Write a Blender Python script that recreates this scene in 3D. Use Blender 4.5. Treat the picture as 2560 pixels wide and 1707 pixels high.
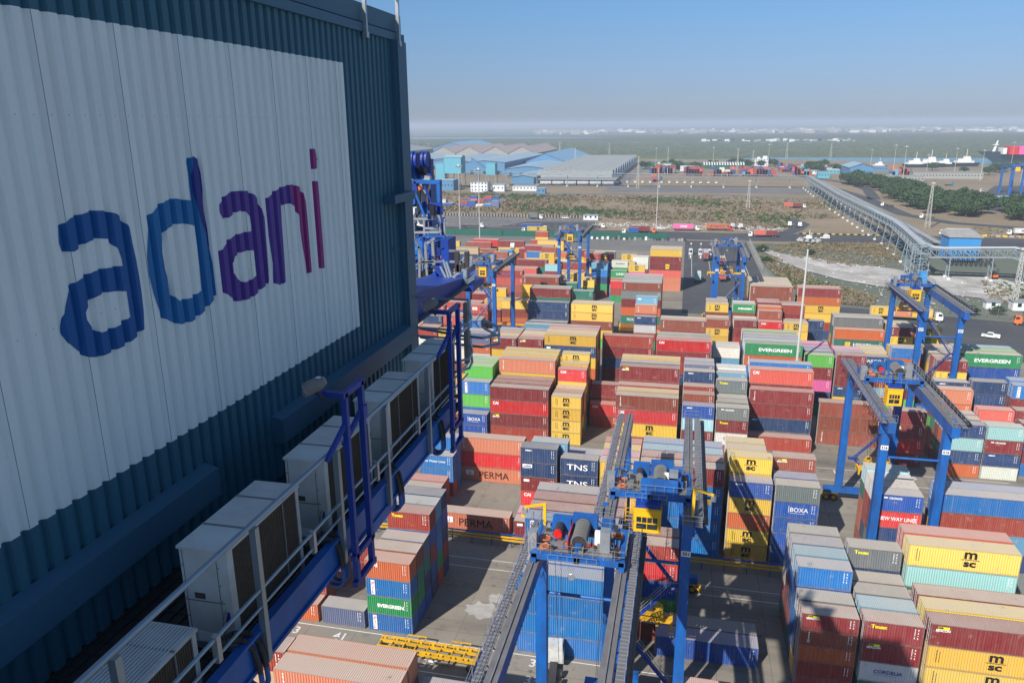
import bpy, bmesh, math, random
import numpy as np
from mathutils import Vector, Matrix
random.seed(11)
for o in list(bpy.data.objects): bpy.data.objects.remove(o, do_unlink=True)
scene = bpy.context.scene
COL = scene.collection
R = math.radians
PI = math.pi
# ------------------------------------------------------------------ camera
CAMZ = 63.478
cam = bpy.data.cameras.new('camera')
cam.sensor_width = 36.0
cam.lens = 26.70
cam.clip_start = 0.1
cam.clip_end = 60000
camo = bpy.data.objects.new('camera', cam)
COL.objects.link(camo)
pitch, yaw, roll = 0.2785, 0.2243, -0.0089
fwd = Vector((-math.sin(yaw)*math.cos(pitch), math.cos(yaw)*math.cos(pitch), -math.sin(pitch)))
rt = Vector((math.cos(yaw), math.sin(yaw), 0)); up = rt.cross(fwd)
r2 = rt*math.cos(roll) + up*math.sin(roll); u2 = -rt*math.sin(roll) + up*math.cos(roll)
camo.matrix_world = Matrix(((r2.x, u2.x, -fwd.x, 0), (r2.y, u2.y, -fwd.y, 0), (r2.z, u2.z, -fwd.z, CAMZ), (0, 0, 0, 1)))
scene.camera = camo
# ------------------------------------------------------------------ sky, sun, exposure
SUN_EL = 39.0
SUN_AZ = math.atan2(-0.446, -0.895)          # towards the sun, measured from +Y clockwise (x, y)
w = bpy.data.worlds.new('World'); scene.world = w; w.use_nodes = True
nt = w.node_tree; bg = nt.nodes['Background']
sky = nt.nodes.new('ShaderNodeTexSky'); sky.sky_type = 'NISHITA'; sky.sun_disc = False
sky.sun_elevation = R(SUN_EL); sky.sun_rotation = SUN_AZ % (2*PI)
sky.altitude = 50; sky.air_density = 1.0; sky.dust_density = 0.4; sky.ozone_density = 3.0
tcw = nt.nodes.new('ShaderNodeTexCoord'); sep = nt.nodes.new('ShaderNodeSeparateXYZ'); nt.links.new(tcw.outputs['Generated'], sep.inputs[0])
rw = nt.nodes.new('ShaderNodeValToRGB'); nt.links.new(sep.outputs['Z'], rw.inputs[0])
for _ in range(3): rw.color_ramp.elements.new(0.5)
for e, (p, c) in zip(rw.color_ramp.elements, [(0.0, (0.41, 0.49, 0.78)), (0.04, (0.42, 0.50, 0.77)), (0.09, (0.47, 0.58, 0.79)), (0.15, (0.50, 0.69, 0.88)), (0.38, (1, 1, 1))]):
    e.position = p; e.color = (*c, 1)
mw = nt.nodes.new('ShaderNodeMix'); mw.data_type = 'RGBA'; mw.blend_type = 'MULTIPLY'; mw.inputs[0].default_value = 1.0
nt.links.new(sky.outputs[0], mw.inputs[6]); nt.links.new(rw.outputs[0], mw.inputs[7])
nt.links.new(mw.outputs[2], bg.inputs[0]); bg.inputs[1].default_value = 0.093
sl = bpy.data.lights.new('sun', 'SUN'); sl.energy = 5.0; sl.angle = R(0.5); sl.color = (1.0, 0.94, 0.85)
so = bpy.data.objects.new('sun', sl); COL.objects.link(so)
ce = math.cos(R(SUN_EL))
tosun = Vector((-0.446*ce, -0.895*ce, math.sin(R(SUN_EL)))).normalized()
so.rotation_euler = tosun.to_track_quat('Z', 'Y').to_euler(); so.location = (-60, -120, 120)
vs = scene.view_settings
vs.view_transform = 'Standard'; vs.look = 'None'; vs.gamma = 1; vs.use_curve_mapping = False; vs.exposure = 0.34

# ------------------------------------------------------------------ materials
def lin(c):
    return tuple(((v/255)/12.92 if v/255 <= 0.04045 else ((v/255+0.055)/1.055)**2.4) for v in c)
def N(nt, kind, **kw):
    n = nt.nodes.new(kind)
    for k, v in kw.items():
        if k in n.inputs: n.inputs[k].default_value = v
        else: setattr(n, k, v)
    return n
def mixc(nt, fac, a, b, blend='MIX'):
    m = nt.nodes.new('ShaderNodeMix'); m.data_type = 'RGBA'; m.blend_type = blend
    def put(sock, v):
        if hasattr(v, 'is_output'): nt.links.new(v, sock)
        elif isinstance(v, (int, float)): sock.default_value = v
        else: sock.default_value = (*v, 1) if len(v) == 3 else v
    put(m.inputs[0], fac); put(m.inputs[6], a); put(m.inputs[7], b)
    return m.outputs[2]
def ramp(nt, src, stops):
    r = nt.nodes.new('ShaderNodeValToRGB'); nt.links.new(src, r.inputs[0])
    el = r.color_ramp.elements
    while len(el) < len(stops): el.new(0.5)
    for e, (p, c) in zip(el, stops):
        e.position = p; e.color = (*c, 1) if not isinstance(c, (int, float)) else (c, c, c, 1)
    return r.outputs[0]
def noise(nt, coord, scale, detail=3, rough=0.55, mapscale=None):
    if mapscale:
        mp = nt.nodes.new('ShaderNodeMapping'); mp.inputs['Scale'].default_value = mapscale
        nt.links.new(coord, mp.inputs[0]); coord = mp.outputs[0]
    n = N(nt, 'ShaderNodeTexNoise', Scale=scale, Detail=detail, Roughness=rough)
    nt.links.new(coord, n.inputs['Vector']); return n.outputs[0]
MAT = {}
def base(name, rough=0.6, metal=0.0, spec=0.4):
    m = bpy.data.materials.new(name); m.use_nodes = True
    b = m.node_tree.nodes['Principled BSDF']
    b.inputs['Roughness'].default_value = rough; b.inputs['Metallic'].default_value = metal
    b.inputs['Specular IOR Level'].default_value = spec
    MAT[name] = m
    return m, m.node_tree, b
def paint(name, col, rough=0.5, var=0.25, scale=2.0, dirt=None, dirtamt=0.0, metal=0.0, spec=0.4, stretch=None, bump=0.0):
    m, nt, b = base(name, rough, metal, spec)
    tc = nt.nodes.new('ShaderNodeTexCoord')
    n = noise(nt, tc.outputs['Object'], scale, 4, 0.6, stretch)
    c = mixc(nt, n, tuple(v*(1-var) for v in col), tuple(min(1, v*(1+var)) for v in col))
    if dirt:
        n2 = noise(nt, tc.outputs['Object'], scale*0.37+0.3, 5, 0.65, stretch)
        f = ramp(nt, n2, [(0.5-dirtamt*0.3, 0.0), (0.72, dirtamt)])
        c = mixc(nt, f, c, dirt)
    nt.links.new(c, b.inputs['Base Color'])
    if bump:
        bp = N(nt, 'ShaderNodeBump', Strength=bump); nt.links.new(n, bp.inputs['Height']); nt.links.new(bp.outputs[0], b.inputs['Normal'])
    return m
RUST = (0.10, 0.045, 0.02)
paint('crane_blue', (0.004, 0.140, 0.52), 0.45, 0.16, 0.6, (0.03, 0.035, 0.07), 0.75, stretch=(1.5, 1.5, 0.4))
paint('crane_navy', (0.008, 0.045, 0.30), 0.45, 0.12, 1.2, (0.02, 0.02, 0.05), 0.4)
paint('house_blue', (0.030, 0.135, 0.20), 0.55, 0.06, 0.7, (0.04, 0.09, 0.12), 0.35)
paint('house_trim', (0.045, 0.13, 0.20), 0.5, 0.05, 0.7)
paint('panel_white', (0.84, 0.90, 0.88), 0.5, 0.04, 0.9, (0.62, 0.66, 0.64), 0.4, stretch=(1, 5, 0.45))
paint('logo_blue', (0.0, 0.10, 0.34), 0.5, 0.05)
paint('logo_sky', (0.0, 0.155, 0.42), 0.5, 0.05)
paint('logo_navy', (0.008, 0.02, 0.24), 0.5, 0.05)
paint('logo_violet', (0.085, 0.035, 0.30), 0.5, 0.05)
paint('logo_magenta', (0.27, 0.01, 0.19), 0.5, 0.05)
paint('galvanised', (0.42, 0.44, 0.46), 0.35, 0.15, 3, (0.25, 0.24, 0.22), 0.4, metal=0.55)
paint('rail_steel', (0.30, 0.37, 0.43), 0.32, 0.10, 3, (0.2, 0.2, 0.2), 0.3, metal=0.6)
paint('steel_grey', (0.20, 0.205, 0.21), 0.5, 0.2, 2, (0.10, 0.08, 0.06), 0.5)
paint('walkway_grey', (0.16, 0.16, 0.175), 0.7, 0.15, 0.8, (0.07, 0.06, 0.06), 0.5)
paint('ac_white', (0.66, 0.70, 0.69), 0.5, 0.06, 1.5, (0.26, 0.24, 0.20), 0.65)
paint('ac_coil', (0.085, 0.068, 0.050), 0.8, 0.3, 8)
paint('grating', (0.035, 0.038, 0.04), 0.8, 0.3, 6)
paint('rubber', (0.018, 0.018, 0.02), 0.7, 0.3, 3, (0.10, 0.09, 0.08), 0.5)
paint('dark_steel', (0.035, 0.036, 0.04), 0.5, 0.3, 3, RUST, 0.3)
paint('black_paint', (0.012, 0.012, 0.013), 0.5, 0.2, 3)
paint('yellow_steel', (0.70, 0.40, 0.015), 0.45, 0.12, 1.5, (0.20, 0.12, 0.03), 0.5)
paint('yellow_cab', (0.86, 0.47, 0.01), 0.4, 0.05, 1.0, (0.4, 0.25, 0.06), 0.15)
paint('red_paint', (0.60, 0.015, 0.015), 0.4, 0.1, 2)
paint('orange_paint', (0.75, 0.16, 0.03), 0.45, 0.1, 2)
paint('pink_paint', (0.75, 0.10, 0.33), 0.5, 0.06, 1)
paint('white_paint', (0.78, 0.78, 0.76), 0.4, 0.05, 2, (0.4, 0.37, 0.32), 0.35)
paint('marking_white', (0.72, 0.72, 0.70), 0.7, 0.05, 3, (0.35, 0.33, 0.30), 0.5)
paint('marking_yellow', (0.65, 0.47, 0.05), 0.7, 0.1, 3, (0.3, 0.25, 0.1), 0.5)
paint('letter_white', (0.80, 0.80, 0.78), 0.6, 0.04, 3)
paint('letter_black', (0.012, 0.012, 0.012), 0.6, 0.1, 3)
paint('letter_yellow', (0.85, 0.75, 0.02), 0.6, 0.05, 3)
paint('letter_blue', (0.02, 0.05, 0.25), 0.6, 0.05, 3)
paint('lock_bar', (0.52, 0.53, 0.55), 0.5, 0.15, 4)
paint('headlamp', (0.7, 0.7, 0.66), 0.2, 0.05, 3)
m_, nt_, b_ = base('glass_dark', 0.08, 0.0, 0.8); b_.inputs['Base Color'].default_value = (0.015, 0.03, 0.035, 1)

def container_mat(name, roof):
    m, nt, b = base(name, 0.55 if not roof else 0.75, 0, 0.35)
    oi = nt.nodes.new('ShaderNodeObjectInfo'); tc = nt.nodes.new('ShaderNodeTexCoord')
    ad = nt.nodes.new('ShaderNodeVectorMath'); ad.operation = 'ADD'
    ml = nt.nodes.new('ShaderNodeMath'); ml.operation = 'MULTIPLY'; ml.inputs[1].default_value = 90
    nt.links.new(oi.outputs['Random'], ml.inputs[0])
    nt.links.new(tc.outputs['Object'], ad.inputs[0]); nt.links.new(ml.outputs[0], ad.inputs[1])
    return m, nt, b, oi.outputs['Color'], ad.outputs[0], oi.outputs['Random']
def wall_shade(nt, b, col, P):
    n1 = noise(nt, P, 0.7, 4, 0.6)
    c = mixc(nt, ramp(nt, n1, [(0.3, 0.0), (0.8, 0.13)]), col, (0.36, 0.30, 0.26))           # chalky fading
    n2 = noise(nt, P, 1.6, 5, 0.75, (3.2, 3.2, 0.30))
    c = mixc(nt, ramp(nt, n2, [(0.60, 0.0), (0.76, 0.60)]), c, (0.065, 0.038, 0.026))          # rust and runs
    n3 = noise(nt, P, 1.1, 1, 0.3, (1.0, 1.0, 1.6))
    c = mixc(nt, ramp(nt, n3, [(0.715, 0.0), (0.720, 0.22)]), c, (0.42, 0.36, 0.33))           # repaired patches
    n5 = noise(nt, P, 9.0, 3, 0.7)
    c = mixc(nt, ramp(nt, n5, [(0.66, 0.0), (0.76, 0.40)]), c, (0.05, 0.03, 0.022))            # scuffs and chips
    n6 = noise(nt, P, 0.9, 2, 0.5, (6.0, 6.0, 0.12))
    c = mixc(nt, ramp(nt, n6, [(0.50, 0.0), (0.78, 0.15)]), c, (0.50, 0.45, 0.40))             # washed streaks
    nt.links.new(c, b.inputs['Base Color'])
def roof_shade(nt, b, col, P, rnd):
    dust = mixc(nt, 0.5, (0.47, 0.42, 0.36), (0.47, 0.42, 0.36))
    n1 = noise(nt, P, 0.35, 4, 0.6)
    fr = nt.nodes.new('ShaderNodeMath'); fr.operation = 'MULTIPLY_ADD'; nt.links.new(rnd, fr.inputs[0]); fr.inputs[1].default_value = 0.36; fr.inputs[2].default_value = 0.36
    f2 = nt.nodes.new('ShaderNodeMath'); f2.operation = 'MULTIPLY_ADD'; nt.links.new(n1, f2.inputs[0]); f2.inputs[1].default_value = 0.35; nt.links.new(fr.outputs[0], f2.inputs[2]); f2.use_clamp = True
    c = mixc(nt, f2.outputs[0], col, dust)
    n2 = noise(nt, P, 0.55, 6, 0.75)
    c = mixc(nt, ramp(nt, n2, [(0.62, 0.0), (0.72, 0.75)]), c, (0.085, 0.065, 0.045))          # puddle stains
    n3 = noise(nt, P, 2.2, 2, 0.5, (3.0, 0.25, 1))
    c = mixc(nt, ramp(nt, n3, [(0.55, 0.0), (0.8, 0.25)]), c, (0.5, 0.47, 0.43))               # streaks across
    nt.links.new(c, b.inputs['Base Color'])
m, nt, b, c_, P_, r_ = container_mat('container_paint', False); wall_shade(nt, b, c_, P_)
m, nt, b, c_, P_, r_ = container_mat('container_edge', False)
ce_ = mixc(nt, 0.45, c_, (0.16, 0.13, 0.11)); nt.links.new(mixc(nt, ramp(nt, noise(nt, P_, 1.4, 4, 0.7), [(0.45, 0.0), (0.7, 0.6)]), ce_, (0.30, 0.24, 0.19)), b.inputs['Base Color'])
m, nt, b, c_, P_, r_ = container_mat('container_roof', True); roof_shade(nt, b, c_, P_, r_)
def attr_mat(name, roof):
    m, nt, b = base(name, 0.6 if not roof else 0.75, 0, 0.35)
    at = nt.nodes.new('ShaderNodeAttribute'); at.attribute_name = 'paint'
    tc = nt.nodes.new('ShaderNodeTexCoord')
    if roof:
        nn = noise(nt, tc.outputs['Object'], 0.13, 1, 0.5)
        roof_shade(nt, b, at.outputs['Color'], tc.outputs['Object'], nn)
    else: wall_shade(nt, b, at.outputs['Color'], tc.outputs['Object'])
attr_mat('stack_paint', False); attr_mat('stack_roof', True)

# ------------------------------------------------------------------ mesh helpers
class MB:
    def __init__(s): s.v = []; s.f = []; s.mi = []; s.mats = []; s.cur = 0; s.c = []
    def m(s, name):
        if name not in s.mats: s.mats.append(name)
        s.cur = s.mats.index(name); return s
    def poly(s, pts):
        k = len(s.v); s.v.extend([tuple(p) for p in pts]); s.f.append(tuple(range(k, k+len(pts)))); s.mi.append(s.cur); return s
    def box(s, x0, y0, z0, x1, y1, z1):
        k = len(s.v)
        s.v.extend([(x0,y0,z0),(x1,y0,z0),(x1,y1,z0),(x0,y1,z0),(x0,y0,z1),(x1,y0,z1),(x1,y1,z1),(x0,y1,z1)])
        for q in ((0,3,2,1),(4,5,6,7),(0,1,5,4),(1,2,6,5),(2,3,7,6),(3,0,4,7)):
            s.f.append(tuple(k+i for i in q)); s.mi.append(s.cur)
        return s
    def cbox(s, cx, cy, z0, dx, dy, dz): return s.box(cx-dx/2, cy-dy/2, z0, cx+dx/2, cy+dy/2, z0+dz)
    def hexa(s, lo, hi):
        k = len(s.v); s.v.extend([tuple(p) for p in lo]+[tuple(p) for p in hi])
        for q in ((0,3,2,1),(4,5,6,7),(0,1,5,4),(1,2,6,5),(2,3,7,6),(3,0,4,7)):
            s.f.append(tuple(k+i for i in q)); s.mi.append(s.cur)
        return s
    def bar(s, a, b, t=0.05, t2=None, n=4):
        a = Vector(a); b = Vector(b); d = b-a
        if d.length < 1e-6: return s
        d.normalize()
        h = Vector((0,0,1)) if abs(d.z) < 0.95 else Vector((0,1,0))
        x = d.cross(h).normalized(); y = x.cross(d)
        t2 = t if t2 is None else t2
        k = len(s.v)
        for P in (a, b):
            for i in range(n):
                an = 2*PI*(i+0.5)/n; rr = 1.41421 if n == 4 else 1
                q = P + x*math.cos(an)*t/2*rr + y*math.sin(an)*t2/2*rr
                s.v.append(tuple(q))
        for i in range(n):
            j = (i+1) % n
            s.f.append((k+i, k+j, k+n+j, k+n+i)); s.mi.append(s.cur)
        s.f.append(tuple(k+i for i in reversed(range(n)))); s.mi.append(s.cur)
        s.f.append(tuple(k+n+i for i in range(n))); s.mi.append(s.cur)
        return s
    def tube(s, a, b, r, n=10): return s.bar(a, b, 2*r, 2*r, n)
    def path(s, pts, r, n=8):
        for a, b in zip(pts[:-1], pts[1:]): s.bar(a, b, 2*r, 2*r, n)
        return s
    def cone(s, a, b, ra, rb, n=12):
        a = Vector(a); b = Vector(b); d = (b-a).normalized()
        h = Vector((0,0,1)) if abs(d.z) < 0.95 else Vector((0,1,0))
        x = d.cross(h).normalized(); y = x.cross(d); k = len(s.v)
        for P, r in ((a, ra), (b, rb)):
            for i in range(n):
                an = 2*PI*i/n; s.v.append(tuple(P + x*math.cos(an)*r + y*math.sin(an)*r))
        for i in range(n):
            j = (i+1) % n; s.f.append((k+i, k+j, k+n+j, k+n+i)); s.mi.append(s.cur)
        s.f.append(tuple(k+i for i in reversed(range(n)))); s.mi.append(s.cur)
        s.f.append(tuple(k+n+i for i in range(n))); s.mi.append(s.cur)
        return s
    def ring(s, c, R_, r, axis='y', n=16):
        pts = []
        for i in range(n+1):
            a = 2*PI*i/n
            p = (c[0]+R_*math.cos(a), c[1], c[2]+R_*math.sin(a)) if axis == 'y' else ((c[0], c[1]+R_*math.cos(a), c[2]+R_*math.sin(a)) if axis == 'x' else (c[0]+R_*math.cos(a), c[1]+R_*math.sin(a), c[2]))
            pts.append(p)
        return s.path(pts, r, 5)
    def mesh(s, name):
        me = bpy.data.meshes.new(name); me.from_pydata(s.v, [], s.f)
        for mn in s.mats: me.materials.append(MAT[mn])
        me.polygons.foreach_set('material_index', s.mi); me.update()
        return me
    def build(s, name, parent=None, loc=None, smooth=False):
        me = s.mesh(name); o = bpy.data.objects.new(name, me); COL.objects.link(o)
        if parent: o.parent = parent
        if loc: o.location = loc
        if smooth:
            me.polygons.foreach_set('use_smooth', [True]*len(me.polygons))
        return o
def mbm(mat): return MB().m(mat)
def tag(o, label=None, cat=None, group=None, kind=None):
    if label: o['label'] = label
    if cat: o['category'] = cat
    if group: o['group'] = group
    if kind: o['kind'] = kind
    return o
def empty(name, loc=(0,0,0), rz=0, label=None, cat=None, group=None):
    o = bpy.data.objects.new(name, None); COL.objects.link(o); o.location = loc; o.rotation_euler = (0,0,rz); o.empty_display_size = 0.5
    return tag(o, label, cat, group)
def place(name, me, parent, loc=(0,0,0), rz=0):
    o = bpy.data.objects.new(name, me); COL.objects.link(o); o.parent = parent; o.location = loc; o.rotation_euler = (0,0,rz); return o
def copy_tree(o, parent=None):
    c = o.copy(); COL.objects.link(c); c.parent = parent
    for ch in list(o.children): copy_tree(ch, c)
    return c
_TC = {}
def text_mesh(txt, size, mat, vertical=False, bold=0.0, width=None, key=None, shear=0.0):
    """flat lettering lying in the local x-z plane, facing -y, centred at the origin"""
    k = (txt, size, mat, vertical, bold, width, shear)
    if k in _TC: return _TC[k]
    if vertical: body = '\n'.join(txt)
    else: body = txt
    cu = bpy.data.curves.new('t', 'FONT'); cu.body = body; cu.size = size; cu.offset = bold; cu.align_x = 'CENTER'; cu.align_y = 'CENTER'; cu.shear = shear
    cu.resolution_u = 3
    if vertical: cu.space_line = 0.80
    ob = bpy.data.objects.new('t', cu); COL.objects.link(ob)
    dg = bpy.context.evaluated_depsgraph_get(); dg.update()
    me = bpy.data.meshes.new_from_object(ob.evaluated_get(dg))
    bpy.data.objects.remove(ob, do_unlink=True); bpy.data.curves.remove(cu)
    xs = [v.co.x for v in me.vertices]; w0 = max(xs)-min(xs)
    sx = width/w0 if width else 1
    cx = (max(xs)+min(xs))/2; ys = [v.co.y for v in me.vertices]; cy = (max(ys)+min(ys))/2
    for v in me.vertices: v.co = Vector(((v.co.x-cx)*sx, 0, v.co.y-cy))
    me.materials.clear(); me.materials.append(MAT[mat]); me.name = 'lettering'
    _TC[k] = me
    return me
def join_meshes(parts, name):
    """parts: list of (mesh, offset) -> one mesh"""
    v = []; f = []; mi = []; mats = []
    for me, (ox, oy, oz) in parts:
        k = len(v); v += [(p.co.x+ox, p.co.y+oy, p.co.z+oz) for p in me.vertices]
        for p in me.polygons:
            f.append(tuple(k+i for i in p.vertices)); mt = me.materials[p.material_index]
            if mt not in mats: mats.append(mt)
            mi.append(mats.index(mt))
    out = bpy.data.meshes.new(name); out.from_pydata(v, [], f)
    for mt in mats: out.materials.append(mt)
    out.polygons.foreach_set('material_index', mi); out.update(); return out

LOGO = {
'a1':[[(6.25,62.53),(6.43,62.62),(6.58,62.64),(6.74,62.66),(6.91,62.64),(7.07,62.59),(7.16,62.52),(7.23,62.43),(7.24,62.25),(7.26,62.07),(7.27,61.87),(7.27,61.67),(7.26,61.47),(7.23,61.27),(7.11,61.22),(6.93,61.17),(6.72,61.16),(6.52,61.15),(6.36,61.2),(6.24,61.3),(6.14,61.41),(6.11,61.53),(6.13,61.67),(6.18,61.79),(6.25,61.92),(6.34,61.98),(6.48,62.02),(6.63,62.05),(6.78,62.05),(6.96,62.04),(7.04,62.03),(7.04,62.11),(7.01,62.22),(6.95,62.3),(6.88,62.35),(6.76,62.37),(6.63,62.36),(6.55,62.34),(6.41,62.29),(6.25,62.31),(6.23,62.4)],[(7.04,61.75),(7.04,61.46),(6.87,61.41),(6.74,61.4),(6.59,61.4),(6.47,61.49),(6.42,61.58),(6.42,61.66),(6.48,61.73),(6.57,61.78),(6.7,61.8),(6.85,61.79)]],
'd':[[(8.36,63.08),(8.51,63.13),(8.66,63.06),(8.67,62.92),(8.67,62.73),(8.66,62.48),(8.67,62.23),(8.67,61.97),(8.68,61.77),(8.68,61.51),(8.68,61.35),(8.49,61.26),(8.31,61.19),(8.1,61.14),(7.88,61.16),(7.71,61.23),(7.55,61.34),(7.5,61.49),(7.46,61.65),(7.43,61.86),(7.44,62.06),(7.5,62.28),(7.56,62.49),(7.72,62.59),(7.9,62.65),(8.07,62.66),(8.23,62.63),(8.36,62.61),(8.36,62.78),(8.37,62.94)],[(8.37,62.3),(8.38,62.1),(8.37,61.83),(8.35,61.48),(8.16,61.43),(7.9,61.45),(7.81,61.54),(7.76,61.67),(7.72,61.86),(7.71,62.07),(7.73,62.2),(7.86,62.33),(8.02,62.36),(8.19,62.35)]],
'dd':[[(8.51,63.13),(8.66,63.06),(8.67,62.92),(8.67,62.73),(8.66,62.48),(8.67,62.23),(8.67,61.99),(8.6,62.15),(8.52,62.33),(8.48,62.5),(8.46,62.69),(8.46,62.9)]],
'a2':[[(9.04,62.56),(9.18,62.63),(9.36,62.64),(9.63,62.62),(9.81,62.55),(9.93,62.43),(10.01,62.21),(10.0,61.96),(9.99,61.7),(9.98,61.45),(9.96,61.25),(9.76,61.21),(9.51,61.14),(9.31,61.14),(9.1,61.17),(8.94,61.28),(8.85,61.36),(8.84,61.54),(8.84,61.74),(8.86,61.89),(9.0,61.98),(9.17,62.05),(9.41,62.07),(9.63,62.06),(9.64,62.13),(9.63,62.27),(9.55,62.34),(9.41,62.37),(9.25,62.35),(9.14,62.31),(8.99,62.31),(8.93,62.4),(8.94,62.5)],[(9.65,61.79),(9.67,61.6),(9.65,61.43),(9.5,61.38),(9.34,61.39),(9.18,61.46),(9.11,61.56),(9.11,61.7),(9.17,61.78),(9.31,61.81),(9.47,61.81)]],
'n':[[(10.15,62.47),(10.35,62.55),(10.61,62.6),(10.81,62.61),(10.87,62.45),(10.91,62.28),(10.8,62.33),(10.63,62.34),(10.5,62.31),(10.48,62.06),(10.47,61.73),(10.46,61.46),(10.44,61.17),(10.3,61.15),(10.15,61.21),(10.16,61.51),(10.15,61.91),(10.15,62.23)]],
'n2':[[(10.81,62.61),(10.92,62.61),(11.12,62.56),(11.24,62.45),(11.29,62.31),(11.3,62.03),(11.3,61.75),(11.3,61.46),(11.3,61.17),(11.12,61.16),(11.11,61.35),(11.06,61.64),(11.03,61.89),(11.04,62.11),(10.96,62.26),(10.91,62.28),(10.87,62.45)]],
'i':[[(11.6,62.61),(11.76,62.6),(11.77,62.23),(11.78,61.79),(11.77,61.42),(11.76,61.15),(11.61,61.17),(11.6,61.56),(11.6,61.99),(11.58,62.35)]],
'dot':[[(11.61,63.12),(11.74,63.12),(11.76,63.05),(11.86,62.95),(11.78,62.87),(11.75,62.8),(11.61,62.8),(11.58,62.88),(11.54,62.95),(11.61,63.05)]],
}

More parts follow.
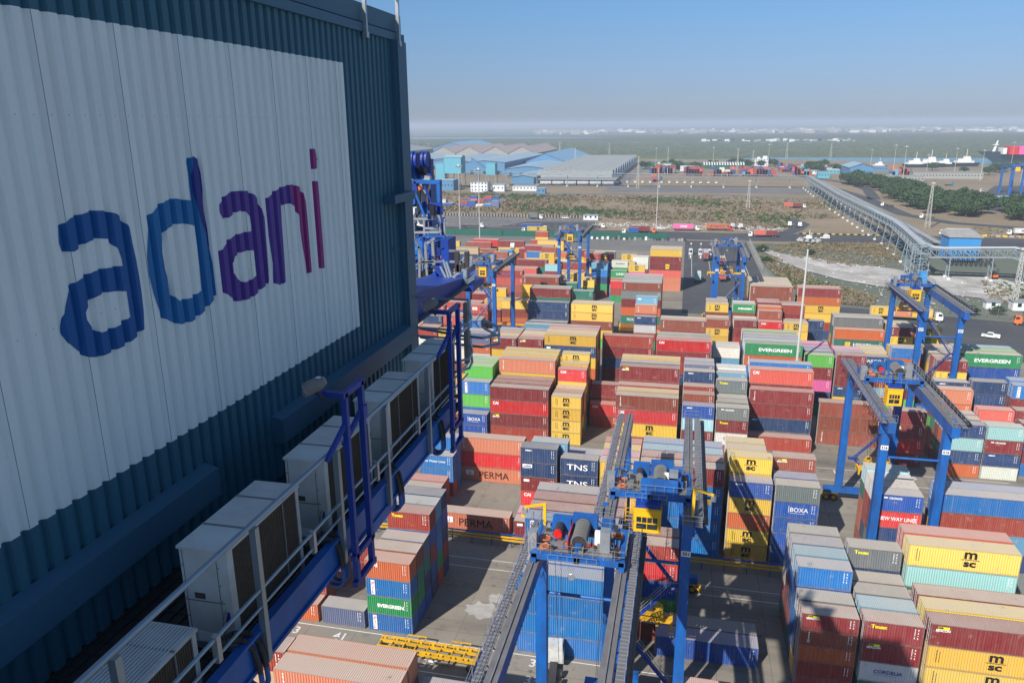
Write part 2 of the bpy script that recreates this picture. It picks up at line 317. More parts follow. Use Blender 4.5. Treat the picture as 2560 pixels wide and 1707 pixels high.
KQ = [
 ('sheave_frame','crane_blue','b',(-14.35,38.0,60.76,-14.18,39.0,61.67)),
 ('sheave_frame','crane_blue','b',(-14.07,38.5,60.73,-13.91,39.5,61.77)),
 ('sheave_frame','crane_blue','b',(-14.01,39.0,60.7,-13.74,40.0,61.65)),
 ('sheave_frame','crane_blue','b',(-13.78,39.5,60.66,-13.67,40.5,61.7)),
 ('sheave','black_paint','c',(-14.32,39,61.47,0.62,0.35)),
 ('sheave','black_paint','c',(-13.57,39,61.52,0.62,0.35)),
 ('sheave_cheek','crane_navy','c',(-14.29,37.8,61.74,0.4,0.12)),
 ('sheave_cheek','crane_navy','c',(-13.94,37.8,61.77,0.4,0.12)),
 ('sheave_cheek','crane_navy','c',(-13.71,37.8,61.79,0.4,0.12)),
 ('sheave_cheek','crane_navy','c',(-13.53,37.8,61.74,0.4,0.12)),
 ('sheave_cheek','crane_navy','c',(-13.16,37.8,61.77,0.4,0.12)),
 ('sheave_cheek','crane_navy','c',(-12.96,37.8,61.79,0.4,0.12)),
 ('sheave_frame','crane_navy','b',(-13.07,38,60.94,-12.87,38.5,61.79)),
 ('tall_column','crane_blue','b',(-13.08,38,58.3,-12.9,38.7,60.94)),
 ('tall_column','crane_blue','b',(-13.47,39.5,58.21,-13.27,40.2,60.44)),
 ('tall_column','crane_blue','b',(-14.32,39.2,57.33,-14.04,40.0,60.04)),
 ('tall_column','crane_blue','b',(-14.82,39.2,59.06,-14.62,40.0,60.45)),
 ('tall_column','crane_navy','b',(-14.13,39.8,57.41,-13.96,40.4,60.05)),
 ('portal_frame','crane_blue','b',(-13.95,37.0,60.62,-12.09,37.4,60.81)),
 ('portal_frame','crane_blue','b',(-12.26,37.0,58.2,-12.09,37.35,60.63)),
 ('portal_frame','crane_navy','b',(-12.1,37.0,57.71,-11.97,37.3,59.04)),
 ('hydraulic_ram','white_paint','l',(-13.95,37.5,59.45,-13.58,37.5,60.58,0.28)),
 ('hydraulic_ram','galvanised','l',(-13.25,37.5,59.26,-12.84,37.5,60.98,0.3)),
 ('hydraulic_ram','galvanised','l',(-13.39,37.6,59.94,-13.05,37.6,60.53,0.15)),
 ('hydraulic_ram','white_paint','l',(-13.37,37.6,58.45,-13.24,37.6,59.15,0.35)),
 ('latch_arm','crane_navy','l',(-13.78,36.5,60.3,-13.03,36.5,60.45,0.5)),
 ('latch_arm','orange_paint','l',(-13.09,36.5,60.47,-12.98,36.5,60.33,0.3)),
 ('latch_arm','letter_white','l',(-13.7,36.7,60.67,-13.42,36.7,60.69,0.35)),
 ('lattice_brace','black_paint','l',(-13.73,38.8,59.83,-13.83,38.8,58.87,0.12)),
 ('lattice_brace','crane_navy','l',(-14.49,38.8,59.75,-14.36,38.8,58.86,0.12)),
 ('lattice_brace','black_paint','l',(-13.62,38.8,59.67,-13.93,38.8,59.17,0.12)),
 ('lattice_brace','crane_navy','l',(-14.37,38.8,60.01,-14.54,38.8,58.25,0.12)),
 ('lattice_brace','black_paint','l',(-14.35,38.8,60.39,-14.49,38.8,59.04,0.12)),
 ('lattice_brace','crane_navy','l',(-13.97,38.8,59.85,-13.87,38.8,57.66,0.12)),
 ('lattice_brace','black_paint','l',(-13.79,38.8,59.78,-13.84,38.8,58.86,0.12)),
 ('lattice_brace','crane_navy','l',(-14.26,38.8,60.35,-14.22,38.8,59.19,0.12)),
 ('lattice_brace','black_paint','l',(-14.4,38.8,59.65,-14.72,38.8,58.06,0.12)),
 ('lattice_brace','crane_navy','l',(-14.12,38.8,60.16,-14.47,38.8,57.78,0.12)),
 ('lattice_brace','black_paint','l',(-14.01,38.8,60.12,-14.01,38.8,58.96,0.12)),
 ('lattice_brace','crane_navy','l',(-14.14,38.8,60.0,-13.93,38.8,58.5,0.12)),
 ('lattice_brace','black_paint','l',(-14.12,38.8,59.92,-14.05,38.8,59.07,0.12)),
 ('lattice_brace','crane_navy','l',(-14.35,38.8,59.89,-14.33,38.8,57.82,0.12)),
 ('lattice_brace','black_paint','l',(-14.51,38.8,59.87,-14.52,38.8,57.65,0.12)),
 ('lattice_brace','crane_navy','l',(-13.58,38.8,60.48,-13.49,38.8,59.05,0.12)),
 ('lattice_brace','crane_blue','l',(-14.12,39.0,60.11,-13.31,39.0,59.82,0.12)),
 ('lattice_brace','crane_blue','l',(-13.31,39.0,59.82,-14.14,39.0,59.5,0.12)),
 ('lattice_brace','crane_blue','l',(-14.14,39.0,59.5,-13.34,39.0,59.2,0.12)),
 ('lattice_brace','crane_blue','l',(-13.34,39.0,59.2,-14.17,39.0,58.88,0.12)),
 ('lattice_brace','crane_blue','l',(-14.17,39.0,58.88,-13.36,39.0,58.58,0.12)),
 ('lattice_brace','crane_blue','l',(-13.36,39.0,58.58,-14.2,39.0,58.26,0.12)),
 ('lattice_brace','crane_blue','l',(-14.2,39.0,58.26,-13.39,39.0,57.96,0.12)),
 ('lattice_brace','crane_blue','l',(-13.39,39.0,57.96,-14.23,39.0,57.63,0.12)),
 ('cabinet','white_paint','b',(-13.68,36.8,59.08,-13.39,37.5,59.42)),
 ('boom_machinery','dark_steel','b',(-14.11,38.72359488636979,58.76,-13.97,39.12359488636979,58.89)),
 ('boom_machinery','dark_steel','b',(-14.51,39.03171777438464,58.3,-14.43,39.43171777438464,58.37)),
 ('boom_machinery','steel_grey','b',(-13.72,39.0812768568977,59.14,-13.57,39.4812768568977,59.29)),
 ('boom_machinery','steel_grey','b',(-14.23,39.261358867432115,57.44,-14.12,39.661358867432114,57.55)),
 ('boom_machinery','steel_grey','b',(-13.82,39.157641621751765,58.99,-13.69,39.55764162175176,59.11)),
 ('boom_machinery','black_paint','b',(-14.72,39.05073327105686,57.37,-14.64,39.45073327105686,57.45)),
 ('boom_machinery','crane_navy','b',(-13.34,37.86251039571205,58.32,-13.23,38.26251039571205,58.43)),
 ('boom_machinery','crane_navy','b',(-14.3,37.90668387523757,58.29,-14.25,38.30668387523757,58.34)),
 ('boom_machinery','dark_steel','b',(-13.5,37.29065422433095,59.06,-13.36,37.69065422433095,59.18)),
 ('boom_machinery','black_paint','b',(-14.0,37.49957381683005,57.56,-13.82,37.89957381683005,57.73)),
 ('boom_machinery','steel_grey','b',(-14.15,38.227877886202776,58.24,-14.06,38.627877886202775,58.33)),
 ('boom_machinery','black_paint','b',(-13.82,37.84531661053098,58.28,-13.66,38.24531661053098,58.43)),
 ('boom_machinery','dark_steel','b',(-13.81,39.163396361637524,58.87,-13.62,39.56339636163752,59.04)),
 ('boom_machinery','steel_grey','b',(-14.14,38.651603127952676,58.68,-13.96,39.051603127952674,58.85)),
 ('boom_machinery','black_paint','b',(-13.77,37.647724494134955,58.21,-13.66,38.047724494134954,58.31)),
 ('boom_machinery','steel_grey','b',(-14.01,38.20859596850871,58.76,-13.84,38.60859596850871,58.91)),
 ('boom_machinery','steel_grey','b',(-14.24,37.84689063104535,58.58,-14.15,38.246890631045346,58.66)),
 ('boom_machinery','steel_grey','b',(-14.24,37.78706956117397,57.84,-14.06,38.18706956117397,58.01)),
 ('boom_machinery','crane_navy','b',(-13.45,37.44415001969601,57.59,-13.31,37.84415001969601,57.73)),
 ('boom_machinery','crane_navy','b',(-13.62,37.95815844179451,59.25,-13.55,38.35815844179451,59.32)),
 ('boom_machinery','dark_steel','b',(-13.39,37.90876615784417,58.84,-13.28,38.30876615784417,58.94)),
 ('boom_machinery','dark_steel','b',(-14.42,39.00874871361745,58.08,-14.37,39.40874871361745,58.14)),
 ('boom_machinery','black_paint','b',(-14.59,38.73762487021642,58.05,-14.4,39.13762487021642,58.22)),
 ('boom_machinery','steel_grey','b',(-14.03,37.85485681363061,58.41,-13.91,38.25485681363061,58.53)),
 ('boom_machinery','black_paint','b',(-13.83,38.95997993558695,58.3,-13.76,39.35997993558695,58.37)),
 ('boom_machinery','crane_navy','b',(-14.15,38.68160178418631,58.5,-14.09,39.08160178418631,58.55)),
 ('boom_machinery','black_paint','b',(-13.78,37.31608499973913,57.65,-13.7,37.71608499973913,57.72)),
 ('boom_machinery','black_paint','b',(-13.48,37.843115002272434,58.81,-13.4,38.24311500227243,58.89)),
 ('boom_machinery','black_paint','b',(-13.8,38.83547692552555,59.06,-13.63,39.235476925525546,59.23)),
 ('boom_machinery','dark_steel','b',(-14.51,38.79218010845212,58.64,-14.43,39.19218010845212,58.71)),
 ('boom_machinery','steel_grey','b',(-14.1,38.01197307112295,58.29,-13.96,38.41197307112295,58.43)),
 ('boom_machinery','steel_grey','b',(-13.94,38.253631991415816,58.46,-13.82,38.653631991415814,58.58)),
 ('boom_machinery','dark_steel','b',(-14.58,38.93836847668412,58.29,-14.45,39.33836847668412,58.41)),
 ('boom_machinery','steel_grey','b',(-13.63,37.27567875763889,57.85,-13.57,37.67567875763889,57.91)),
 ('boom_machinery','black_paint','b',(-13.78,38.34775092144005,57.59,-13.73,38.74775092144005,57.64)),
 ('boom_machinery','dark_steel','b',(-14.06,37.689546829571476,58.26,-14.0,38.089546829571475,58.32)),
 ('boom_machinery','black_paint','b',(-13.82,38.83494261224896,59.2,-13.66,39.23494261224896,59.36)),
 ('boom_machinery','crane_navy','b',(-13.98,37.42481304420453,59.04,-13.82,37.824813044204525,59.19)),
 ('boom_machinery','black_paint','b',(-14.07,38.358678129990174,58.93,-13.9,38.75867812999017,59.09)),
 ('boom_machinery','dark_steel','b',(-14.29,37.9574196463453,58.13,-14.1,38.3574196463453,58.3)),
 ('boom_machinery','crane_navy','b',(-14.08,37.88156015571729,59.2,-13.94,38.28156015571729,59.33)),
 ('boom_machinery','dark_steel','b',(-14.29,38.08495035833314,59.01,-14.15,38.48495035833314,59.15)),
 ('boom_machinery','crane_navy','b',(-13.87,37.78507293732255,58.3,-13.74,38.18507293732255,58.42)),
 ('boom_machinery','black_paint','b',(-13.84,39.142895441129475,58.27,-13.71,39.542895441129474,58.39)),
 ('boom_machinery','steel_grey','b',(-14.17,39.06724156466997,59.05,-14.07,39.46724156466997,59.14)),
 ('boom_machinery','crane_navy','b',(-13.93,38.92395770444141,58.2,-13.74,39.32395770444141,58.37)),
 ('upper_railing','galvanised','l',(-12.87,36.4,59.12,-11.68,36.4,59.11,0.11)),
 ('upper_railing','galvanised','l',(-13.46,36.4,58.93,-12.06,36.4,58.97,0.11)),
 ('upper_railing','galvanised','l',(-12.79,36.4,58.48,-11.93,36.4,58.5,0.11)),
 ('upper_railing','galvanised','l',(-13.48,36.4,58.25,-11.96,36.4,58.31,0.11)),
 ('upper_railing','galvanised','l',(-13.6,36.4,57.91,-13.13,36.4,57.87,0.11)),
 ('upper_railing','galvanised','l',(-13.42,36.4,58.94,-13.43,36.4,57.77,0.09)),
 ('upper_railing','galvanised','l',(-13.33,36.4,58.94,-13.34,36.4,57.77,0.09)),
 ('upper_railing','galvanised','l',(-12.78,36.4,58.95,-12.79,36.4,57.78,0.09)),
 ('upper_railing','galvanised','l',(-11.94,36.4,58.97,-11.94,36.4,57.8,0.09)),
 ('upper_railing','galvanised','l',(-11.71,36.4,58.97,-11.71,36.4,57.81,0.09)),
 ('upper_railing','galvanised','l',(-12.06,36.4,58.97,-11.88,36.4,59.06,0.1)),
 ('upper_railing','galvanised','l',(-12.09,36.4,58.26,-11.88,36.4,58.39,0.1)),
 ('deck_box','crane_blue','b',(-12.85,34,57.32,-11.56,36.0,58.11)),
 ('deck_box','crane_navy','b',(-10.83,33,56.95,-10.47,34.2,58.45)),
 ('deck_box','crane_navy','b',(-11.61,34,55.89,-11.2,35.5,57.16)),
 ('deck_box','crane_blue','b',(-11.06,32.5,56.65,-10.73,33.1,56.83)),
 ('caged_ladder','crane_navy','l',(-10.32,30,59.15,-10.39,30,56.69,0.07)),
 ('caged_ladder','crane_navy','l',(-9.9,30,59.16,-9.96,30,56.7,0.07)),
 ('caged_ladder','crane_navy','l',(-10.32,30,59.11,-9.89,30,59.12,0.04)),
 ('caged_ladder','crane_navy','l',(-10.32,30,59.0,-9.89,30,59.01,0.04)),
 ('caged_ladder','crane_navy','l',(-10.33,30,58.88,-9.9,30,58.89,0.04)),
 ('caged_ladder','crane_navy','l',(-10.33,30,58.76,-9.9,30,58.77,0.04)),
 ('caged_ladder','crane_navy','l',(-10.34,30,58.64,-9.91,30,58.65,0.04)),
 ('caged_ladder','crane_navy','l',(-10.34,30,58.53,-9.91,30,58.54,0.04)),
 ('caged_ladder','crane_navy','l',(-10.34,30,58.41,-9.92,30,58.42,0.04)),
 ('caged_ladder','crane_navy','l',(-10.35,30,58.29,-9.92,30,58.3,0.04)),
 ('caged_ladder','crane_navy','l',(-10.35,30,58.17,-9.92,30,58.18,0.04)),
 ('caged_ladder','crane_navy','l',(-10.36,30,58.05,-9.93,30,58.06,0.04)),
 ('caged_ladder','crane_navy','l',(-10.36,30,57.93,-9.93,30,57.95,0.04)),
 ('caged_ladder','crane_navy','l',(-10.37,30,57.81,-9.94,30,57.83,0.04)),
 ('caged_ladder','crane_navy','l',(-10.37,30,57.69,-9.94,30,57.71,0.04)),
 ('caged_ladder','crane_navy','l',(-10.38,30,57.57,-9.95,30,57.59,0.04)),
 ('caged_ladder','crane_navy','l',(-10.38,30,57.45,-9.95,30,57.47,0.04)),
 ('caged_ladder','crane_navy','l',(-10.39,30,57.33,-9.96,30,57.35,0.04)),
 ('caged_ladder','crane_navy','l',(-10.39,30,57.21,-9.96,30,57.23,0.04)),
 ('caged_ladder','crane_navy','l',(-10.4,30,57.09,-9.96,30,57.11,0.04)),
 ('caged_ladder','crane_navy','l',(-10.4,30,56.97,-9.97,30,56.99,0.04)),
 ('caged_ladder','crane_navy','l',(-10.41,30,56.85,-9.97,30,56.87,0.04)),
 ('caged_ladder','crane_navy','l',(-10.5,29.6,59.04,-10.42,29.6,58.99,0.06)),
 ('caged_ladder','crane_navy','l',(-10.42,29.6,58.99,-10.13,29.6,58.95,0.06)),
 ('caged_ladder','crane_navy','l',(-10.13,29.6,58.95,-9.76,29.6,59.01,0.06)),
 ('caged_ladder','crane_navy','l',(-9.76,29.6,59.01,-9.55,29.6,59.09,0.06)),
 ('caged_ladder','crane_navy','l',(-10.52,29.6,58.56,-10.45,29.6,58.51,0.06)),
 ('caged_ladder','crane_navy','l',(-10.45,29.6,58.51,-10.15,29.6,58.47,0.06)),
 ('caged_ladder','crane_navy','l',(-10.15,29.6,58.47,-9.77,29.6,58.53,0.06)),
 ('caged_ladder','crane_navy','l',(-9.77,29.6,58.53,-9.56,29.6,58.61,0.06)),
 ('caged_ladder','crane_navy','l',(-10.54,29.6,58.0,-10.47,29.6,57.94,0.06)),
 ('caged_ladder','crane_navy','l',(-10.47,29.6,57.94,-10.18,29.6,57.9,0.06)),
 ('caged_ladder','crane_navy','l',(-10.18,29.6,57.9,-9.79,29.6,57.96,0.06)),
 ('caged_ladder','crane_navy','l',(-9.79,29.6,57.96,-9.58,29.6,58.05,0.06)),
 ('caged_ladder','crane_navy','l',(-10.59,29.6,56.93,-10.51,29.6,56.87,0.06)),
 ('caged_ladder','crane_navy','l',(-10.51,29.6,56.87,-10.22,29.6,56.84,0.06)),
 ('caged_ladder','crane_navy','l',(-10.22,29.6,56.84,-9.83,29.6,56.9,0.06)),
 ('caged_ladder','crane_navy','l',(-9.83,29.6,56.9,-9.62,29.6,56.99,0.06)),
 ('caged_ladder','crane_navy','l',(-10.43,29.5,59.06,-10.48,29.5,56.95,0.05)),
 ('caged_ladder','crane_navy','l',(-10.3,29.5,59.06,-10.34,29.5,56.96,0.05)),
 ('caged_ladder','crane_navy','l',(-9.97,29.5,59.07,-10.01,29.5,56.97,0.05)),
 ('ladder_head','crane_blue','b',(-10.46,29.5,59.06,-9.49,29.65,59.14)),
 ('ladder_gate','galvanised','l',(-10.16,29,58.88,-10.13,29,57.55,0.1)),
 ('ladder_gate','galvanised','l',(-9.85,29,58.99,-9.82,29,57.73,0.1)),
 ('ladder_gate','galvanised','l',(-10.83,29,58.98,-10.78,29,57.97,0.1)),
 ('ladder_gate','galvanised','l',(-10.41,29,58.72,-10.46,29,57.46,0.1)),
 ('ladder_gate','galvanised','l',(-10.16,29,58.88,-9.93,29,58.97,0.1)),
 ('ladder_gate','galvanised','l',(-9.95,29,58.97,-9.76,29,59.11,0.1)),
 ('platform_railing','rail_steel','l',(-10.54,28,59.14,-10.32,28,59.2,0.08)),
 ('platform_railing','rail_steel','l',(-10.32,28,59.2,-10.13,28,59.03,0.08)),
 ('platform_railing','rail_steel','l',(-10.13,28,59.03,-10.08,28,58.88,0.08)),
 ('platform_railing','rail_steel','l',(-10.57,28,58.68,-10.05,28,58.9,0.08)),
 ('platform_railing','rail_steel','l',(-10.55,28,58.58,-10.31,28,58.55,0.08)),
 ('platform_railing','rail_steel','l',(-10.08,28,58.88,-9.9,28,58.29,0.08)),
 ('platform_railing','rail_steel','l',(-10.56,28,58.0,-10.02,28,58.31,0.08)),
 ('platform_railing','rail_steel','l',(-10.56,28,57.87,-10.15,28,58.09,0.08)),
 ('platform_railing','rail_steel','l',(-10.02,28,58.31,-9.5,28,58.35,0.08)),
 ('platform_railing','rail_steel','l',(-10.02,28,58.27,-9.06,28,58.38,0.08)),
 ('stair_handrail','rail_steel','l',(-8.54,27,58.95,-7.8,27,58.96,0.075)),
 ('stair_handrail','rail_steel','l',(-8.53,27,58.54,-7.55,27,58.56,0.075)),
 ('stair_handrail','rail_steel','l',(-8.37,27,58.09,-7.82,27,58.93,0.075)),
 ('stair_handrail','rail_steel','l',(-8.47,27,57.93,-7.59,27,58.54,0.075)),
 ('stair_handrail','rail_steel','l',(-8.43,27,57.4,-7.56,27,58.07,0.075)),
 ('stair_handrail','rail_steel','l',(-8.32,27,57.41,-7.58,27,57.95,0.075)),
 ('stair_handrail','rail_steel','l',(-8.78,27,58.61,-8.42,27,57.36,0.075)),
 ('stair_handrail','rail_steel','l',(-8.66,27,58.54,-8.47,27,57.93,0.075)),
 ('stair_handrail','rail_steel','l',(-8.9,27,58.35,-8.58,27,57.69,0.075)),
 ('stair_post','dark_steel','l',(-8.23,27,58.96,-8.24,27,58.17,0.16)),
 ('stair_post','dark_steel','l',(-7.85,27,58.94,-7.86,27,58.35,0.16)),
 ('stair_post','dark_steel','l',(-8.17,27,58.45,-8.17,27,58.17,0.16)),
 ('stair_post','dark_steel','l',(-8.0,27,58.53,-8.0,27,58.31,0.16)),
 ('stair_post','rail_steel','l',(-8.35,27,57.96,-8.35,27,57.4,0.13)),
 ('stair_post','rail_steel','l',(-7.93,27,58.27,-7.93,27,57.68,0.13)),
 ('stair_string','crane_navy','l',(-9.18,27.5,58.25,-8.87,27.5,57.12,0.22)),
 ('stair_string','crane_navy','l',(-9.35,27.5,58.02,-8.55,27.5,57.25,0.22)),
 ('stair_tread','crane_navy','l',(-9.21,27.4,58.21,-9.03,27.4,58.24,0.08)),
 ('stair_tread','crane_navy','l',(-9.16,27.4,58.13,-8.99,27.4,58.15,0.08)),
 ('stair_tread','crane_navy','l',(-9.11,27.4,58.04,-8.94,27.4,58.07,0.08)),
 ('stair_tread','crane_navy','l',(-9.07,27.4,57.96,-8.89,27.4,57.98,0.08)),
 ('stair_tread','crane_navy','l',(-9.02,27.4,57.87,-8.84,27.4,57.9,0.08)),
 ('stair_tread','crane_navy','l',(-8.97,27.4,57.79,-8.8,27.4,57.81,0.08)),
 ('stair_tread','crane_navy','l',(-8.92,27.4,57.7,-8.75,27.4,57.73,0.08)),
 ('stair_tread','crane_navy','l',(-8.88,27.4,57.62,-8.7,27.4,57.64,0.08)),
 ('stair_tread','crane_navy','l',(-8.83,27.4,57.53,-8.65,27.4,57.56,0.08)),
 ('stair_tread','crane_navy','l',(-8.78,27.4,57.45,-8.6,27.4,57.47,0.08)),
 ('stair_tread','crane_navy','l',(-8.73,27.4,57.36,-8.56,27.4,57.39,0.08)),
 ('stair_tread','crane_navy','l',(-8.68,27.4,57.28,-8.51,27.4,57.3,0.08)),
 ('lower_platform','crane_navy','b',(-8.39,27,57.42,-7.64,28.6,57.65)),
 ('lower_platform','dark_steel','b',(-8.73,27.6,57.26,-8.57,27.900000000000002,58.05)),
 ('lower_frame','black_paint','b',(-10.41,29,57.08,-9.56,30.0,57.72)),
 ('lower_frame','crane_navy','b',(-10.31,29,56.81,-9.02,30.0,57.09)),
 ('lattice_brace','steel_grey','l',(-14.09,37.510038456287084,59.76,-14.14,37.510038456287084,58.72,0.16)),
 ('lattice_brace','crane_blue','l',(-13.93,37.13442683926389,59.3,-13.78,37.13442683926389,58.91,0.24)),
 ('lattice_brace','crane_navy','l',(-12.55,36.868451169826166,58.07,-12.58,36.868451169826166,57.31,0.1)),
 ('lattice_brace','crane_navy','l',(-14.02,37.22891081850754,57.17,-14.07,37.22891081850754,56.21,0.24)),
 ('lattice_brace','black_paint','l',(-12.91,36.187228538223614,60.36,-12.95,36.187228538223614,59.48,0.16)),
 ('lattice_brace','black_paint','l',(-13.39,37.40039512117413,57.65,-13.81,37.40039512117413,56.74,0.1)),
 ('lattice_brace','crane_navy','l',(-14.33,37.90238530462347,59.3,-14.39,37.90238530462347,58.23,0.1)),
 ('lattice_brace','crane_navy','l',(-12.24,34.584908529058836,58.3,-12.29,34.584908529058836,57.21,0.16)),
 ('lattice_brace','crane_blue','l',(-13.74,37.487538065609584,57.39,-13.45,37.487538065609584,57.36,0.24)),
 ('lattice_brace','crane_navy','l',(-12.8,36.74824987991746,60.55,-12.33,36.74824987991746,59.34,0.1)),
 ('lattice_brace','crane_navy','l',(-13.3,36.91378636710343,57.9,-13.8,36.91378636710343,56.83,0.24)),
 ('lattice_brace','steel_grey','l',(-12.54,35.700230542509125,57.86,-12.28,35.700230542509125,57.82,0.24)),
 ('lattice_brace','crane_blue','l',(-13.17,36.455048113739444,56.74,-13.22,36.455048113739444,55.7,0.1)),
 ('lattice_brace','steel_grey','l',(-13.43,36.28766334201121,59.82,-13.62,36.28766334201121,59.41,0.16)),
 ('lattice_brace','black_paint','l',(-13.26,37.68002752043846,59.14,-12.84,37.68002752043846,59.08,0.16)),
 ('lattice_brace','crane_navy','l',(-13.21,34.79878394922998,57.28,-13.04,34.79878394922998,56.81,0.1)),
 ('lattice_brace','crane_navy','l',(-12.01,35.82119854449749,58.24,-12.47,35.82119854449749,57.23,0.24)),
 ('lattice_brace','crane_navy','l',(-11.72,35.693422313957406,59.84,-11.75,35.693422313957406,59.25,0.16)),
 ('lattice_brace','crane_blue','l',(-12.75,35.220724284604124,60.35,-12.3,35.220724284604124,59.19,0.1)),
 ('lattice_brace','crane_blue','l',(-12.34,36.02833214542745,59.39,-12.35,36.02833214542745,58.97,0.16)),
 ('lattice_brace','black_paint','l',(-12.2,35.950285626322255,59.82,-11.97,35.950285626322255,59.23,0.1)),
 ('lattice_brace','crane_blue','l',(-13.29,36.4380712701382,60.3,-13.32,36.4380712701382,59.68,0.24)),
 ('lattice_brace','black_paint','l',(-11.92,35.28049228383138,59.88,-11.94,35.28049228383138,59.25,0.24)),
 ('lattice_brace','steel_grey','l',(-13.46,37.19070143893487,58.84,-12.99,37.19070143893487,58.78,0.1)),
 ('lattice_brace','crane_navy','l',(-13.06,34.85004200035408,60.07,-12.78,34.85004200035408,60.03,0.24)),
 ('lattice_brace','crane_navy','l',(-12.02,35.163334591576216,59.87,-11.41,35.163334591576216,59.78,0.1)),
 ('lattice_brace','crane_navy','l',(-12.5,35.1028839110228,57.49,-11.96,35.1028839110228,57.42,0.16)),
 ('lattice_brace','black_paint','l',(-13.45,37.34877009575503,57.28,-13.5,37.34877009575503,56.23,0.24)),
 ('lattice_brace','crane_navy','l',(-12.01,36.133917897812246,57.99,-12.03,36.133917897812246,57.4,0.24)),
 ('lattice_brace','crane_navy','l',(-12.85,36.64926100967163,59.77,-12.53,36.64926100967163,58.93,0.24)),
 ('lattice_brace','crane_navy','l',(-12.58,36.80814088897352,59.45,-11.82,36.80814088897352,59.35,0.1)),
 ('lattice_brace','steel_grey','l',(-11.9,35.30987512111456,57.06,-11.48,35.30987512111456,55.97,0.24)),
 ('lattice_brace','crane_blue','l',(-13.77,37.88698560966211,59.61,-13.59,37.88698560966211,59.14,0.1)),
 ('lattice_brace','steel_grey','l',(-12.13,35.21526237794298,58.38,-12.51,35.21526237794298,57.54,0.1)),
 ('lower_machinery','dark_steel','b',(-11.2,32.11603748271344,57.24,-11.13,32.71603748271344,57.29)),
 ('lower_machinery','crane_navy','b',(-11.71,32.60648126113526,56.37,-11.56,33.20648126113526,56.48)),
 ('lower_machinery','crane_navy','b',(-11.2,33.75736448732058,56.56,-11.04,34.35736448732058,56.68)),
 ('lower_machinery','crane_blue','b',(-12.74,33.78697432944566,55.86,-12.63,34.386974329445664,55.94)),
 ('lower_machinery','crane_navy','b',(-11.21,30.222175038837367,57.37,-11.01,30.82217503883737,57.52)),
 ('lower_machinery','dark_steel','b',(-11.83,32.07834992328941,56.81,-11.66,32.67834992328941,56.94)),
 ('lower_machinery','crane_blue','b',(-11.01,30.834851247412903,57.19,-10.91,31.434851247412904,57.27)),
 ('lower_machinery','crane_blue','b',(-11.07,31.92339424569124,57.26,-10.89,32.52339424569124,57.39)),
 ('lower_machinery','crane_blue','b',(-11.48,31.07115316915914,56.46,-11.36,31.67115316915914,56.55)),
 ('lower_machinery','crane_navy','b',(-11.5,30.81407306286095,57.94,-11.41,31.41407306286095,58.01)),
 ('lower_machinery','dark_steel','b',(-11.84,33.77043833101523,57.13,-11.73,34.37043833101523,57.21)),
 ('lower_machinery','crane_navy','b',(-10.78,31.897980182485632,57.41,-10.71,32.497980182485634,57.47)),
 ('lower_machinery','crane_navy','b',(-10.86,31.307954012482988,56.93,-10.79,31.90795401248299,56.99)),
 ('lower_machinery','black_paint','b',(-10.82,30.771298046049303,56.54,-10.68,31.371298046049304,56.64)),
 ('lower_machinery','dark_steel','b',(-11.36,30.936926466265227,57.79,-11.3,31.53692646626523,57.83)),
 ('lower_machinery','crane_blue','b',(-11.65,32.57167956381855,57.03,-11.58,33.17167956381855,57.08)),
 ('lower_machinery','dark_steel','b',(-12.65,33.54240127817462,55.97,-12.58,34.142401278174624,56.02)),
 ('lower_machinery','crane_navy','b',(-11.03,30.990831123497106,56.88,-10.9,31.590831123497107,56.97)),
 ('lower_machinery','crane_navy','b',(-10.53,30.660745073024188,57.9,-10.4,31.26074507302419,58.0)),
 ('lower_machinery','crane_blue','b',(-12.25,33.12452154193334,56.02,-12.05,33.72452154193334,56.17)),
 ('lower_machinery','dark_steel','b',(-10.84,30.408480448088746,57.1,-10.71,31.008480448088747,57.2)),
 ('lower_machinery','crane_navy','b',(-11.4,31.364478616823128,57.62,-11.25,31.96447861682313,57.74)),
 ('lower_machinery','black_paint','b',(-10.41,30.946401574694878,56.74,-10.29,31.54640157469488,56.84)),
 ('lower_machinery','dark_steel','b',(-10.36,30.210980729555327,57.06,-10.28,30.81098072955533,57.12)),
 ('lower_machinery','crane_navy','b',(-10.62,30.366654352396033,56.93,-10.41,30.966654352396034,57.1)),
 ('lower_machinery','black_paint','b',(-10.75,30.68264625535861,57.81,-10.67,31.28264625535861,57.88)),
 ('lower_machinery','crane_navy','b',(-11.27,30.302251427308327,57.52,-11.09,30.90225142730833,57.67)),
 ('lower_machinery','crane_navy','b',(-10.31,30.58909235051708,56.78,-10.18,31.189092350517083,56.89)),
 ('lower_machinery','black_paint','b',(-11.46,32.99323095341568,56.37,-11.31,33.593230953415684,56.49)),
 ('lower_machinery','crane_navy','b',(-10.5,31.09749344597965,57.46,-10.39,31.697493445979653,57.55)),
 ('round_lamp','ac_white','c',(-8.06,35.7,57.81,0.16,0.2)),
]
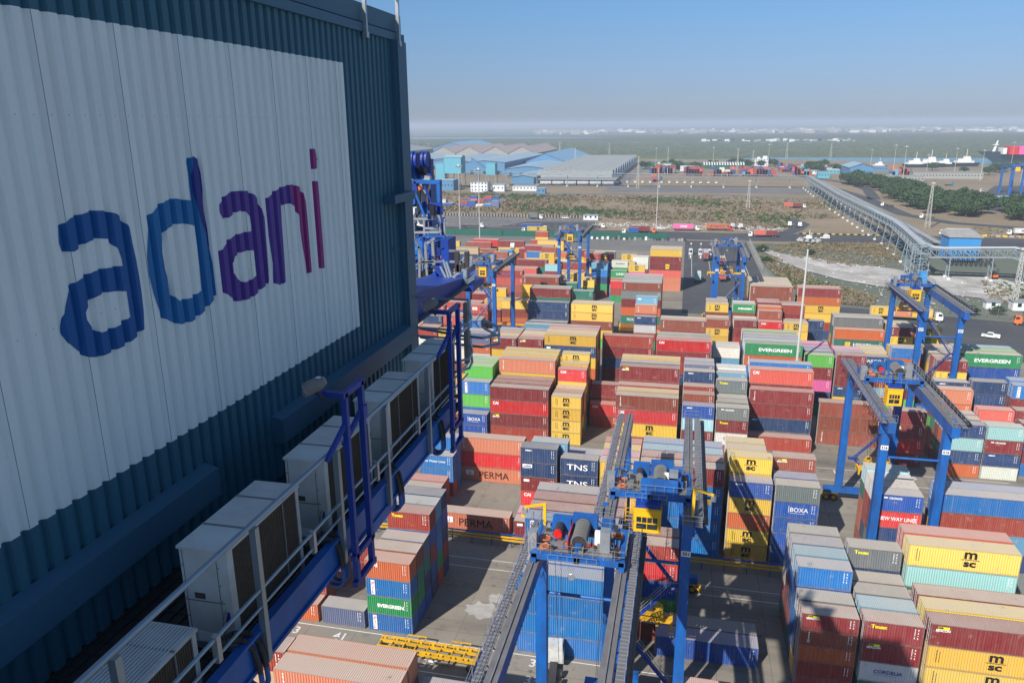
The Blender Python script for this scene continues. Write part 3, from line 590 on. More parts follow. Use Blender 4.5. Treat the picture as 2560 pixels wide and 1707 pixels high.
DATA = (
'1,0,-37.6,79.05,2,2.59,BP gE BP oC,15;1,1,-37.6,81.74,2,2.60,u g k b,1;1,2,-37.6,84.43,2,2.60,u n k v,1;1,3,-37.6,87.12,2,2.60,n u m u rT,1;1,4,-37.6,89.81,2,2.60,r g B B l,1;1,5,-37.6,92.5,2,2.60,n m n u n,1;1,0,-44.2,79.05,2,2.60,v,1;'
'1,0,-50.8,79.05,2,2.60,o,1;1,1,-50.8,81.74,2,2.60,r r,1;1,3,-50.8,87.12,2,2.60,r r,3;1,4,-44.2,89.81,2,2.60,m r,1;1,0,-17.8,79.05,4,2.83,B B B B,15;1,1,-17.8,81.74,4,2.83,B B B B,1;1,2,-17.8,84.43,4,2.60,B r O m m BP,3;1,3,-17.8,87.12,4,2.60,m G r o k m,1;'
'1,4,-17.8,89.81,4,2.60,m g b m m m,1;1,5,-17.8,92.5,4,2.60,y y m b m v,1;1,4,-4.6,89.81,2,2.62,G u R r,15;1,5,-4.6,92.5,2,2.62,l m r b,1;1,2,-4.6,84.43,2,2.60,b,1;1,1,-0.9,81.74,4,2.90,u,1;1,2,-0.9,84.43,4,2.80,a,1;1,0,15.2,79.05,2,2.07,r r o bH mB,31;'
'1,1,15.2,81.74,2,2.59,y n B a,1;1,2,15.2,84.43,2,2.60,n u B u B,1;1,3,15.2,87.12,2,2.60,k r n B l,1;1,4,15.2,89.81,2,2.60,b m m u v,1;1,5,15.2,92.5,2,2.60,k m w u a,1;1,0,21.8,79.05,2,2.59,k wL mB mT,7;1,1,21.8,81.74,2,2.59,k O B l,1;'
'1,2,21.8,84.43,2,2.59,m b n a,1;1,3,21.8,87.12,2,2.58,m G u a,1;1,4,21.8,89.81,2,2.64,r n y n aT,1;1,5,21.8,92.5,2,2.60,r m n,0;1,0,28.45,79.05,4,2.75,G yM yM mB,7;1,1,28.45,81.74,4,2.77,r k r y,1;1,2,28.45,84.43,4,2.77,n G m m,1;'
'1,3,28.45,87.12,4,2.80,r r mC,0;1,4,28.45,89.81,4,2.88,b r k cR yM,3;1,5,28.45,92.5,4,2.90,k m b m s,1;0,4,-34.9,52.66,4,2.57,o r G m s OH,1;0,5,-34.9,55.35,4,2.57,k m l b r OH,1;0,5,-41.4,55.35,2,2.50,a r G y m r,1;0,3,-41.4,49.97,2,2.58,B y k y y,0;'
'0,4,-41.4,52.66,2,2.58,y o n y y,1;0,5,-22,55.35,4,2.56,b b b n v,1;0,4,-22,52.66,4,2.56,m k n m v,0;2,0,-24.2,106.1,2,2.60,mI,1;2,1,-24.2,108.79,2,2.70,p,0;2,2,-24.2,111.48,2,2.60,B RC mI nZ nS,15;2,3,-22.9,114.17,2,2.60,l u n l l,1;'
'2,2,-17.6,111.48,2,2.92,g n nN nN,3;2,3,-17.6,114.17,2,3.00,a n nN,0;2,4,-17.6,116.86,2,3.00,B n n,0;2,5,-17.6,119.55,2,3.00,y m u,0;2,2,-11.2,111.48,2,2.92,n y y y,7;2,3,-11.2,114.17,2,2.92,l m y p,1;2,4,-11.2,116.86,2,2.92,r g m y,1;'
'2,5,-11.2,119.55,2,2.92,y b r sI,1;2,0,-37.1,106.1,4,2.90,OD,1;2,6,-38.4,123.6,4,2.87,OD R OH,7;2,0,-50,106.1,4,2.75,k v,3;2,1,-49.5,108.79,4,2.70,r b,1;2,2,-49.5,111.48,4,2.70,r s,1;2,5,-43.6,119.55,2,2.50,B B BV B,1;2,4,-43.6,116.86,2,2.53,r B BV,3;'
'2,0,-4.6,106.1,4,2.90,B B B B m,31;2,1,-4.6,108.79,4,2.90,a y m m r,1;2,2,-4.6,111.48,4,2.90,r m G r l,1;2,3,-4.6,114.17,4,2.90,k B B m B,1;2,0,8.45,106.1,2,2.58,yM yM o yM uS,31;2,1,8.45,108.79,2,2.60,o l b y y yM,1;2,2,8.45,111.48,2,2.70,a k y y y,0;'
'2,3,8.45,114.17,2,2.70,m m u m y,0;2,4,8.45,116.86,2,2.68,a r m y y,1;2,5,8.45,119.55,2,2.68,m n m y y,1;2,0,15,106.1,2,2.58,u u u uX a,31;2,1,15,108.79,2,2.58,k r y n u,1;2,2,15,111.48,2,2.48,n O r o n bB,1;2,3,15,114.17,2,2.60,m y o n a,0;'
'2,0,28.6,106.1,2,2.58,b l nG RW uK,7;2,1,28.7,108.79,2,2.54,r a m m w,1;2,2,28.7,111.48,2,2.54,b n r r w,1;2,3,28.7,114.17,2,2.60,b O O k c,1;2,0,36.8,106.1,4,2.74,a n l r B,3;2,1,36.8,108.79,4,2.70,m b y B B,1;2,2,37.5,111.48,4,2.67,O m B,0;'
'2,1,49.5,108.79,4,2.75,G u m r,0;3,0,-44.3,143.3,2,2.60,u uX,3;3,1,-44.3,145.99,2,2.85,B BP G BP,3;3,2,-44.3,148.68,2,2.80,r y k B G,0;3,3,-44.3,151.37,2,2.80,G u y G G,0;3,4,-44.3,154.06,2,2.80,o r O G G,0;3,0,-37.44,143.3,4,2.90,r mB RC m,15;'
'3,1,-37.44,145.99,4,2.92,b r m m,1;3,2,-37.44,148.68,4,2.92,m b m m,1;3,3,-37.44,151.37,4,3.04,r b r y OH,1;3,4,-37.44,154.06,4,2.57,b m a k o y,1;3,5,-37.44,156.75,4,2.60,b u n m y y,1;3,0,-24.6,143.3,2,2.60,yM yM yM yM,15;'
'3,1,-24.6,145.99,2,2.60,r y m m,0;3,2,-24.6,148.68,2,2.60,G o y y,0;3,3,-24.6,151.37,2,2.72,l k b y RC,1;3,4,-24.6,154.06,2,2.80,B r g b y,1;3,5,-24.6,156.75,2,2.57,l m r o y yM,1;3,4,-18,154.06,2,2.65,r RC,3;3,5,-18,156.75,2,2.97,r m m,1;'
'3,0,-11.6,143.3,4,2.90,b yM RC bH,7;3,1,-11.6,145.99,4,2.92,m y r y,1;3,2,-11.6,148.68,4,2.98,r G m r,1;3,3,-11.6,151.37,4,3.02,O O O m mB,1;3,4,-11.6,154.06,4,3.04,O r a m a,1;3,5,-11.6,156.75,4,2.57,m O m b r y,1;3,0,1.44,143.3,2,2.59,m m c uS,7;'
'3,1,1.44,145.99,2,2.36,b y b n b,1;3,2,1.44,148.68,2,2.50,r B l m r,1;3,3,1.44,151.37,2,2.47,m r m b m nS,1;3,4,1.44,154.06,2,2.57,k r G r n v,1;3,5,1.44,156.75,2,2.57,o l m m u v,0;3,0,7.92,143.3,2,2.62,b wL mT aK,7;3,1,7.92,145.99,2,2.65,l O a a,1;'
'3,2,7.92,148.68,2,2.65,r m u a,0;3,3,7.92,151.37,2,2.66,u o l k aT,1;3,4,7.92,154.06,2,2.80,o a r B l,1;3,5,7.92,156.75,2,2.40,r a y a n w,1;3,2,14.6,148.68,4,2.90,r,1;3,3,14.6,151.37,4,2.95,a nS m mH,7;3,4,14.6,154.06,4,3.04,n m n m sC,1;'
'3,5,14.6,156.75,4,2.65,r r B m B B,1;3,4,28.6,154.06,4,3.03,bH b b,7;3,1,39.9,145.99,2,2.80,m RC mB mH,15;3,0,49,143.3,2,2.59,o n c n,15;3,1,49,145.99,2,2.60,u a o a,1;3,2,49,148.68,2,2.60,b g m v,1;3,3,49,151.37,2,2.84,m b g o OH,3;'
'3,4,49,154.06,2,2.48,o r G m n nS,1;3,4,55.6,154.06,2,2.55,g n m n n n,3;3,0,55.4,143.3,2,2.59,w nS mK c,15;3,1,55.4,145.99,2,2.40,m u m l,0;3,2,55.4,148.68,2,2.90,g o r s,1;3,2,61.6,148.68,2,2.36,b o b m m,0;3,3,61.6,151.37,2,2.63,G G g u m BP,1;'
'3,1,61.9,145.99,2,2.58,B m B m,0;3,4,61.9,154.06,2,2.65,b l b b m B,0;4,0,-43.92,170.4,2,2.84,O r n y mB,1;4,1,-43.92,173.09,2,2.84,b b g y y,0;4,2,-43.92,175.78,2,2.84,a o m m r,0;4,3,-43.92,178.47,2,2.84,m u a b a,0;4,0,-50.4,170.4,2,2.50,u b m wS o v,3;'
'4,1,-50.4,173.09,2,2.50,l o y o n a,0;4,0,-37.44,170.4,2,2.38,o m b y o mB,1;4,1,-37.44,173.09,2,2.38,r b a b r s,0;4,2,-37.44,175.78,2,2.38,B b a l n y,0;4,3,-37.44,178.47,2,2.38,l m a m B u,0;4,0,-31,170.4,4,2.62,o m o y nI yM,3;'
'4,1,-31,173.09,4,2.62,m r r O y y,0;4,2,-31,175.78,4,2.62,b a b y m s,0;4,3,-31,178.47,4,2.62,m B m O m m,0;4,3,-18.1,178.47,4,2.80,b m n m r,15;4,0,-4.9,170.4,4,2.63,y O n r m RC,3;4,1,-4.9,173.09,4,2.62,m b b r m m,0;4,2,-4.9,175.78,4,2.62,m r k y r k,0;'
'4,2,7.92,175.78,2,2.66,m r n l w,1;4,3,7.92,178.47,2,2.66,l l a k w,0;4,0,14.6,170.4,4,2.67,r o r B oH gE,3;4,1,14.6,173.09,4,2.67,G G r m m l,1;4,2,14.6,175.78,4,2.67,m m r g B u,1;4,3,14.6,178.47,4,2.67,r y b b B a,0;4,4,14.6,181.16,4,2.68,m u b n k G,1;'
'4,0,27.4,170.4,2,2.82,g n p m G,7;4,1,27.4,173.09,2,2.38,b k B u m v,0;4,2,27.4,175.78,2,2.38,G y r m u u,0;4,3,27.4,178.47,2,2.42,o y r k r p,0;4,0,34,170.4,2,2.40,g y nS m m m,15;4,1,34,173.09,2,2.40,g r G r m v,0;4,2,34,175.78,2,2.40,g g m y m p,0;'
'4,3,40.6,178.47,2,2.42,b l m m nA,15;4,4,40.6,181.16,2,2.52,r b r y t,0;4,5,40.6,183.85,2,2.56,a l r m t,0;4,3,47,178.47,2,2.40,G m B m oH B,63;4,4,47,181.16,2,2.80,r g g y y,0;4,0,54,170.4,2,2.40,G a r m yM m,3;4,1,54,173.09,2,2.40,G m b b m r,0;'
'4,2,54,175.78,2,2.40,u m r g y t,0;4,3,54,178.47,2,2.40,y G m m b v,0;4,4,54,181.16,2,2.42,y B l g y t,0;4,2,60,175.78,4,2.96,l r n u gE,3;4,3,60,178.47,4,2.96,g b u n G,1;4,4,60,181.16,4,2.96,y g G B l,1;5,0,-5.2,207.5,4,2.80,a k r bH,1;'
'5,1,-5.2,210.19,4,2.80,g b m t,0;5,0,7.1,207.5,2,2.38,g u y yM b,3;5,1,7.1,210.19,2,2.38,G b y r t,0;5,3,7.1,215.57,2,2.40,r y r O b yM,1;5,4,7.1,218.26,2,2.40,y B m r k m,0;5,5,7.1,220.95,2,2.40,b y m b r a,0;5,0,14.4,207.5,2,2.40,r n r m m,1;'
'5,1,14.4,210.19,2,2.40,r m r r w,0;5,3,14.4,215.57,2,2.43,o r u r b gE,1;5,4,14.4,218.26,2,2.43,y b r O n w,0;5,0,20.88,207.5,2,2.38,a b r r RC,1;5,1,20.88,210.19,2,2.84,b b y m b,1;5,2,20.88,212.88,2,2.48,g O B y o oI,0;'
'5,3,20.88,215.57,2,2.57,b o B m r m,0;5,4,20.88,218.26,2,2.57,o m B G k m,0;5,0,27.36,207.5,2,2.38,y y m y yM,1;5,1,27.36,210.19,2,2.38,O B g y b,0;5,3,27.36,215.57,2,2.48,l n g m m r,1;5,4,27.36,218.26,2,2.48,r b r m b m,0;'
'5,4,33.2,218.26,2,2.52,u n n n,1;5,0,40.2,207.5,4,2.70,u k kJ o,3;5,1,40.2,210.19,4,2.68,m b r k a,1;5,2,40.2,212.88,4,2.68,u r y k a,0;5,0,53.28,207.5,2,2.40,r u b yM mH,3;5,1,53.28,210.19,2,2.40,O r G m y,0;5,2,53.28,212.88,2,2.40,g k a r t,0;'
'5,0,59.76,207.5,2,2.44,B m y yM yM,3;5,1,59.76,210.19,2,2.44,u m b k t,0;5,1,-44.2,210.19,4,2.47,y n l,0;5,2,-44.2,212.88,4,2.53,m m n,0;5,3,-44.2,215.57,4,2.58,u m n n n,3;5,4,-44.2,218.26,4,2.73,m m u m k m,1;5,5,-44.2,220.95,4,2.73,l b m u m a,0;'
'5,5,-31.6,220.95,2,2.58,r y m B b k,1;5,3,-31.3,215.57,4,2.56,G y b yM yM,7;5,4,-31.3,218.26,4,2.56,u l r m t,0;5,0,-12.4,207.5,2,2.36,m g r w nS,3;5,1,-12.4,210.19,2,2.40,b r b u r OH,1;5,2,-12.4,212.88,2,2.70,m b b n m lI,1;'
'5,0,-63.36,207.5,2,2.60,w wQ,0;5,1,-63.36,210.19,2,2.60,m u B,1;5,2,-63.36,212.88,2,2.60,n k k,0;5,2,-69.84,212.88,2,2.67,g b sD,1;5,3,-69.84,215.57,2,2.67,n y r,0;5,4,-63.36,218.26,2,2.60,g r r sD,1;5,0,-76.32,207.5,2,2.60,w r,3;'
'5,3,-76.32,215.57,2,2.60,b u s s,1;6,0,-18.2,234.6,4,2.63,o kX o m a bH,3;6,1,-18.2,237.29,4,2.63,m u m m m l,0;6,2,-18.2,239.98,4,2.63,m g G b b k,0;6,3,-18.2,242.67,4,2.63,g a b y n v,0;6,4,-18.2,245.36,4,2.63,r r m y r a,0;'
'6,5,-18.2,248.05,4,2.63,r a G O m p,0;6,0,20.4,234.6,4,2.67,g n b b b bH,3;6,1,20.4,237.29,4,2.67,B b m r r t,0;6,2,20.4,239.98,4,2.67,O o m r m t,0;6,3,20.4,242.67,4,2.67,m m m u y t,0;6,4,20.4,245.36,4,2.67,y b m m y t,0;'
'6,5,20.4,248.05,4,2.67,r O g r k t,0;6,1,34.4,237.29,4,2.57,n r y yM o m,7;6,2,34.4,239.98,4,2.57,l b n m m o,0;6,2,-51.2,239.98,4,2.57,y b m y y bH,1;6,3,-51.2,242.67,4,2.57,b u y m m b,0;6,4,-46,245.36,4,2.54,u o B r k,0;'
'6,0,-76.32,234.6,4,2.33,u u s,1;6,1,-76.32,237.29,4,2.33,G r s,0;6,3,-63.36,242.67,2,2.60,B m y y,0;6,1,-13,237.29,2,2.60,r l,0;6,0,-27,234.6,2,2.60,g,0;6,0,-19,234.6,2,2.60,y,0;7,3,-66.3,279.87,4,2.65,u u u s,0;7,4,-66.3,282.56,4,2.65,b m r m,0;'
'7,5,-63,285.25,4,2.60,n b o k m,1;7,2,-56,277.18,2,2.67,m y y,0;7,3,-50.8,279.87,2,2.46,b m B m c,0;7,6,-26.4,287.94,2,2.64,O r m g wQ,0;7,3,-26,279.87,2,2.60,m m r,0;7,4,-26.2,282.56,2,2.60,a u k gU,0;7,2,-26,277.18,2,3.00,B lI,0;'
'7,1,-25.5,274.49,2,2.67,g r R,0;7,5,-19.8,285.25,2,2.40,m b y p yM,0;7,4,-33.5,282.56,2,2.60,b g n B l,0;7,5,-33.5,285.25,2,2.60,m m u B n,0;8,0,-12.6,299,4,2.67,O O s mM m y,7;8,1,-12.6,301.69,4,2.67,m r O k k t,0;8,2,-12.6,304.38,4,2.67,m O m n m t,0;'
'8,3,-12.6,307.07,4,2.67,n m b m y t,0;8,2,-19.5,304.38,2,2.40,k g m wO wO,0;8,3,-19.5,307.07,2,2.40,r r l m w,0;8,2,-33.5,304.38,2,2.60,O B a r mM,0;8,3,-33.5,307.07,2,2.60,r n l m m,0;8,4,-40,309.76,4,3.00,m r y r,0;8,5,-40,312.45,4,3.00,m g m r,0;'
'8,4,-24.5,309.76,2,2.40,m y g B yM,0;8,4,-65,309.76,4,2.92,r g m O m,0;8,5,-65,312.45,4,2.92,g k m y r,0;8,2,-63,304.38,2,2.60,r k r y B,0;8,1,-57,301.69,2,2.60,m b m y yM,0;8,3,-57,307.07,2,2.42,m m r m o b,0;9,2,-84,341.38,4,2.88,o r y m,1;'
'9,3,-97,344.07,4,2.88,O y r R,0;9,4,-97,346.76,4,2.88,G m m r,0;9,1,-99,338.69,4,2.75,m y B b,0;9,0,-73,336,2,3.00,y m m,0;9,1,-73,338.69,2,3.00,m r o,0;9,3,-66,344.07,4,2.88,m y y y,0;9,4,-70,346.76,4,2.88,G r y r,0;9,5,-68,349.45,2,2.50,b a u b y r,0;'
'9,2,-24,341.38,2,2.75,n B,0;9,1,-42,338.69,4,2.67,m y t,0;9,2,-42,341.38,4,2.67,y y t,0;9,0,-45,336,2,3.00,m y m,0;9,5,-118,372,2,3.00,O yM,0;6,0,-89.28,234.6,2,2.60,y r y y,0;6,1,-89.28,237.29,2,2.60,k a n r,0;6,2,-89.28,239.98,2,2.60,m B y r,0;'
'6,4,-89.28,245.36,2,2.60,o B R b,0;6,5,-89.28,248.05,2,2.60,y r y,0;6,4,-82.8,245.36,4,2.80,r a m,1;6,5,-82.8,248.05,4,2.80,s k yM,0;6,2,-69.84,239.98,2,2.60,B s,0;6,3,-69.84,242.67,2,2.60,t,0;6,4,-69.84,245.36,2,2.60,a n m,0;'
'6,5,-69.84,248.05,2,2.60,k n o,0;6,0,-63.36,234.6,2,2.60,o m,0;6,1,-63.36,237.29,2,2.60,n r y,0;6,4,-63.36,245.36,2,2.60,R r t,0;6,0,-56.88,234.6,4,2.80,o b y,7;6,1,-56.88,237.29,4,2.80,t u m,0;7,0,-95.76,271.8,2,2.60,k B b o,0;'
'7,1,-95.76,274.49,2,2.60,w b b a u,0;7,2,-95.76,277.18,2,2.60,y n yM,0;7,3,-95.76,279.87,2,2.60,b b r y,0;7,5,-95.76,285.25,2,2.60,o k u b,0;7,0,-89.28,271.8,2,2.60,o y t,0;7,1,-89.28,274.49,2,2.60,m u n,0;7,2,-89.28,277.18,2,2.60,n y o,0;'
'7,4,-89.28,282.56,2,2.60,t b s,0;7,5,-89.28,285.25,2,2.60,y r y,0;7,0,-82.8,271.8,4,2.80,m b m u,7;7,3,-82.8,279.87,4,2.80,m r n,0;7,0,-69.84,271.8,4,2.80,b b s r,3;7,0,-56.88,271.8,2,2.60,m o,0;7,0,-50.4,271.8,2,2.60,n yM,0;'
'7,4,-50.4,282.56,2,2.60,y a s,0;7,5,-50.4,285.25,2,2.60,u o,0;7,0,-43.92,271.8,2,2.60,u r,0;7,1,-43.92,274.49,2,2.60,t yM,0;7,4,-43.92,282.56,2,2.60,m o,0;7,1,-37.44,274.49,2,2.60,y k yM,0;7,3,-37.44,279.87,2,2.60,B b yM,0;'
'8,0,-102.24,299,2,2.60,B b u,0;8,1,-102.24,301.69,2,2.60,n k o r,0;8,4,-102.24,309.76,2,2.60,s k m o,0;8,1,-95.76,301.69,4,2.80,r y r,1;8,2,-95.76,304.38,4,2.80,r w y n t,3;8,4,-95.76,309.76,4,2.80,r m a yM,0;8,1,-82.8,301.69,2,2.60,y n m,0;'
'8,2,-82.8,304.38,2,2.60,m y y,0;8,4,-82.8,309.76,2,2.60,B m,0;8,5,-82.8,312.45,2,2.60,o y o,0;8,0,-76.32,299,2,2.60,r m y r,0;8,1,-76.32,301.69,2,2.60,n y u a b,0;8,3,-76.32,307.07,2,2.60,o b B yM,0;8,4,-76.32,309.76,2,2.60,B r s yM,0;'
'8,5,-76.32,312.45,2,2.60,m a w w,0;8,0,-69.84,299,4,2.80,r,0;8,1,-69.84,301.69,4,2.80,r,0;8,0,-50.4,299,4,2.80,y yM,0;8,1,-50.4,301.69,4,2.80,o R,0;8,2,-50.4,304.38,4,2.80,y y,0;8,3,-50.4,307.07,4,2.80,k m r,1;8,1,-37.44,301.69,2,2.60,r m y B,0;'
'8,0,-30.96,299,2,2.60,m r B B,0;8,1,-30.96,301.69,2,2.60,o b,0;8,1,-24.48,301.69,2,2.60,B o r yM,0;9,0,-115.2,336,2,2.60,y u,0;9,4,-115.2,346.76,2,2.60,t u u,0;9,5,-115.2,349.45,2,2.60,t y n,0;9,0,-108.72,336,4,2.80,u r r,0;'
'9,5,-108.72,349.45,4,2.80,n r,0;9,0,-95.76,336,4,2.80,b s b,0;9,1,-82.8,338.69,2,2.60,o m B,0;9,3,-76.32,344.07,2,2.60,R y m,0;9,0,-56.88,336,2,2.60,k w o,0;9,2,-56.88,341.38,2,2.60,n t,0;9,5,-56.88,349.45,2,2.60,a k yM,0;'
'5,1,-95.76,210.19,4,2.80,t u,0;5,2,-95.76,212.88,4,2.80,s s m,0;5,3,-95.76,215.57,4,2.80,o s,0;5,4,-95.76,218.26,4,2.80,n b m,0;5,1,-82.8,210.19,2,2.60,b yM,0;5,2,-82.8,212.88,2,2.60,b o,0;5,4,-82.8,218.26,2,2.60,b y,0;5,1,-76.32,210.19,2,2.60,y b,0;'
'5,2,-76.32,212.88,2,2.60,y o n,1;5,5,-76.32,220.95,2,2.60,t k w,0;5,0,-69.84,207.5,2,2.60,t yM,1;5,1,-69.84,210.19,2,2.60,o,0;5,4,-69.84,218.26,2,2.60,m o,0;4,1,-76.32,173.09,2,2.60,m b,0;4,2,-76.32,175.78,2,2.60,m m,0;4,3,-76.32,178.47,2,2.60,o r,0;'
'4,4,-76.32,181.16,2,2.60,u R,0;4,5,-76.32,183.85,2,2.60,t B,0;4,0,-69.84,170.4,4,2.80,b k r,0;4,1,-69.84,173.09,4,2.80,yM,0;4,2,-69.84,175.78,4,2.80,w,0;4,2,-56.88,175.78,4,2.80,y b,0;4,3,-56.88,178.47,4,2.80,m B w,0;4,5,-56.88,183.85,4,2.80,s B,0;'
'3,0,-69.84,143.3,4,2.80,o m a,0;3,2,-69.84,148.68,4,2.80,k r k b,0;3,3,-69.84,151.37,4,2.80,y m r,0;3,4,-69.84,154.06,4,2.80,y m y w,0;3,2,-56.88,148.68,4,2.80,b y,0;3,4,-56.88,154.06,4,2.80,o y,0;3,5,-56.88,156.75,4,2.80,w a,0;'
''
)

# ------------------------------------------------------------------ ground
def ground_mat(name, c1, c2, c3, scale, rough=0.85, lines=None):
    m, nt, b = base(name, rough, 0, 0.2)
    tc = nt.nodes.new('ShaderNodeTexCoord'); P = tc.outputs['Object']
    n1 = noise(nt, P, scale, 5, 0.6); n2 = noise(nt, P, scale*6.3, 4, 0.7)
    c = mixc(nt, ramp(nt, n1, [(0.35, 0.0), (0.65, 1.0)]), c1, c2)
    c = mixc(nt, ramp(nt, n2, [(0.55, 0.0), (0.75, 0.7)]), c, c3)
    nt.links.new(c, b.inputs['Base Color']); return m, nt, b, P, c
m, nt, b, P, c = ground_mat('yard_concrete', (0.270, 0.245, 0.205), (0.205, 0.188, 0.160), (0.12, 0.11, 0.095), 0.06)
br = nt.nodes.new('ShaderNodeTexBrick'); br.offset = 0.0
br.inputs['Scale'].default_value = 1; br.inputs['Brick Width'].default_value = 6.5; br.inputs['Row Height'].default_value = 5.4
br.inputs['Mortar Size'].default_value = 0.035; br.inputs['Color1'].default_value = (1,1,1,1); br.inputs['Color2'].default_value = (0.93,0.93,0.93,1); br.inputs['Mortar'].default_value = (0.55,0.55,0.55,1)
nt.links.new(P, br.inputs['Vector'])
n4 = noise(nt, P, 0.05, 4, 0.6, (0.3, 3.0, 1))
c = mixc(nt, 1.0, c, br.outputs[0], 'MULTIPLY')
c = mixc(nt, ramp(nt, n4, [(0.50, 0.0), (0.72, 0.70)]), c, (0.085, 0.08, 0.075))
n5 = noise(nt, P, 0.55, 5, 0.7); c = mixc(nt, ramp(nt, n5, [(0.63, 0.0), (0.70, 0.75)]), c, (0.05, 0.047, 0.043))
n6 = noise(nt, P, 0.22, 4, 0.7, (1, 2.2, 1)); c = mixc(nt, ramp(nt, n6, [(0.62, 0.0), (0.70, 0.45)]), c, (0.42, 0.40, 0.36))      # tyre tracks
nt.links.new(c, b.inputs['Base Color'])
ground_mat('asphalt', (0.060, 0.064, 0.075), (0.085, 0.088, 0.095), (0.13, 0.125, 0.12), 0.03)
ground_mat('grey_paving', (0.185, 0.178, 0.17), (0.14, 0.138, 0.135), (0.10, 0.10, 0.10), 0.02)
m, nt, b, P, c = ground_mat('scrub_soil', (0.275, 0.215, 0.150), (0.205, 0.168, 0.112), (0.105, 0.115, 0.055), 0.012, 0.95)
n3 = noise(nt, P, 0.02, 5, 0.7, (0.6, 1.6, 1))
c = mixc(nt, ramp(nt, n3, [(0.60, 0.0), (0.68, 0.8)]), c, (0.33, 0.31, 0.28))
nt.links.new(c, b.inputs['Base Color'])
ground_mat('rubble_white', (0.52, 0.51, 0.49), (0.30, 0.285, 0.26), (0.16, 0.15, 0.13), 0.09, 0.95)
ground_mat('dirt_track', (0.40, 0.385, 0.36), (0.32, 0.30, 0.275), (0.24, 0.22, 0.20), 0.08, 0.95)
ground_mat('mangrove', (0.085, 0.105, 0.060), (0.072, 0.095, 0.060), (0.055, 0.075, 0.05), 0.004, 0.95)
ground_mat('far_land', (0.17, 0.17, 0.15), (0.09, 0.12, 0.08), (0.25, 0.23, 0.2), 0.002, 0.95)
m, nt, b = base('water', 0.25, 0, 0.5)
tc = nt.nodes.new('ShaderNodeTexCoord'); n = noise(nt, tc.outputs['Object'], 0.05, 4, 0.6)
nt.links.new(mixc(nt, n, (0.085, 0.20, 0.215), (0.11, 0.235, 0.245)), b.inputs['Base Color'])

def sheet(name, pts, mat, z, kind='structure', sub=None):
    o = MB().m(mat).poly([(x, y, z) for x, y in pts]).build(name); return tag(o, kind=kind)
FARX = 30000
sheet('ground', [(-FARX, -400), (FARX, -400), (FARX, FARX), (-FARX, FARX)], 'far_land', -0.30)
sheet('marsh', [(-2600, 1180), (9000, 1180), (12000, 4300), (-9000, 4300)], 'mangrove', -0.22)
sheet('shore', [(-2600, 430), (900, 430), (760, 1010), (340, 1330), (180, 1440), (-2600, 1560)], 'scrub_soil', -0.10)
sheet('yard', [(-420, -120), (132, -120), (132, 210), (122, 262), (70, 280), (38, 290), (34, 436), (-420, 436)], 'yard_concrete', 0.0)
sheet('east_apron', [(34.5, 289), (42, 282), (70, 281), (122, 262), (170, 240), (400, 120), (400, -120), (131, -120), (131, 262), (60, 283)][0:2]+[(122, 262.4), (170, 240), (400, 120), (400, -120), (132.05, -120), (132.05, 262)], 'asphalt', -0.004)
# darker driven lane between the blocks and the gate, to the right of the deep blocks
sheet('gate_lane', [(0.6, 262.5), (19.5, 262.5), (33.5, 300), (33.5, 435), (0.6, 435)], 'asphalt', 0.004)
sheet('truck_lane', [(-8, 260), (0.5, 262), (0.5, 220), (-5, 221)], 'asphalt', 0.004) if False else None
sheet('truck_park', [(37, 238), (120, 215), (131.5, 262), (60, 282), (37, 289)], 'asphalt', 0.004)
sheet('back_road', [(-420, 440), (34, 440), (34, 470), (-420, 476)], 'asphalt', 0.004)
sheet('back_road_east', [(34.05, 440), (125, 443), (330, 395), (420, 330), (440, 350), (350, 425), (205, 470), (125, 477), (34.05, 470)], 'asphalt', 0.0)
sheet('lorry_park', [(-420, 478), (-52, 472), (-60, 528), (-420, 540)], 'grey_paving', 0.0)
sheet('dark_apron', [(-118, 476.5), (-54, 474), (-58, 508), (-104, 506)], 'asphalt', 0.006)
sheet('inner_yard', [(-420, 436.2), (-1, 436.2), (-1, 439.8), (-420, 439.8)], 'grey_paving', 0.002)
sheet('rear_yard', [(-420, 395), (0, 395), (0, 435.8), (-420, 435.8)], 'grey_paving', 0.004)
# curving road beyond the conveyor, container lane by the warehouses, roads under the trees
def road(name, pts, wd, mat='asphalt', z=0.006):
    L = []; Rr = []
    for i, p in enumerate(pts):
        a = Vector(pts[max(0, i-1)]); c = Vector(pts[min(len(pts)-1, i+1)]); d = (c-a).normalized(); n = Vector((-d.y, d.x))
        L.append(Vector(p)+n*wd/2); Rr.append(Vector(p)-n*wd/2)
    mb = MB().m(mat)
    for i in range(len(pts)-1): mb.poly([(*Rr[i], z), (*Rr[i+1], z), (*L[i+1], z), (*L[i], z)])
    return tag(mb.build(name), kind='structure')
road('side_road', [(56, 470), (66, 492), (74, 520), (70, 545), (50, 566), (10, 574), (-120, 590), (-260, 602)], 9)
road('warehouse_road', [(-420, 700), (-140, 718), (40, 722), (110, 690), (130, 560)], 12, 'grey_paving')
road('tree_road', [(135, 900), (150, 700), (150, 585), (168, 540), (235, 500), (420, 470), (700, 440)], 11)
road('port_road', [(128, 1010), (170, 880), (170, 800), (155, 700)], 10)
road('estate_road', [(-60, 1290), (-66, 1050), (-72, 830), (-74, 740)], 12, 'grey_paving')
sheet('gate_forecourt', [(-74, 745), (118, 745), (118, 815), (-74, 815)], 'grey_paving', 0.002)
sheet('port_apron', [(205, 640), (250, 560), (520, 500), (720, 560), (560, 900), (300, 860)], 'asphalt', -0.05)
sheet('rubble_ground', [(44, 376), (54, 352), (66, 332), (86, 316), (128, 304), (136, 330), (128, 350), (104, 350), (92, 364), (72, 378), (58, 392), (48, 398)], 'rubble_white', -0.02)
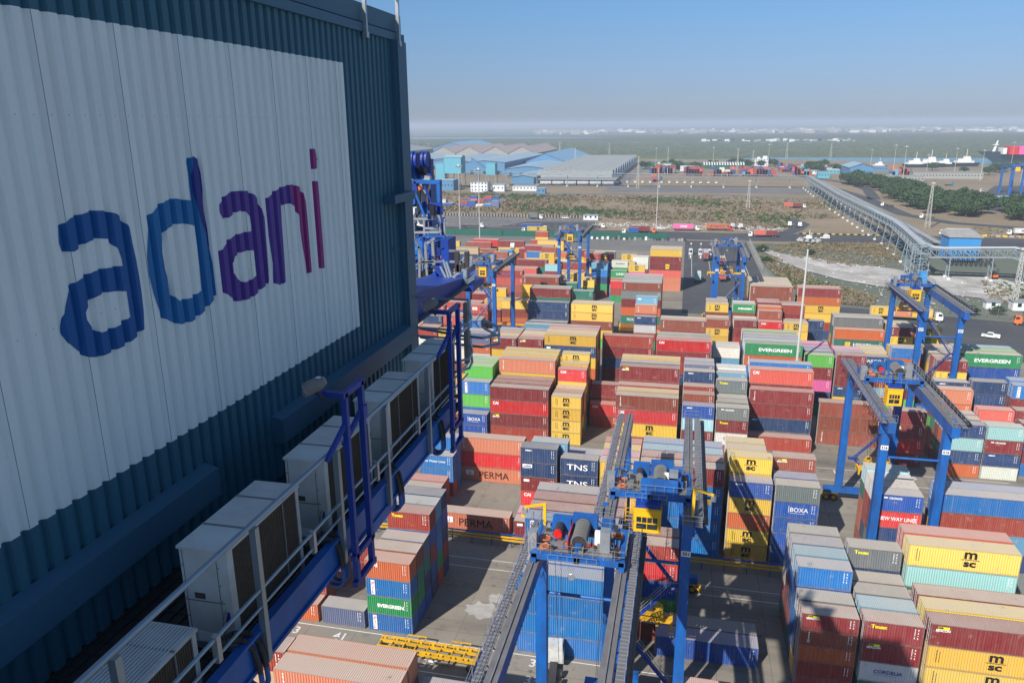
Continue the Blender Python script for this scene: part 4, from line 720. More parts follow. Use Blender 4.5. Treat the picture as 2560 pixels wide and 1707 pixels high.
sheet('dirt_track', [(38, 410), (46, 380), (60, 345), (84, 318), (140, 292), (170, 290), (170, 300), (140, 303), (90, 325), (66, 352), (52, 385), (44, 412)], 'dirt_track', 0.01)
sheet('sand_patch', [(205, 400), (260, 372), (300, 392), (250, 425)], 'dirt_track', 0.012)
sheet('water', [(60, 1455), (330, 1330), (900, 900), (2600, 300), (6000, 600), (6000, 900), (1400, 1330), (560, 1500), (160, 1530)], 'water', -0.16)
sheet('creek', [(-2200, 2480), (-300, 2560), (500, 2500), (1300, 2130), (4000, 1500), (4000, 1620), (1350, 2230), (520, 2640), (-300, 2760), (-2200, 2600)], 'water', -0.16)
sheet('bay_water', [(-9000, 4300), (-9000, 3500), (-3000, 3350), (-900, 3500), (-300, 3600), (-700, 3900), (-3000, 4000)], 'water', -0.15)
sheet('estuary', [(-9000, 6400), (9000, 5600), (9000, 6000), (-9000, 7200)], 'water', -0.15)
# road markings, numbers painted along the truck lane
mk = MB().m('marking_white')
for y in (78.35, 72.9, 70.6): mk.box(-90, y, 0.006, 60, y+0.13, 0.010)
for y in (98.2, 95.9): mk.box(-90, y, 0.006, 60, y+0.11, 0.010)
for y in (142.2, 137.2, 131.3): mk.box(-90, y, 0.006, 60, y+0.12, 0.010)
for i in range(26): mk.box(-170+4.6*i, 487, 0.006, -168+4.6*i, 487.5, 0.011)
for i in range(40): mk.box(-230+4.6*i, 520, 0.006, -228+4.6*i, 520.5, 0.011)
for x in (4, 12, 20, 28): mk.box(x, 330, 0.009, x+0.18, 392, 0.013)
tag(mk.build('road_markings'), kind='structure')
def floor_text(txt, x, y, size, rz=0):
    me = text_mesh(txt, size, 'marking_white', bold=0.02)
    o = bpy.data.objects.new('painted_number', me); COL.objects.link(o); o.location = (x, y, 0.012); o.rotation_euler = (-PI/2, 0, rz)
    o.scale = (1, 1, 1); o['kind'] = 'structure'; return o
def nb(px): return px
for t, x, y in (('43', -47.4, 77.0), ('41', -40.9, 77.0), ('39', -34.6, 77.0), ('37', -27.9, 74.4), ('35', -21.4, 74.2), ('39', -34.4, 74.3), ('33', -14.9, 77.2), ('33', -14.9, 74.2),
                ('19', 30.6, 141.0), ('33', -16.2, 141.2), ('15', 43.5, 141.0)):
    floor_text(t, x, y, 1.9)
# drain cover set in the lane
tag(mbm('grey_paving').box(-43.6, 74.4, 0.005, -40.6, 76.0, 0.012).m('dark_steel').box(-43.3, 74.9, 0.012, -42.4, 75.7, 0.018).build('drain_cover'), kind='structure')
# white spill
def blob(name, cx, cy, rx, ry, mat, z, seed):
    rn = random.Random(seed); n = 22; pts = []
    for i in range(n):
        a = 2*PI*i/n; k = 0.65+0.5*rn.random(); pts.append((cx+rx*k*math.cos(a), cy+ry*k*math.sin(a)))
    return sheet(name, pts, mat, z)
m, nt, b, P, c = ground_mat('spill', (0.42, 0.415, 0.40), (0.32, 0.31, 0.295), (0.24, 0.225, 0.20), 0.7)
blob('white_spill', -24.2, 86.2, 2.3, 2.0, 'spill', 0.007, 3)
blob('white_spill', -23.0, 89.0, 1.1, 1.2, 'spill', 0.009, 5)

# ------------------------------------------------------------------ machinery house of the quay crane
HX = -6.0
def prof(y):
    p = 0.212; t = (y/p) % 1.0
    if t < 0.50: return 0.052
    if t < 0.62: return 0.052*(1-(t-0.50)/0.12)
    if t < 0.86: return 0.0
    return 0.052*(t-0.86)/0.14
def breaks(y0, y1):
    p = 0.212; ys = {y0, y1}; k = math.floor(y0/p)-1
    while k*p < y1:
        for t in (0, 0.50, 0.62, 0.86):
            y = (k+t)*p
            if y0 < y < y1: ys.add(y)
        k += 1
    return sorted(ys)
house = empty('machinery_house', (HX-6, 7, 58.2), 0, 'huge dark blue corrugated crane machinery house with white name panel', 'building')
HO = Vector((HX-6, 7, 58.2))
def corr(name, y0, y1, z0, z1, mat):
    mb = MB().m(mat); ys = breaks(y0, y1)
    for a, b2 in zip(ys[:-1], ys[1:]):
        mb.poly([(HX+prof(a)-HO.x, a-HO.y, z0-HO.z), (HX+prof(b2-1e-6)-HO.x, b2-HO.y, z0-HO.z), (HX+prof(b2-1e-6)-HO.x, b2-HO.y, z1-HO.z), (HX+prof(a)-HO.x, a-HO.y, z1-HO.z)])
    return mb.build(name, house)
PY = 13.04
corr('lower_cladding', -3.0, 15.3, 58.2, 59.80, 'house_blue')
corr('upper_cladding', -3.0, 15.3, 64.53, 65.12, 'house_blue')
corr('end_cladding', PY, 15.3, 59.80, 64.53, 'house_blue')
tag(corr('name_panel', -3.0, PY, 59.80, 64.53, 'panel_white'), 'white painted corrugated panel carrying the blue and violet name')
b_ = MB().m('house_trim')
def hb(mb, x0, y0, z0, x1, y1, z1): return mb.box(x0-HO.x, y0-HO.y, z0-HO.z, x1-HO.x, y1-HO.y, z1-HO.z)
hb(MB().m('house_blue'), -18, -3, 58.2, -6.01, 15.9, 65.1).build('shell', house)
hb(b_, -6.0, 15.3, 58.2, -5.86, 16.0, 65.12); hb(b_, -6.1, 15.36, 58.2, -5.80, 15.42, 65.12); b_.build('corner_trim', house)
b_ = MB().m('house_trim'); hb(b_, -6.1, -3, 65.12, -5.90, 16.02, 65.27); hb(b_, -6.1, -3, 65.30, -5.95, 15.98, 65.62); hb(b_, -18, -3, 65.27, -6.1, 16, 65.42); b_.build('roof_edge', house)
hb(MB().m('house_trim'), -6.0, 14.55, 61.95, -5.70, 15.75, 62.12).build('bracket_shelf', house)
for y0_, y1_ in ((-3, 7.98), (9.65, 15.28)):
    b_ = MB().m('house_trim')
    b_.hexa([(p[0]-HO.x, p[1]-HO.y, p[2]-HO.z) for p in ((-6.0, y0_, 58.84), (-5.75, y0_, 58.84), (-5.75, y1_, 58.84), (-6.0, y1_, 58.84))], [(p[0]-HO.x, p[1]-HO.y, p[2]-HO.z) for p in ((-5.95, y0_, 59.27), (-5.75, y0_, 59.22), (-5.75, y1_, 59.22), (-5.95, y1_, 59.27))])
    b_.build('wall_beam', house)
for y in (13.95, 15.62):
    pb = MB().m('galvanised'); hb(pb, -5.90, y-0.035, 65.05, -5.84, y+0.035, 66.4); hb(pb, -5.92, y-0.06, 65.02, -5.83, y+0.06, 65.12); pb.build('roof_stanchion', house)
pb = MB().m('galvanised')
for z in (65.9, 66.38): pb.tube((-5.87-HO.x, -3-HO.y, z-HO.z), (-5.87-HO.x, 15.62-HO.y, z-HO.z), 0.02)
pb.build('roof_rail', house)
pb = MB().m('dark_steel'); 
for y in (14.9,): hb(pb, -5.975, y, 60.9, -5.94, y+0.03, 61.02)
pb.build('wall_dent', house)
pb = MB().m('steel_grey'); pw = MB().m('house_trim')
for i in range(2, 75):
    y = 0.212*(i+0.25)
    if y > 15.2: break
    for z in (61.6, 63.6): hb(pb, -5.949, y-0.004, z-0.004, -5.945, y+0.004, z+0.004)
    if i % 5 == 0: hb(pw, -5.9475, y-0.053, 58.2, -5.9445, y-0.049, 65.1)
pb.build('screw_rows', house); pw.build('sheet_seams', house)
# name lettering: outlines cut along every fold of the sheet and laid on it
LCOL = {'a1': 'logo_blue', 'd': 'logo_sky', 'dd': 'logo_navy', 'a2': 'logo_violet', 'n': 'logo_violet', 'n2': 'logo_magenta', 'i': 'logo_magenta', 'dot': 'logo_magenta'}
for k, loops in LOGO.items():
    cu = bpy.data.curves.new('c', 'CURVE'); cu.dimensions = '2D'; cu.fill_mode = 'FRONT'
    for lp in loops:
        sp = cu.splines.new('POLY'); sp.points.add(len(lp)-1)
        for p, (y, z) in zip(sp.points, lp): p.co = (y, z, 0, 1)
        sp.use_cyclic_u = True
    ob = bpy.data.objects.new('c', cu); COL.objects.link(ob)
    dg = bpy.context.evaluated_depsgraph_get(); dg.update()
    me = bpy.data.meshes.new_from_object(ob.evaluated_get(dg)); bpy.data.objects.remove(ob, do_unlink=True)
    bm = bmesh.new(); bm.from_mesh(me)
    ys = [v.co.x for v in bm.verts]
    for y in breaks(min(ys), max(ys))[1:-1]:
        bmesh.ops.bisect_plane(bm, geom=bm.verts[:]+bm.edges[:]+bm.faces[:], plane_co=(y, 0, 0), plane_no=(1, 0, 0))
    off = 0.004 if k != 'dd' else 0.007
    for v in bm.verts:
        y, z = v.co.x, v.co.y
        v.co = Vector((HX+prof(y+1e-6)+off-HO.x, y-HO.y, z-HO.z))
    bm.to_mesh(me); bm.free(); me.materials.clear(); me.materials.append(MAT[LCOL[k]])
    o = bpy.data.objects.new('name_letter', me); COL.objects.link(o); o.parent = house

# ------------------------------------------------------------------ walkway, railing, air conditioners
wk = empty('crane_walkway', (-5, 7, 58.2), 0, 'dark grating walkway beside the crane house with grey three-bar railing', 'walkway')
WO = Vector((-5, 7, 58.2))
def wb(mb, x0, y0, z0, x1, y1, z1): return mb.box(x0-WO.x, y0-WO.y, z0-WO.z, x1-WO.x, y1-WO.y, z1-WO.z)
def wl(p): return (p[0]-WO.x, p[1]-WO.y, p[2]-WO.z)
gm = MB().m('grating')
wb(gm, -6.3, -3, 58.12, -4.12, 13.6, 58.18)
for i in range(83): wb(gm, -6.0, -3+0.2*i, 58.18, -4.12, -3+0.2*i+0.02, 58.20)
for i in range(14): wb(gm, -5.95+0.14*i, -3, 58.2, -5.93+0.14*i, 13.6, 58.212)
gm.build('grating_floor', wk)
bm_ = MB().m('crane_blue'); wb(bm_, -4.12, -3, 58.14, -4.05, 12.9, 58.48); wb(bm_, -4.13, -3, 58.10, -4.02, 12.9, 58.14); wb(bm_, -4.13, -3, 58.48, -4.02, 12.9, 58.51); wb(bm_, -4.13, 8.9, 57.92, -4.06, 9.8, 58.1); bm_.build('edge_beam', wk)
POSTS = (4.05, 5.99, 7.86, 9.42, 11.27, 13.1)
for y in (0.2, 2.1)+POSTS:
    pm = MB().m('rail_steel'); wb(pm, -4.045, y-0.035, 58.12, -3.975, y+0.035, 59.66); wb(pm, -4.06, y-0.012, 58.3, -4.045, y+0.012, 59.6); pm.build('rail_post', wk)
for z, r in ((59.72, 0.028), (58.97, 0.020), (58.78, 0.016)):
    tm = MB().m('rail_steel'); tm.path([wl((-4.0, -3, z)), wl((-4.0, 13.6, z))], r, 12); tm.build('rail_tube', wk, smooth=False)
for z in (59.72, 59.0, 58.8):
    tm = MB().m('rail_steel'); tm.path([wl((-4.25, 13.6, z)), wl((-4.05, 13.9, z)), wl((-4.1, 14.3, z)), wl((-4.6, 15.9, z)), wl((-5.9, 16.0, z))], 0.026, 10); tm.build('rail_tube', wk)
for y in (3.4, 5.2, 7.1, 9.0, 10.7):
    cm = MB().m('galvanised'); wb(cm, -4.03, y-0.03, 58.72, -3.97, y+0.03, 59.0); cm.ring(wl((-4.0, y, 58.97)), 0.026, 0.007, 'y', 8); cm.build('rail_clamp', wk)

AC_G = 'air conditioners on the crane walkway'
def make_ac(y0, L, zt, zb, label):
    t = empty('air_conditioner', (-4.55, y0+L/2, zb), 0, label, 'air conditioner', AC_G)
    O = Vector((-4.55, y0+L/2, zb)); H_ = zt-zb
    x0, x1 = -0.28, 0.26
    c = MB().m('ac_white')
    c.box(x0, -L/2, 0.0, x1-0.03, L/2, H_-0.03)
    c.box(x1-0.03, -L/2, 0.0, x1, -L/2+0.10, H_-0.03); c.box(x1-0.03, L/2-0.06, 0.0, x1+0.004, L/2, H_-0.03)
    c.build('cabinet', t)
    c = MB().m('ac_white')
    c.box(x0-0.015, -L/2-0.02, H_-0.03, x1+0.015, -L/2+L*0.30, H_); c.box(x0-0.015, -L/2+L*0.30+0.006, H_-0.03, x1+0.015, -L/2+L*0.74, H_); c.box(x0-0.015, -L/2+L*0.74+0.006, H_-0.03, x1+0.015, L/2+0.02, H_)
    c.m('steel_grey'); c.box(x0-0.02, -L/2+L*0.29, H_, x1+0.02, -L/2+L*0.31, H_+0.006); c.box(x0-0.02, -L/2+L*0.73, H_, x1+0.02, -L/2+L*0.75, H_+0.006)
    c.build('top_cover', t)
    c = MB().m('ac_coil'); c.box(x1-0.03, -L/2+0.10, 0.06, x1-0.005, L/2-0.06, H_-0.05)
    for i in range(int(L/0.035)): 
        yy = -L/2+0.11+0.033*i
        if yy < L/2-0.07: c.box(x1-0.005, yy, 0.07, x1+0.001, yy+0.006, H_-0.06)
    c.build('coil_grille', t)
    for yy in (-L/2+L*0.30, L/2-L*0.26): MB().m('steel_grey').box(x1+0.001, yy, 0.05, x1+0.012, yy+0.022, H_-0.04).build('grille_stay', t)
    c = MB().m('steel_grey').path([(x1-0.06, -L/2-0.03, 0.42), (x1-0.05, -L/2-0.10, 0.36), (x1-0.02, -L/2-0.14, 0.12), (x1+0.10, -L/2-0.10, 0.02)], 0.016, 6)
    c.m('letter_white').box(x0+0.10, -L/2-0.006, 0.02, x0+0.30, -L/2-0.002, 0.13); c.m('ac_coil').box(x0+0.12, -L/2-0.006, H_*0.47, x0+0.24, -L/2-0.002, H_*0.53)
    c.build('pipe_and_plates', t)
    c = MB().m('steel_grey'); c.box(x0+0.005, -L/2-0.004, H_*0.44, x1-0.08, -L/2-0.001, H_*0.44+0.012); c.box(x0+0.03, -L/2-0.004, 0.02, x0+0.037, -L/2-0.001, H_-0.04); c.box(x1-0.13, -L/2-0.004, 0.02, x1-0.123, -L/2-0.001, H_-0.04)
    for zz in (0.1, 0.3, 0.52, 0.7, 0.9):
        if zz < H_-0.05: c.box(x0+0.015, -L/2-0.007, zz, x0+0.027, -L/2-0.001, zz+0.012); c.box(x1-0.115, -L/2-0.007, zz, x1-0.103, -L/2-0.001, zz+0.012)
    c.build('panel_seam', t)
    c = MB().m('letter_blue'); c.box(x1-0.09, -L/2-0.006, H_*0.24, x1-0.04, -L/2-0.002, H_*0.36); c.build('nameplate', t)
    c = MB().m('steel_grey')
    for yy in (-L/2, L/2-0.05): c.box(x0, yy, -0.08, x1+0.05, yy+0.05, 0.0)
    c.build('base_rail', t)
    return t
make_ac(5.90, 1.46, 59.42, 58.30, 'white air conditioner with smudged lid, nearest of the tall units')
make_ac(8.05, 1.45, 59.42, 58.30, 'white air conditioner just before the first blue floodlight bracket')
make_ac(10.20, 1.40, 59.42, 58.30, 'white air conditioner just beyond the first blue floodlight bracket')
make_ac(12.30, 1.42, 59.42, 58.30, 'farthest white air conditioner, beside the second blue floodlight bracket')
t = make_ac(4.05, 1.25, 58.95, 58.30, 'low white air conditioner with ribbed lid at bottom left')
rb = MB().m('ac_white')
for i in range(14): rb.box(-0.26+0.037*i, -0.60, 0.651, -0.245+0.037*i, 0.62, 0.664)
rb.build('lid_rib', t)
# hoses looping out over the beam
for i, y in enumerate((5.75, 7.72, 9.75, 11.85)):
    t = empty('hose_bundle', (-4.2, y, 58.5), 0, ('black hoses with blue pipe bends by the nearest tall air conditioner', 'black hoses with blue pipe bends below the first floodlight bracket', 'black hoses with blue pipe bends beside the third railing post beyond', 'farthest black hoses with blue pipe bends over the beam')[i], 'hoses', 'hose bundles hanging over the blue beam')
    for k in (0, 0.11):
        hm = MB().m('rubber'); pts = [(-0.12, -0.25+k, 0.06), (0.0, -0.14+k, 0.10), (0.10, -0.04+k, 0.06), (0.17, 0.03+k, -0.10), (0.19, 0.06+k, -0.28), (0.19, 0.08+k, -0.42)]
        hm.path(pts, 0.030, 8); hm.build('hose', t)
        hm = MB().m('crane_blue'); q = [(0.19, 0.08+k, -0.40)]
        for a in range(0, 181, 20): q.append((0.19-0.12+0.12*math.cos(R(a)), 0.09+k, -0.58-0.12*math.sin(R(a))))
        q.append((-0.05, 0.09+k, -0.50)); hm.path(q, 0.029, 8); hm.build('pipe_bend', t)
# floodlight brackets
def bracket(y0, w_, label):
    t = empty('floodlight_bracket', (-3.85, y0, 58.0), 0, label, 'bracket', 'blue floodlight brackets on the walkway edge')
    z1 = 2.42
    for yy in (0, w_):
        c = MB().m('crane_navy'); c.box(-0.035, yy-0.035, -0.1, 0.035, yy+0.035, z1); c.build('upright', t)
        c = MB().m('crane_navy'); c.bar((0, yy, 2.05), (-0.12, yy-0.34, 1.68), 0.05, 0.05); c.build('strut', t)
    for zz in (z1, 0.25, -0.12):
        c = MB().m('crane_navy'); c.box(-0.035, -0.08, zz-0.05, 0.035, w_+0.08, zz+0.02); c.build('cross_bar', t)
    c = MB().m('crane_navy'); c.box(-0.30, -0.06, z1-0.05, -0.035, 0.02, z1+0.02); c.cone((-0.3, -0.02, z1-0.02), (-0.3, -0.02, z1+0.03), 0.07, 0.07); c.box(0.0, w_-0.06, 1.92, 0.05, w_+0.06, 2.1); c.build('lamp_arm', t)
    l = empty('floodlight', (-4.1, y0-0.22, 60.55), 0, 'grey cylindrical floodlight '+('above the first' if y0 < 10 else 'above the second')+' blue bracket', 'floodlight', 'floodlights on the blue brackets')
    c = MB().m('steel_grey'); c.cone((-0.10, -0.03, -0.02), (0.04, 0.02, 0.05), 0.085, 0.08, 18); c.cone((0.04, 0.02, 0.05), (0.11, 0.045, 0.085), 0.08, 0.05, 18); c.ring((-0.09,-0.03,-0.015), 0.088, 0.01, 'x', 14); c.build('lamp_body', l)
    c = MB().m('headlamp'); c.cone((-0.106, -0.032, -0.023), (-0.10, -0.03, -0.02), 0.075, 0.075, 16); c.build('lamp_glass', l)
    c = MB().m('dark_steel'); c.bar((0.05, 0.10, -0.18), (0.0, 0.0, 0.0), 0.025); c.build('yoke', l)
    c = MB().m('letter_white'); c.box(0.03, -0.02, 0.125, 0.075, 0.02, 0.135); c.build('rating_plate', l)
bracket(7.86, 0.47, 'blue steel floodlight bracket standing at the middle of the walkway railing')
bracket(12.05, 0.5, 'blue steel floodlight bracket near the far end of the walkway')

# ------------------------------------------------------------------ shipping containers
PAL = {'m': (0.22, 0.024, 0.028), 'r': (0.33, 0.045, 0.030), 'R': (0.56, 0.020, 0.024), 'b': (0.255, 0.062, 0.036), 'o': (0.50, 0.115, 0.030), 'O': (0.56, 0.185, 0.098),
       'y': (0.70, 0.46, 0.060), 't': (0.55, 0.42, 0.24), 'n': (0.014, 0.052, 0.150), 'u': (0.012, 0.080, 0.34), 'B': (0.010, 0.165, 0.46), 'l': (0.12, 0.34, 0.50),
       'c': (0.30, 0.55, 0.56), 'g': (0.010, 0.24, 0.085), 'G': (0.115, 0.46, 0.075), 'k': (0.015, 0.165, 0.115), 'a': (0.150, 0.175, 0.180), 'w': (0.62, 0.62, 0.58),
       'p': (0.70, 0.13, 0.36), 's': (0.58, 0.10, 0.075), 'v': (0.13, 0.155, 0.27)}
NAMES = {'m': 'maroon', 'r': 'brick red', 'R': 'bright red', 'b': 'rust brown', 'o': 'orange', 'O': 'pale orange', 'y': 'yellow', 't': 'tan', 'n': 'navy', 'u': 'royal blue', 'B': 'bright blue', 'l': 'light blue',
         'c': 'pale cyan', 'g': 'green', 'G': 'lime green', 'k': 'dark green', 'a': 'grey', 'w': 'white', 'p': 'pink', 's': 'salmon', 'v': 'faded violet-blue'}
H0 = 2.6; WD = 2.44
def cont_meshes(L):
    fr = 0.11
    wm = MB().m('container_edge')
    # corner posts and rails
    for x in (0, L-fr):
        for y in (0, WD-fr): wm.box(x, y, 0, x+fr, y+fr, H0)
    for y in (0, WD-0.06):
        wm.box(fr, y, H0-0.07, L-fr, y+0.06, H0-0.005); wm.box(fr, y, 0.035, L-fr, y+0.06, 0.15)
    for x in (0.0, L-0.08):
        wm.box(x, fr, 0, x+0.08, WD-fr, 0.13); wm.box(x, fr, H0-0.12, x+0.08, WD-fr, H0-0.01)
    wm.m('dark_steel').box(fr, 0.1, 0.04, L-fr, WD-0.1, 0.12)
    wm.m('container_paint')
    # corrugated long sides
    n = int(round((L-2*fr)/0.278)); p = (L-2*fr)/n
    for side in (0, 1):
        xs = []
        for i in range(n):
            x = fr+i*p
            xs += [(x, 0.008), (x+p*0.20, 0.008), (x+p*0.50, 0.092), (x+p*0.70, 0.092)]
        xs.append((L-fr, 0.008))
        for (a, da), (b2, db) in zip(xs[:-1], xs[1:]):
            if side == 0: wm.poly([(a, da, 0.15), (b2, db, 0.15), (b2, db, H0-0.07), (a, da, H0-0.07)])
            else: wm.poly([(b2, WD-db, 0.15), (a, WD-da, 0.15), (a, WD-da, H0-0.07), (b2, WD-db, H0-0.07)])
    # blank corrugated end at +x
    n = 9; p = (WD-2*fr)/n; xs = []
    for i in range(n):
        y = fr+i*p; xs += [(y, 0.008), (y+p*0.3, 0.008), (y+p*0.5, 0.06), (y+p*0.8, 0.06)]
    xs.append((WD-fr, 0.008))
    for (a, da), (b2, db) in zip(xs[:-1], xs[1:]): wm.poly([(L-da, a, 0.13), (L-db, b2, 0.13), (L-db, b2, H0-0.12), (L-da, a, H0-0.12)])
    # small code columns near the right end
    walls = wm.mesh('side_walls')
    rm = MB().m('container_roof'); n = int(round((L-0.3)/0.209)); p = (L-0.3)/n; xs = [(0.0, H0-0.004), (0.15, H0-0.004)]
    for i in range(n):
        x = 0.15+i*p; xs += [(x+p*0.15, H0-0.004), (x+p*0.35, H0-0.036), (x+p*0.65, H0-0.036), (x+p*0.85, H0-0.004)]
    xs += [(L-0.15, H0-0.004), (L, H0-0.004)]
    for (a, za), (b2, zb) in zip(xs[:-1], xs[1:]): rm.poly([(a, 0.03, za), (b2, 0.03, zb), (b2, WD-0.03, zb), (a, WD-0.03, za)])
    roof = rm.mesh('roof')
    dm = MB().m('container_paint'); dm.box(0.02, fr, 0.13, 0.06, WD/2-0.01, H0-0.12); dm.box(0.02, WD/2+0.01, 0.13, 0.06, WD-fr, H0-0.12)
    dm.m('lock_bar')
    for y in (0.38, 0.85, 1.59, 2.06):
        dm.box(-0.035, y-0.018, 0.06, -0.0, y+0.018, H0-0.05)
        for z in (0.12, 0.95, 1.7, 2.45): dm.box(-0.04, y-0.05, z, 0.02, y+0.07, z+0.06)
    for y in (0.55, 1.7): dm.box(-0.05, y-0.1, 1.05, -0.03, y+0.16, 1.09)
    doors = dm.mesh('doors')
    cm = MB().m('letter_white'); rn = random.Random(L)
    for k, xx in enumerate((L-0.95, L-0.62)):
        z = 2.3
        while z > (1.0 if k == 0 else 1.2):
            h = rn.choice((0.10, 0.16, 0.22)); cm.box(xx, -0.004, z-h, xx+0.085, 0.003, z); z -= h+rn.choice((0.05, 0.07, 0.18))
    codes = cm.mesh('codes')
    return walls, roof, doors, codes
CM = {2: cont_meshes(6.058), 4: cont_meshes(12.192)}
def msc(sz, mat='letter_black'):
    k = ('msc', sz, mat)
    if k not in _TC:
        a = text_mesh('m', sz*0.98, mat, bold=0.03*sz, width=sz*0.86); b2 = text_mesh('sc', sz*0.70, mat, bold=0.03*sz, width=sz*0.84)
        l = MB().m(mat).box(-sz*0.62, 0, -0.015*sz, sz*0.62, 0.006, 0.025*sz).mesh('line')
        _TC[k] = join_meshes([(a, (0, 0, sz*0.36)), (b2, (0, 0, -sz*0.30)), (l, (0, 0, sz*0.03))], 'lettering')
    return _TC[k]
def patch(w_, h_, mat): return MB().m(mat).box(-w_/2, -0.001, -h_/2, w_/2, 0.006, h_/2).mesh('painted_patch')
def strips(n_, w_, h_, mat):
    mb = MB().m(mat); rn = random.Random(n_)
    for i in range(n_):
        z = h_/2-i*h_/n_; mb.box(-w_/2, 0, z-h_/n_*0.7, w_/2*(0.6+0.4*rn.random()), 0.006, z)
    return mb.mesh('marking')
def marks(m, L, c):
    """list of (mesh, x, z) for one front side"""
    big = L > 8; out = []
    if m == 'M':
        sz = 1.62 if big else 1.55
        mat = 'letter_black' if c != 'mX' else 'letter_yellow'
        out.append((msc(sz, 'letter_black' if c == 'y' or c == 'r' else ('letter_black' if c != 'm' else 'letter_yellow')), L*0.56 if big else L*0.50, 1.36))
        if big or True:
            s = strips(9, 0.10, 1.5, 'letter_black'); out += [(s, 0.95, 1.45), (strips(12, 0.07, 1.3, 'letter_black'), 1.25, 1.35)]
    elif m == 'C': out.append((text_mesh('CAI', 0.75, 'letter_white', bold=0.03), 1.15, 2.02))
    elif m == 'E': out.append((text_mesh('EVERGREEN', 0.95 if big else 0.68, 'letter_white', bold=0.035, width=7.0 if big else 3.6), L*0.53, 1.32))
    elif m == 'P':
        out += [(patch(0.52, 2.1, 'letter_white'), 0.95, 1.32), (text_mesh('PIL', 0.75, 'red_paint', vertical=True, bold=0.01, shear=0.2), 0.95, 1.30)]
    elif m == 'H': out.append((text_mesh('TRITON' if not big else 'TRITON', 0.36, 'letter_white', vertical=True, bold=0.012), 0.95, 1.42))
    elif m == 'S': out.append((text_mesh('seaco', 0.46, 'letter_white', bold=0.02), 1.35, 2.15))
    elif m == 'X': out.append((text_mesh('BOXA', 0.95, 'letter_white', bold=0.01, width=2.5), 3.4, 1.45)); out.append((strips(1, 2.6, 0.06, 'letter_white'), 3.4, 0.88)); out.append((patch(0.07, 1.1, 'letter_white'), 1.95, 1.5))
    elif m == 'T': out.append((text_mesh('Touax', 0.62, 'letter_yellow', bold=0.02), 1.5, 2.05))
    elif m == 'L': out.append((text_mesh('CORDELIA', 0.62, 'letter_blue', bold=0.012, width=3.0), 3.05, 1.45)); out.append((strips(1, 2.8, 0.05, 'letter_blue'), 3.05, 1.02))
    elif m == 'N': out.append((text_mesh('TNS', 1.25, 'letter_white', bold=0.015, width=3.4), 2.75, 1.35))
    elif m == 'B': out += [(patch(1.15, 0.30, 'letter_yellow'), 1.25, 2.22), (patch(0.5, 0.18, 'letter_black'), 0.95, 2.24), (text_mesh('BEACON', 0.36, 'letter_white', bold=0.015), 1.2, 1.93)]
    elif m == 'K': out += [(text_mesh('CRONOS', 0.40, 'letter_white', bold=0.018), 2.4, 2.1), (patch(0.5, 0.22, 'letter_white'), 1.1, 2.15)]
    elif m == 'W': out.append((text_mesh('NEW WAY LINES', 0.78, 'letter_white', bold=0.02, width=5.0), 2.95, 1.5))
    elif m == 'D': out += [(text_mesh('PERMA', 1.75, 'letter_black', bold=0.0, width=5.6), 6.6, 1.25), (patch(1.5, 0.9, 'letter_white'), 2.0, 1.5), (text_mesh('U', 0.8, 'letter_blue', bold=0.02), 2.0, 1.45)]
    elif m == 'Q': out.append((text_mesh('GOODRICH', 0.62, 'letter_black', bold=0.02, width=3.4), 3.2, 1.5))
    elif m == 'U': out.append((text_mesh('UASC', 1.15, 'letter_white', bold=0.03, width=3.2), 3.6, 1.35))
    elif m == 'V': out.append((text_mesh('Blue Water Lines', 0.62, 'letter_white', bold=0.01, width=4.2), 2.6, 1.5))
    elif m == 'J': out += [(text_mesh('HIKARI', 1.1, 'letter_white', bold=0.03, width=4.2), 6.9, 1.35), (patch(1.5, 1.5, 'letter_black'), 3.4, 1.35), (patch(1.36, 1.36, 'marking_yellow'), 3.4, 1.35)]
    elif m == 'Z': out += [(patch(1.6, 0.62, 'letter_white'), 1.15, 2.0), (text_mesh('noble', 0.55, 'letter_blue', bold=0.015), 1.15, 2.0), (strips(1, 1.5, 0.05, 'letter_white'), 1.15, 1.55)]
    elif m == 'A': out.append((text_mesh('TASCO', 1.0, 'letter_white', bold=0.02, width=3.8), 2.6, 1.5))
    elif m == 'O': out.append((text_mesh('ONE', 1.5, 'letter_white', bold=0.04, width=4.2), 6.3, 1.4))
    elif m == 'F': out += [(text_mesh('Hapag-Lloyd', 1.05, 'letter_blue', bold=0.01, width=6.6), 7.6, 1.35), (text_mesh('dd', 1.3, 'letter_blue', bold=0.04, shear=0.3), 3.0, 1.4)]
    elif m == 'Y': out += [(text_mesh('MAERSK', 1.1, 'letter_blue', bold=0.02, width=6.4), 6.8, 1.35), (patch(1.1, 1.1, 'letter_white'), 2.4, 1.35)]
    elif m == 'I': out.append((patch(0.95, 0.42, 'letter_white'), 1.0, 2.0))
    out2 = []
    for me, x, z in out:
        out2.append((me, x, z))
    return out2
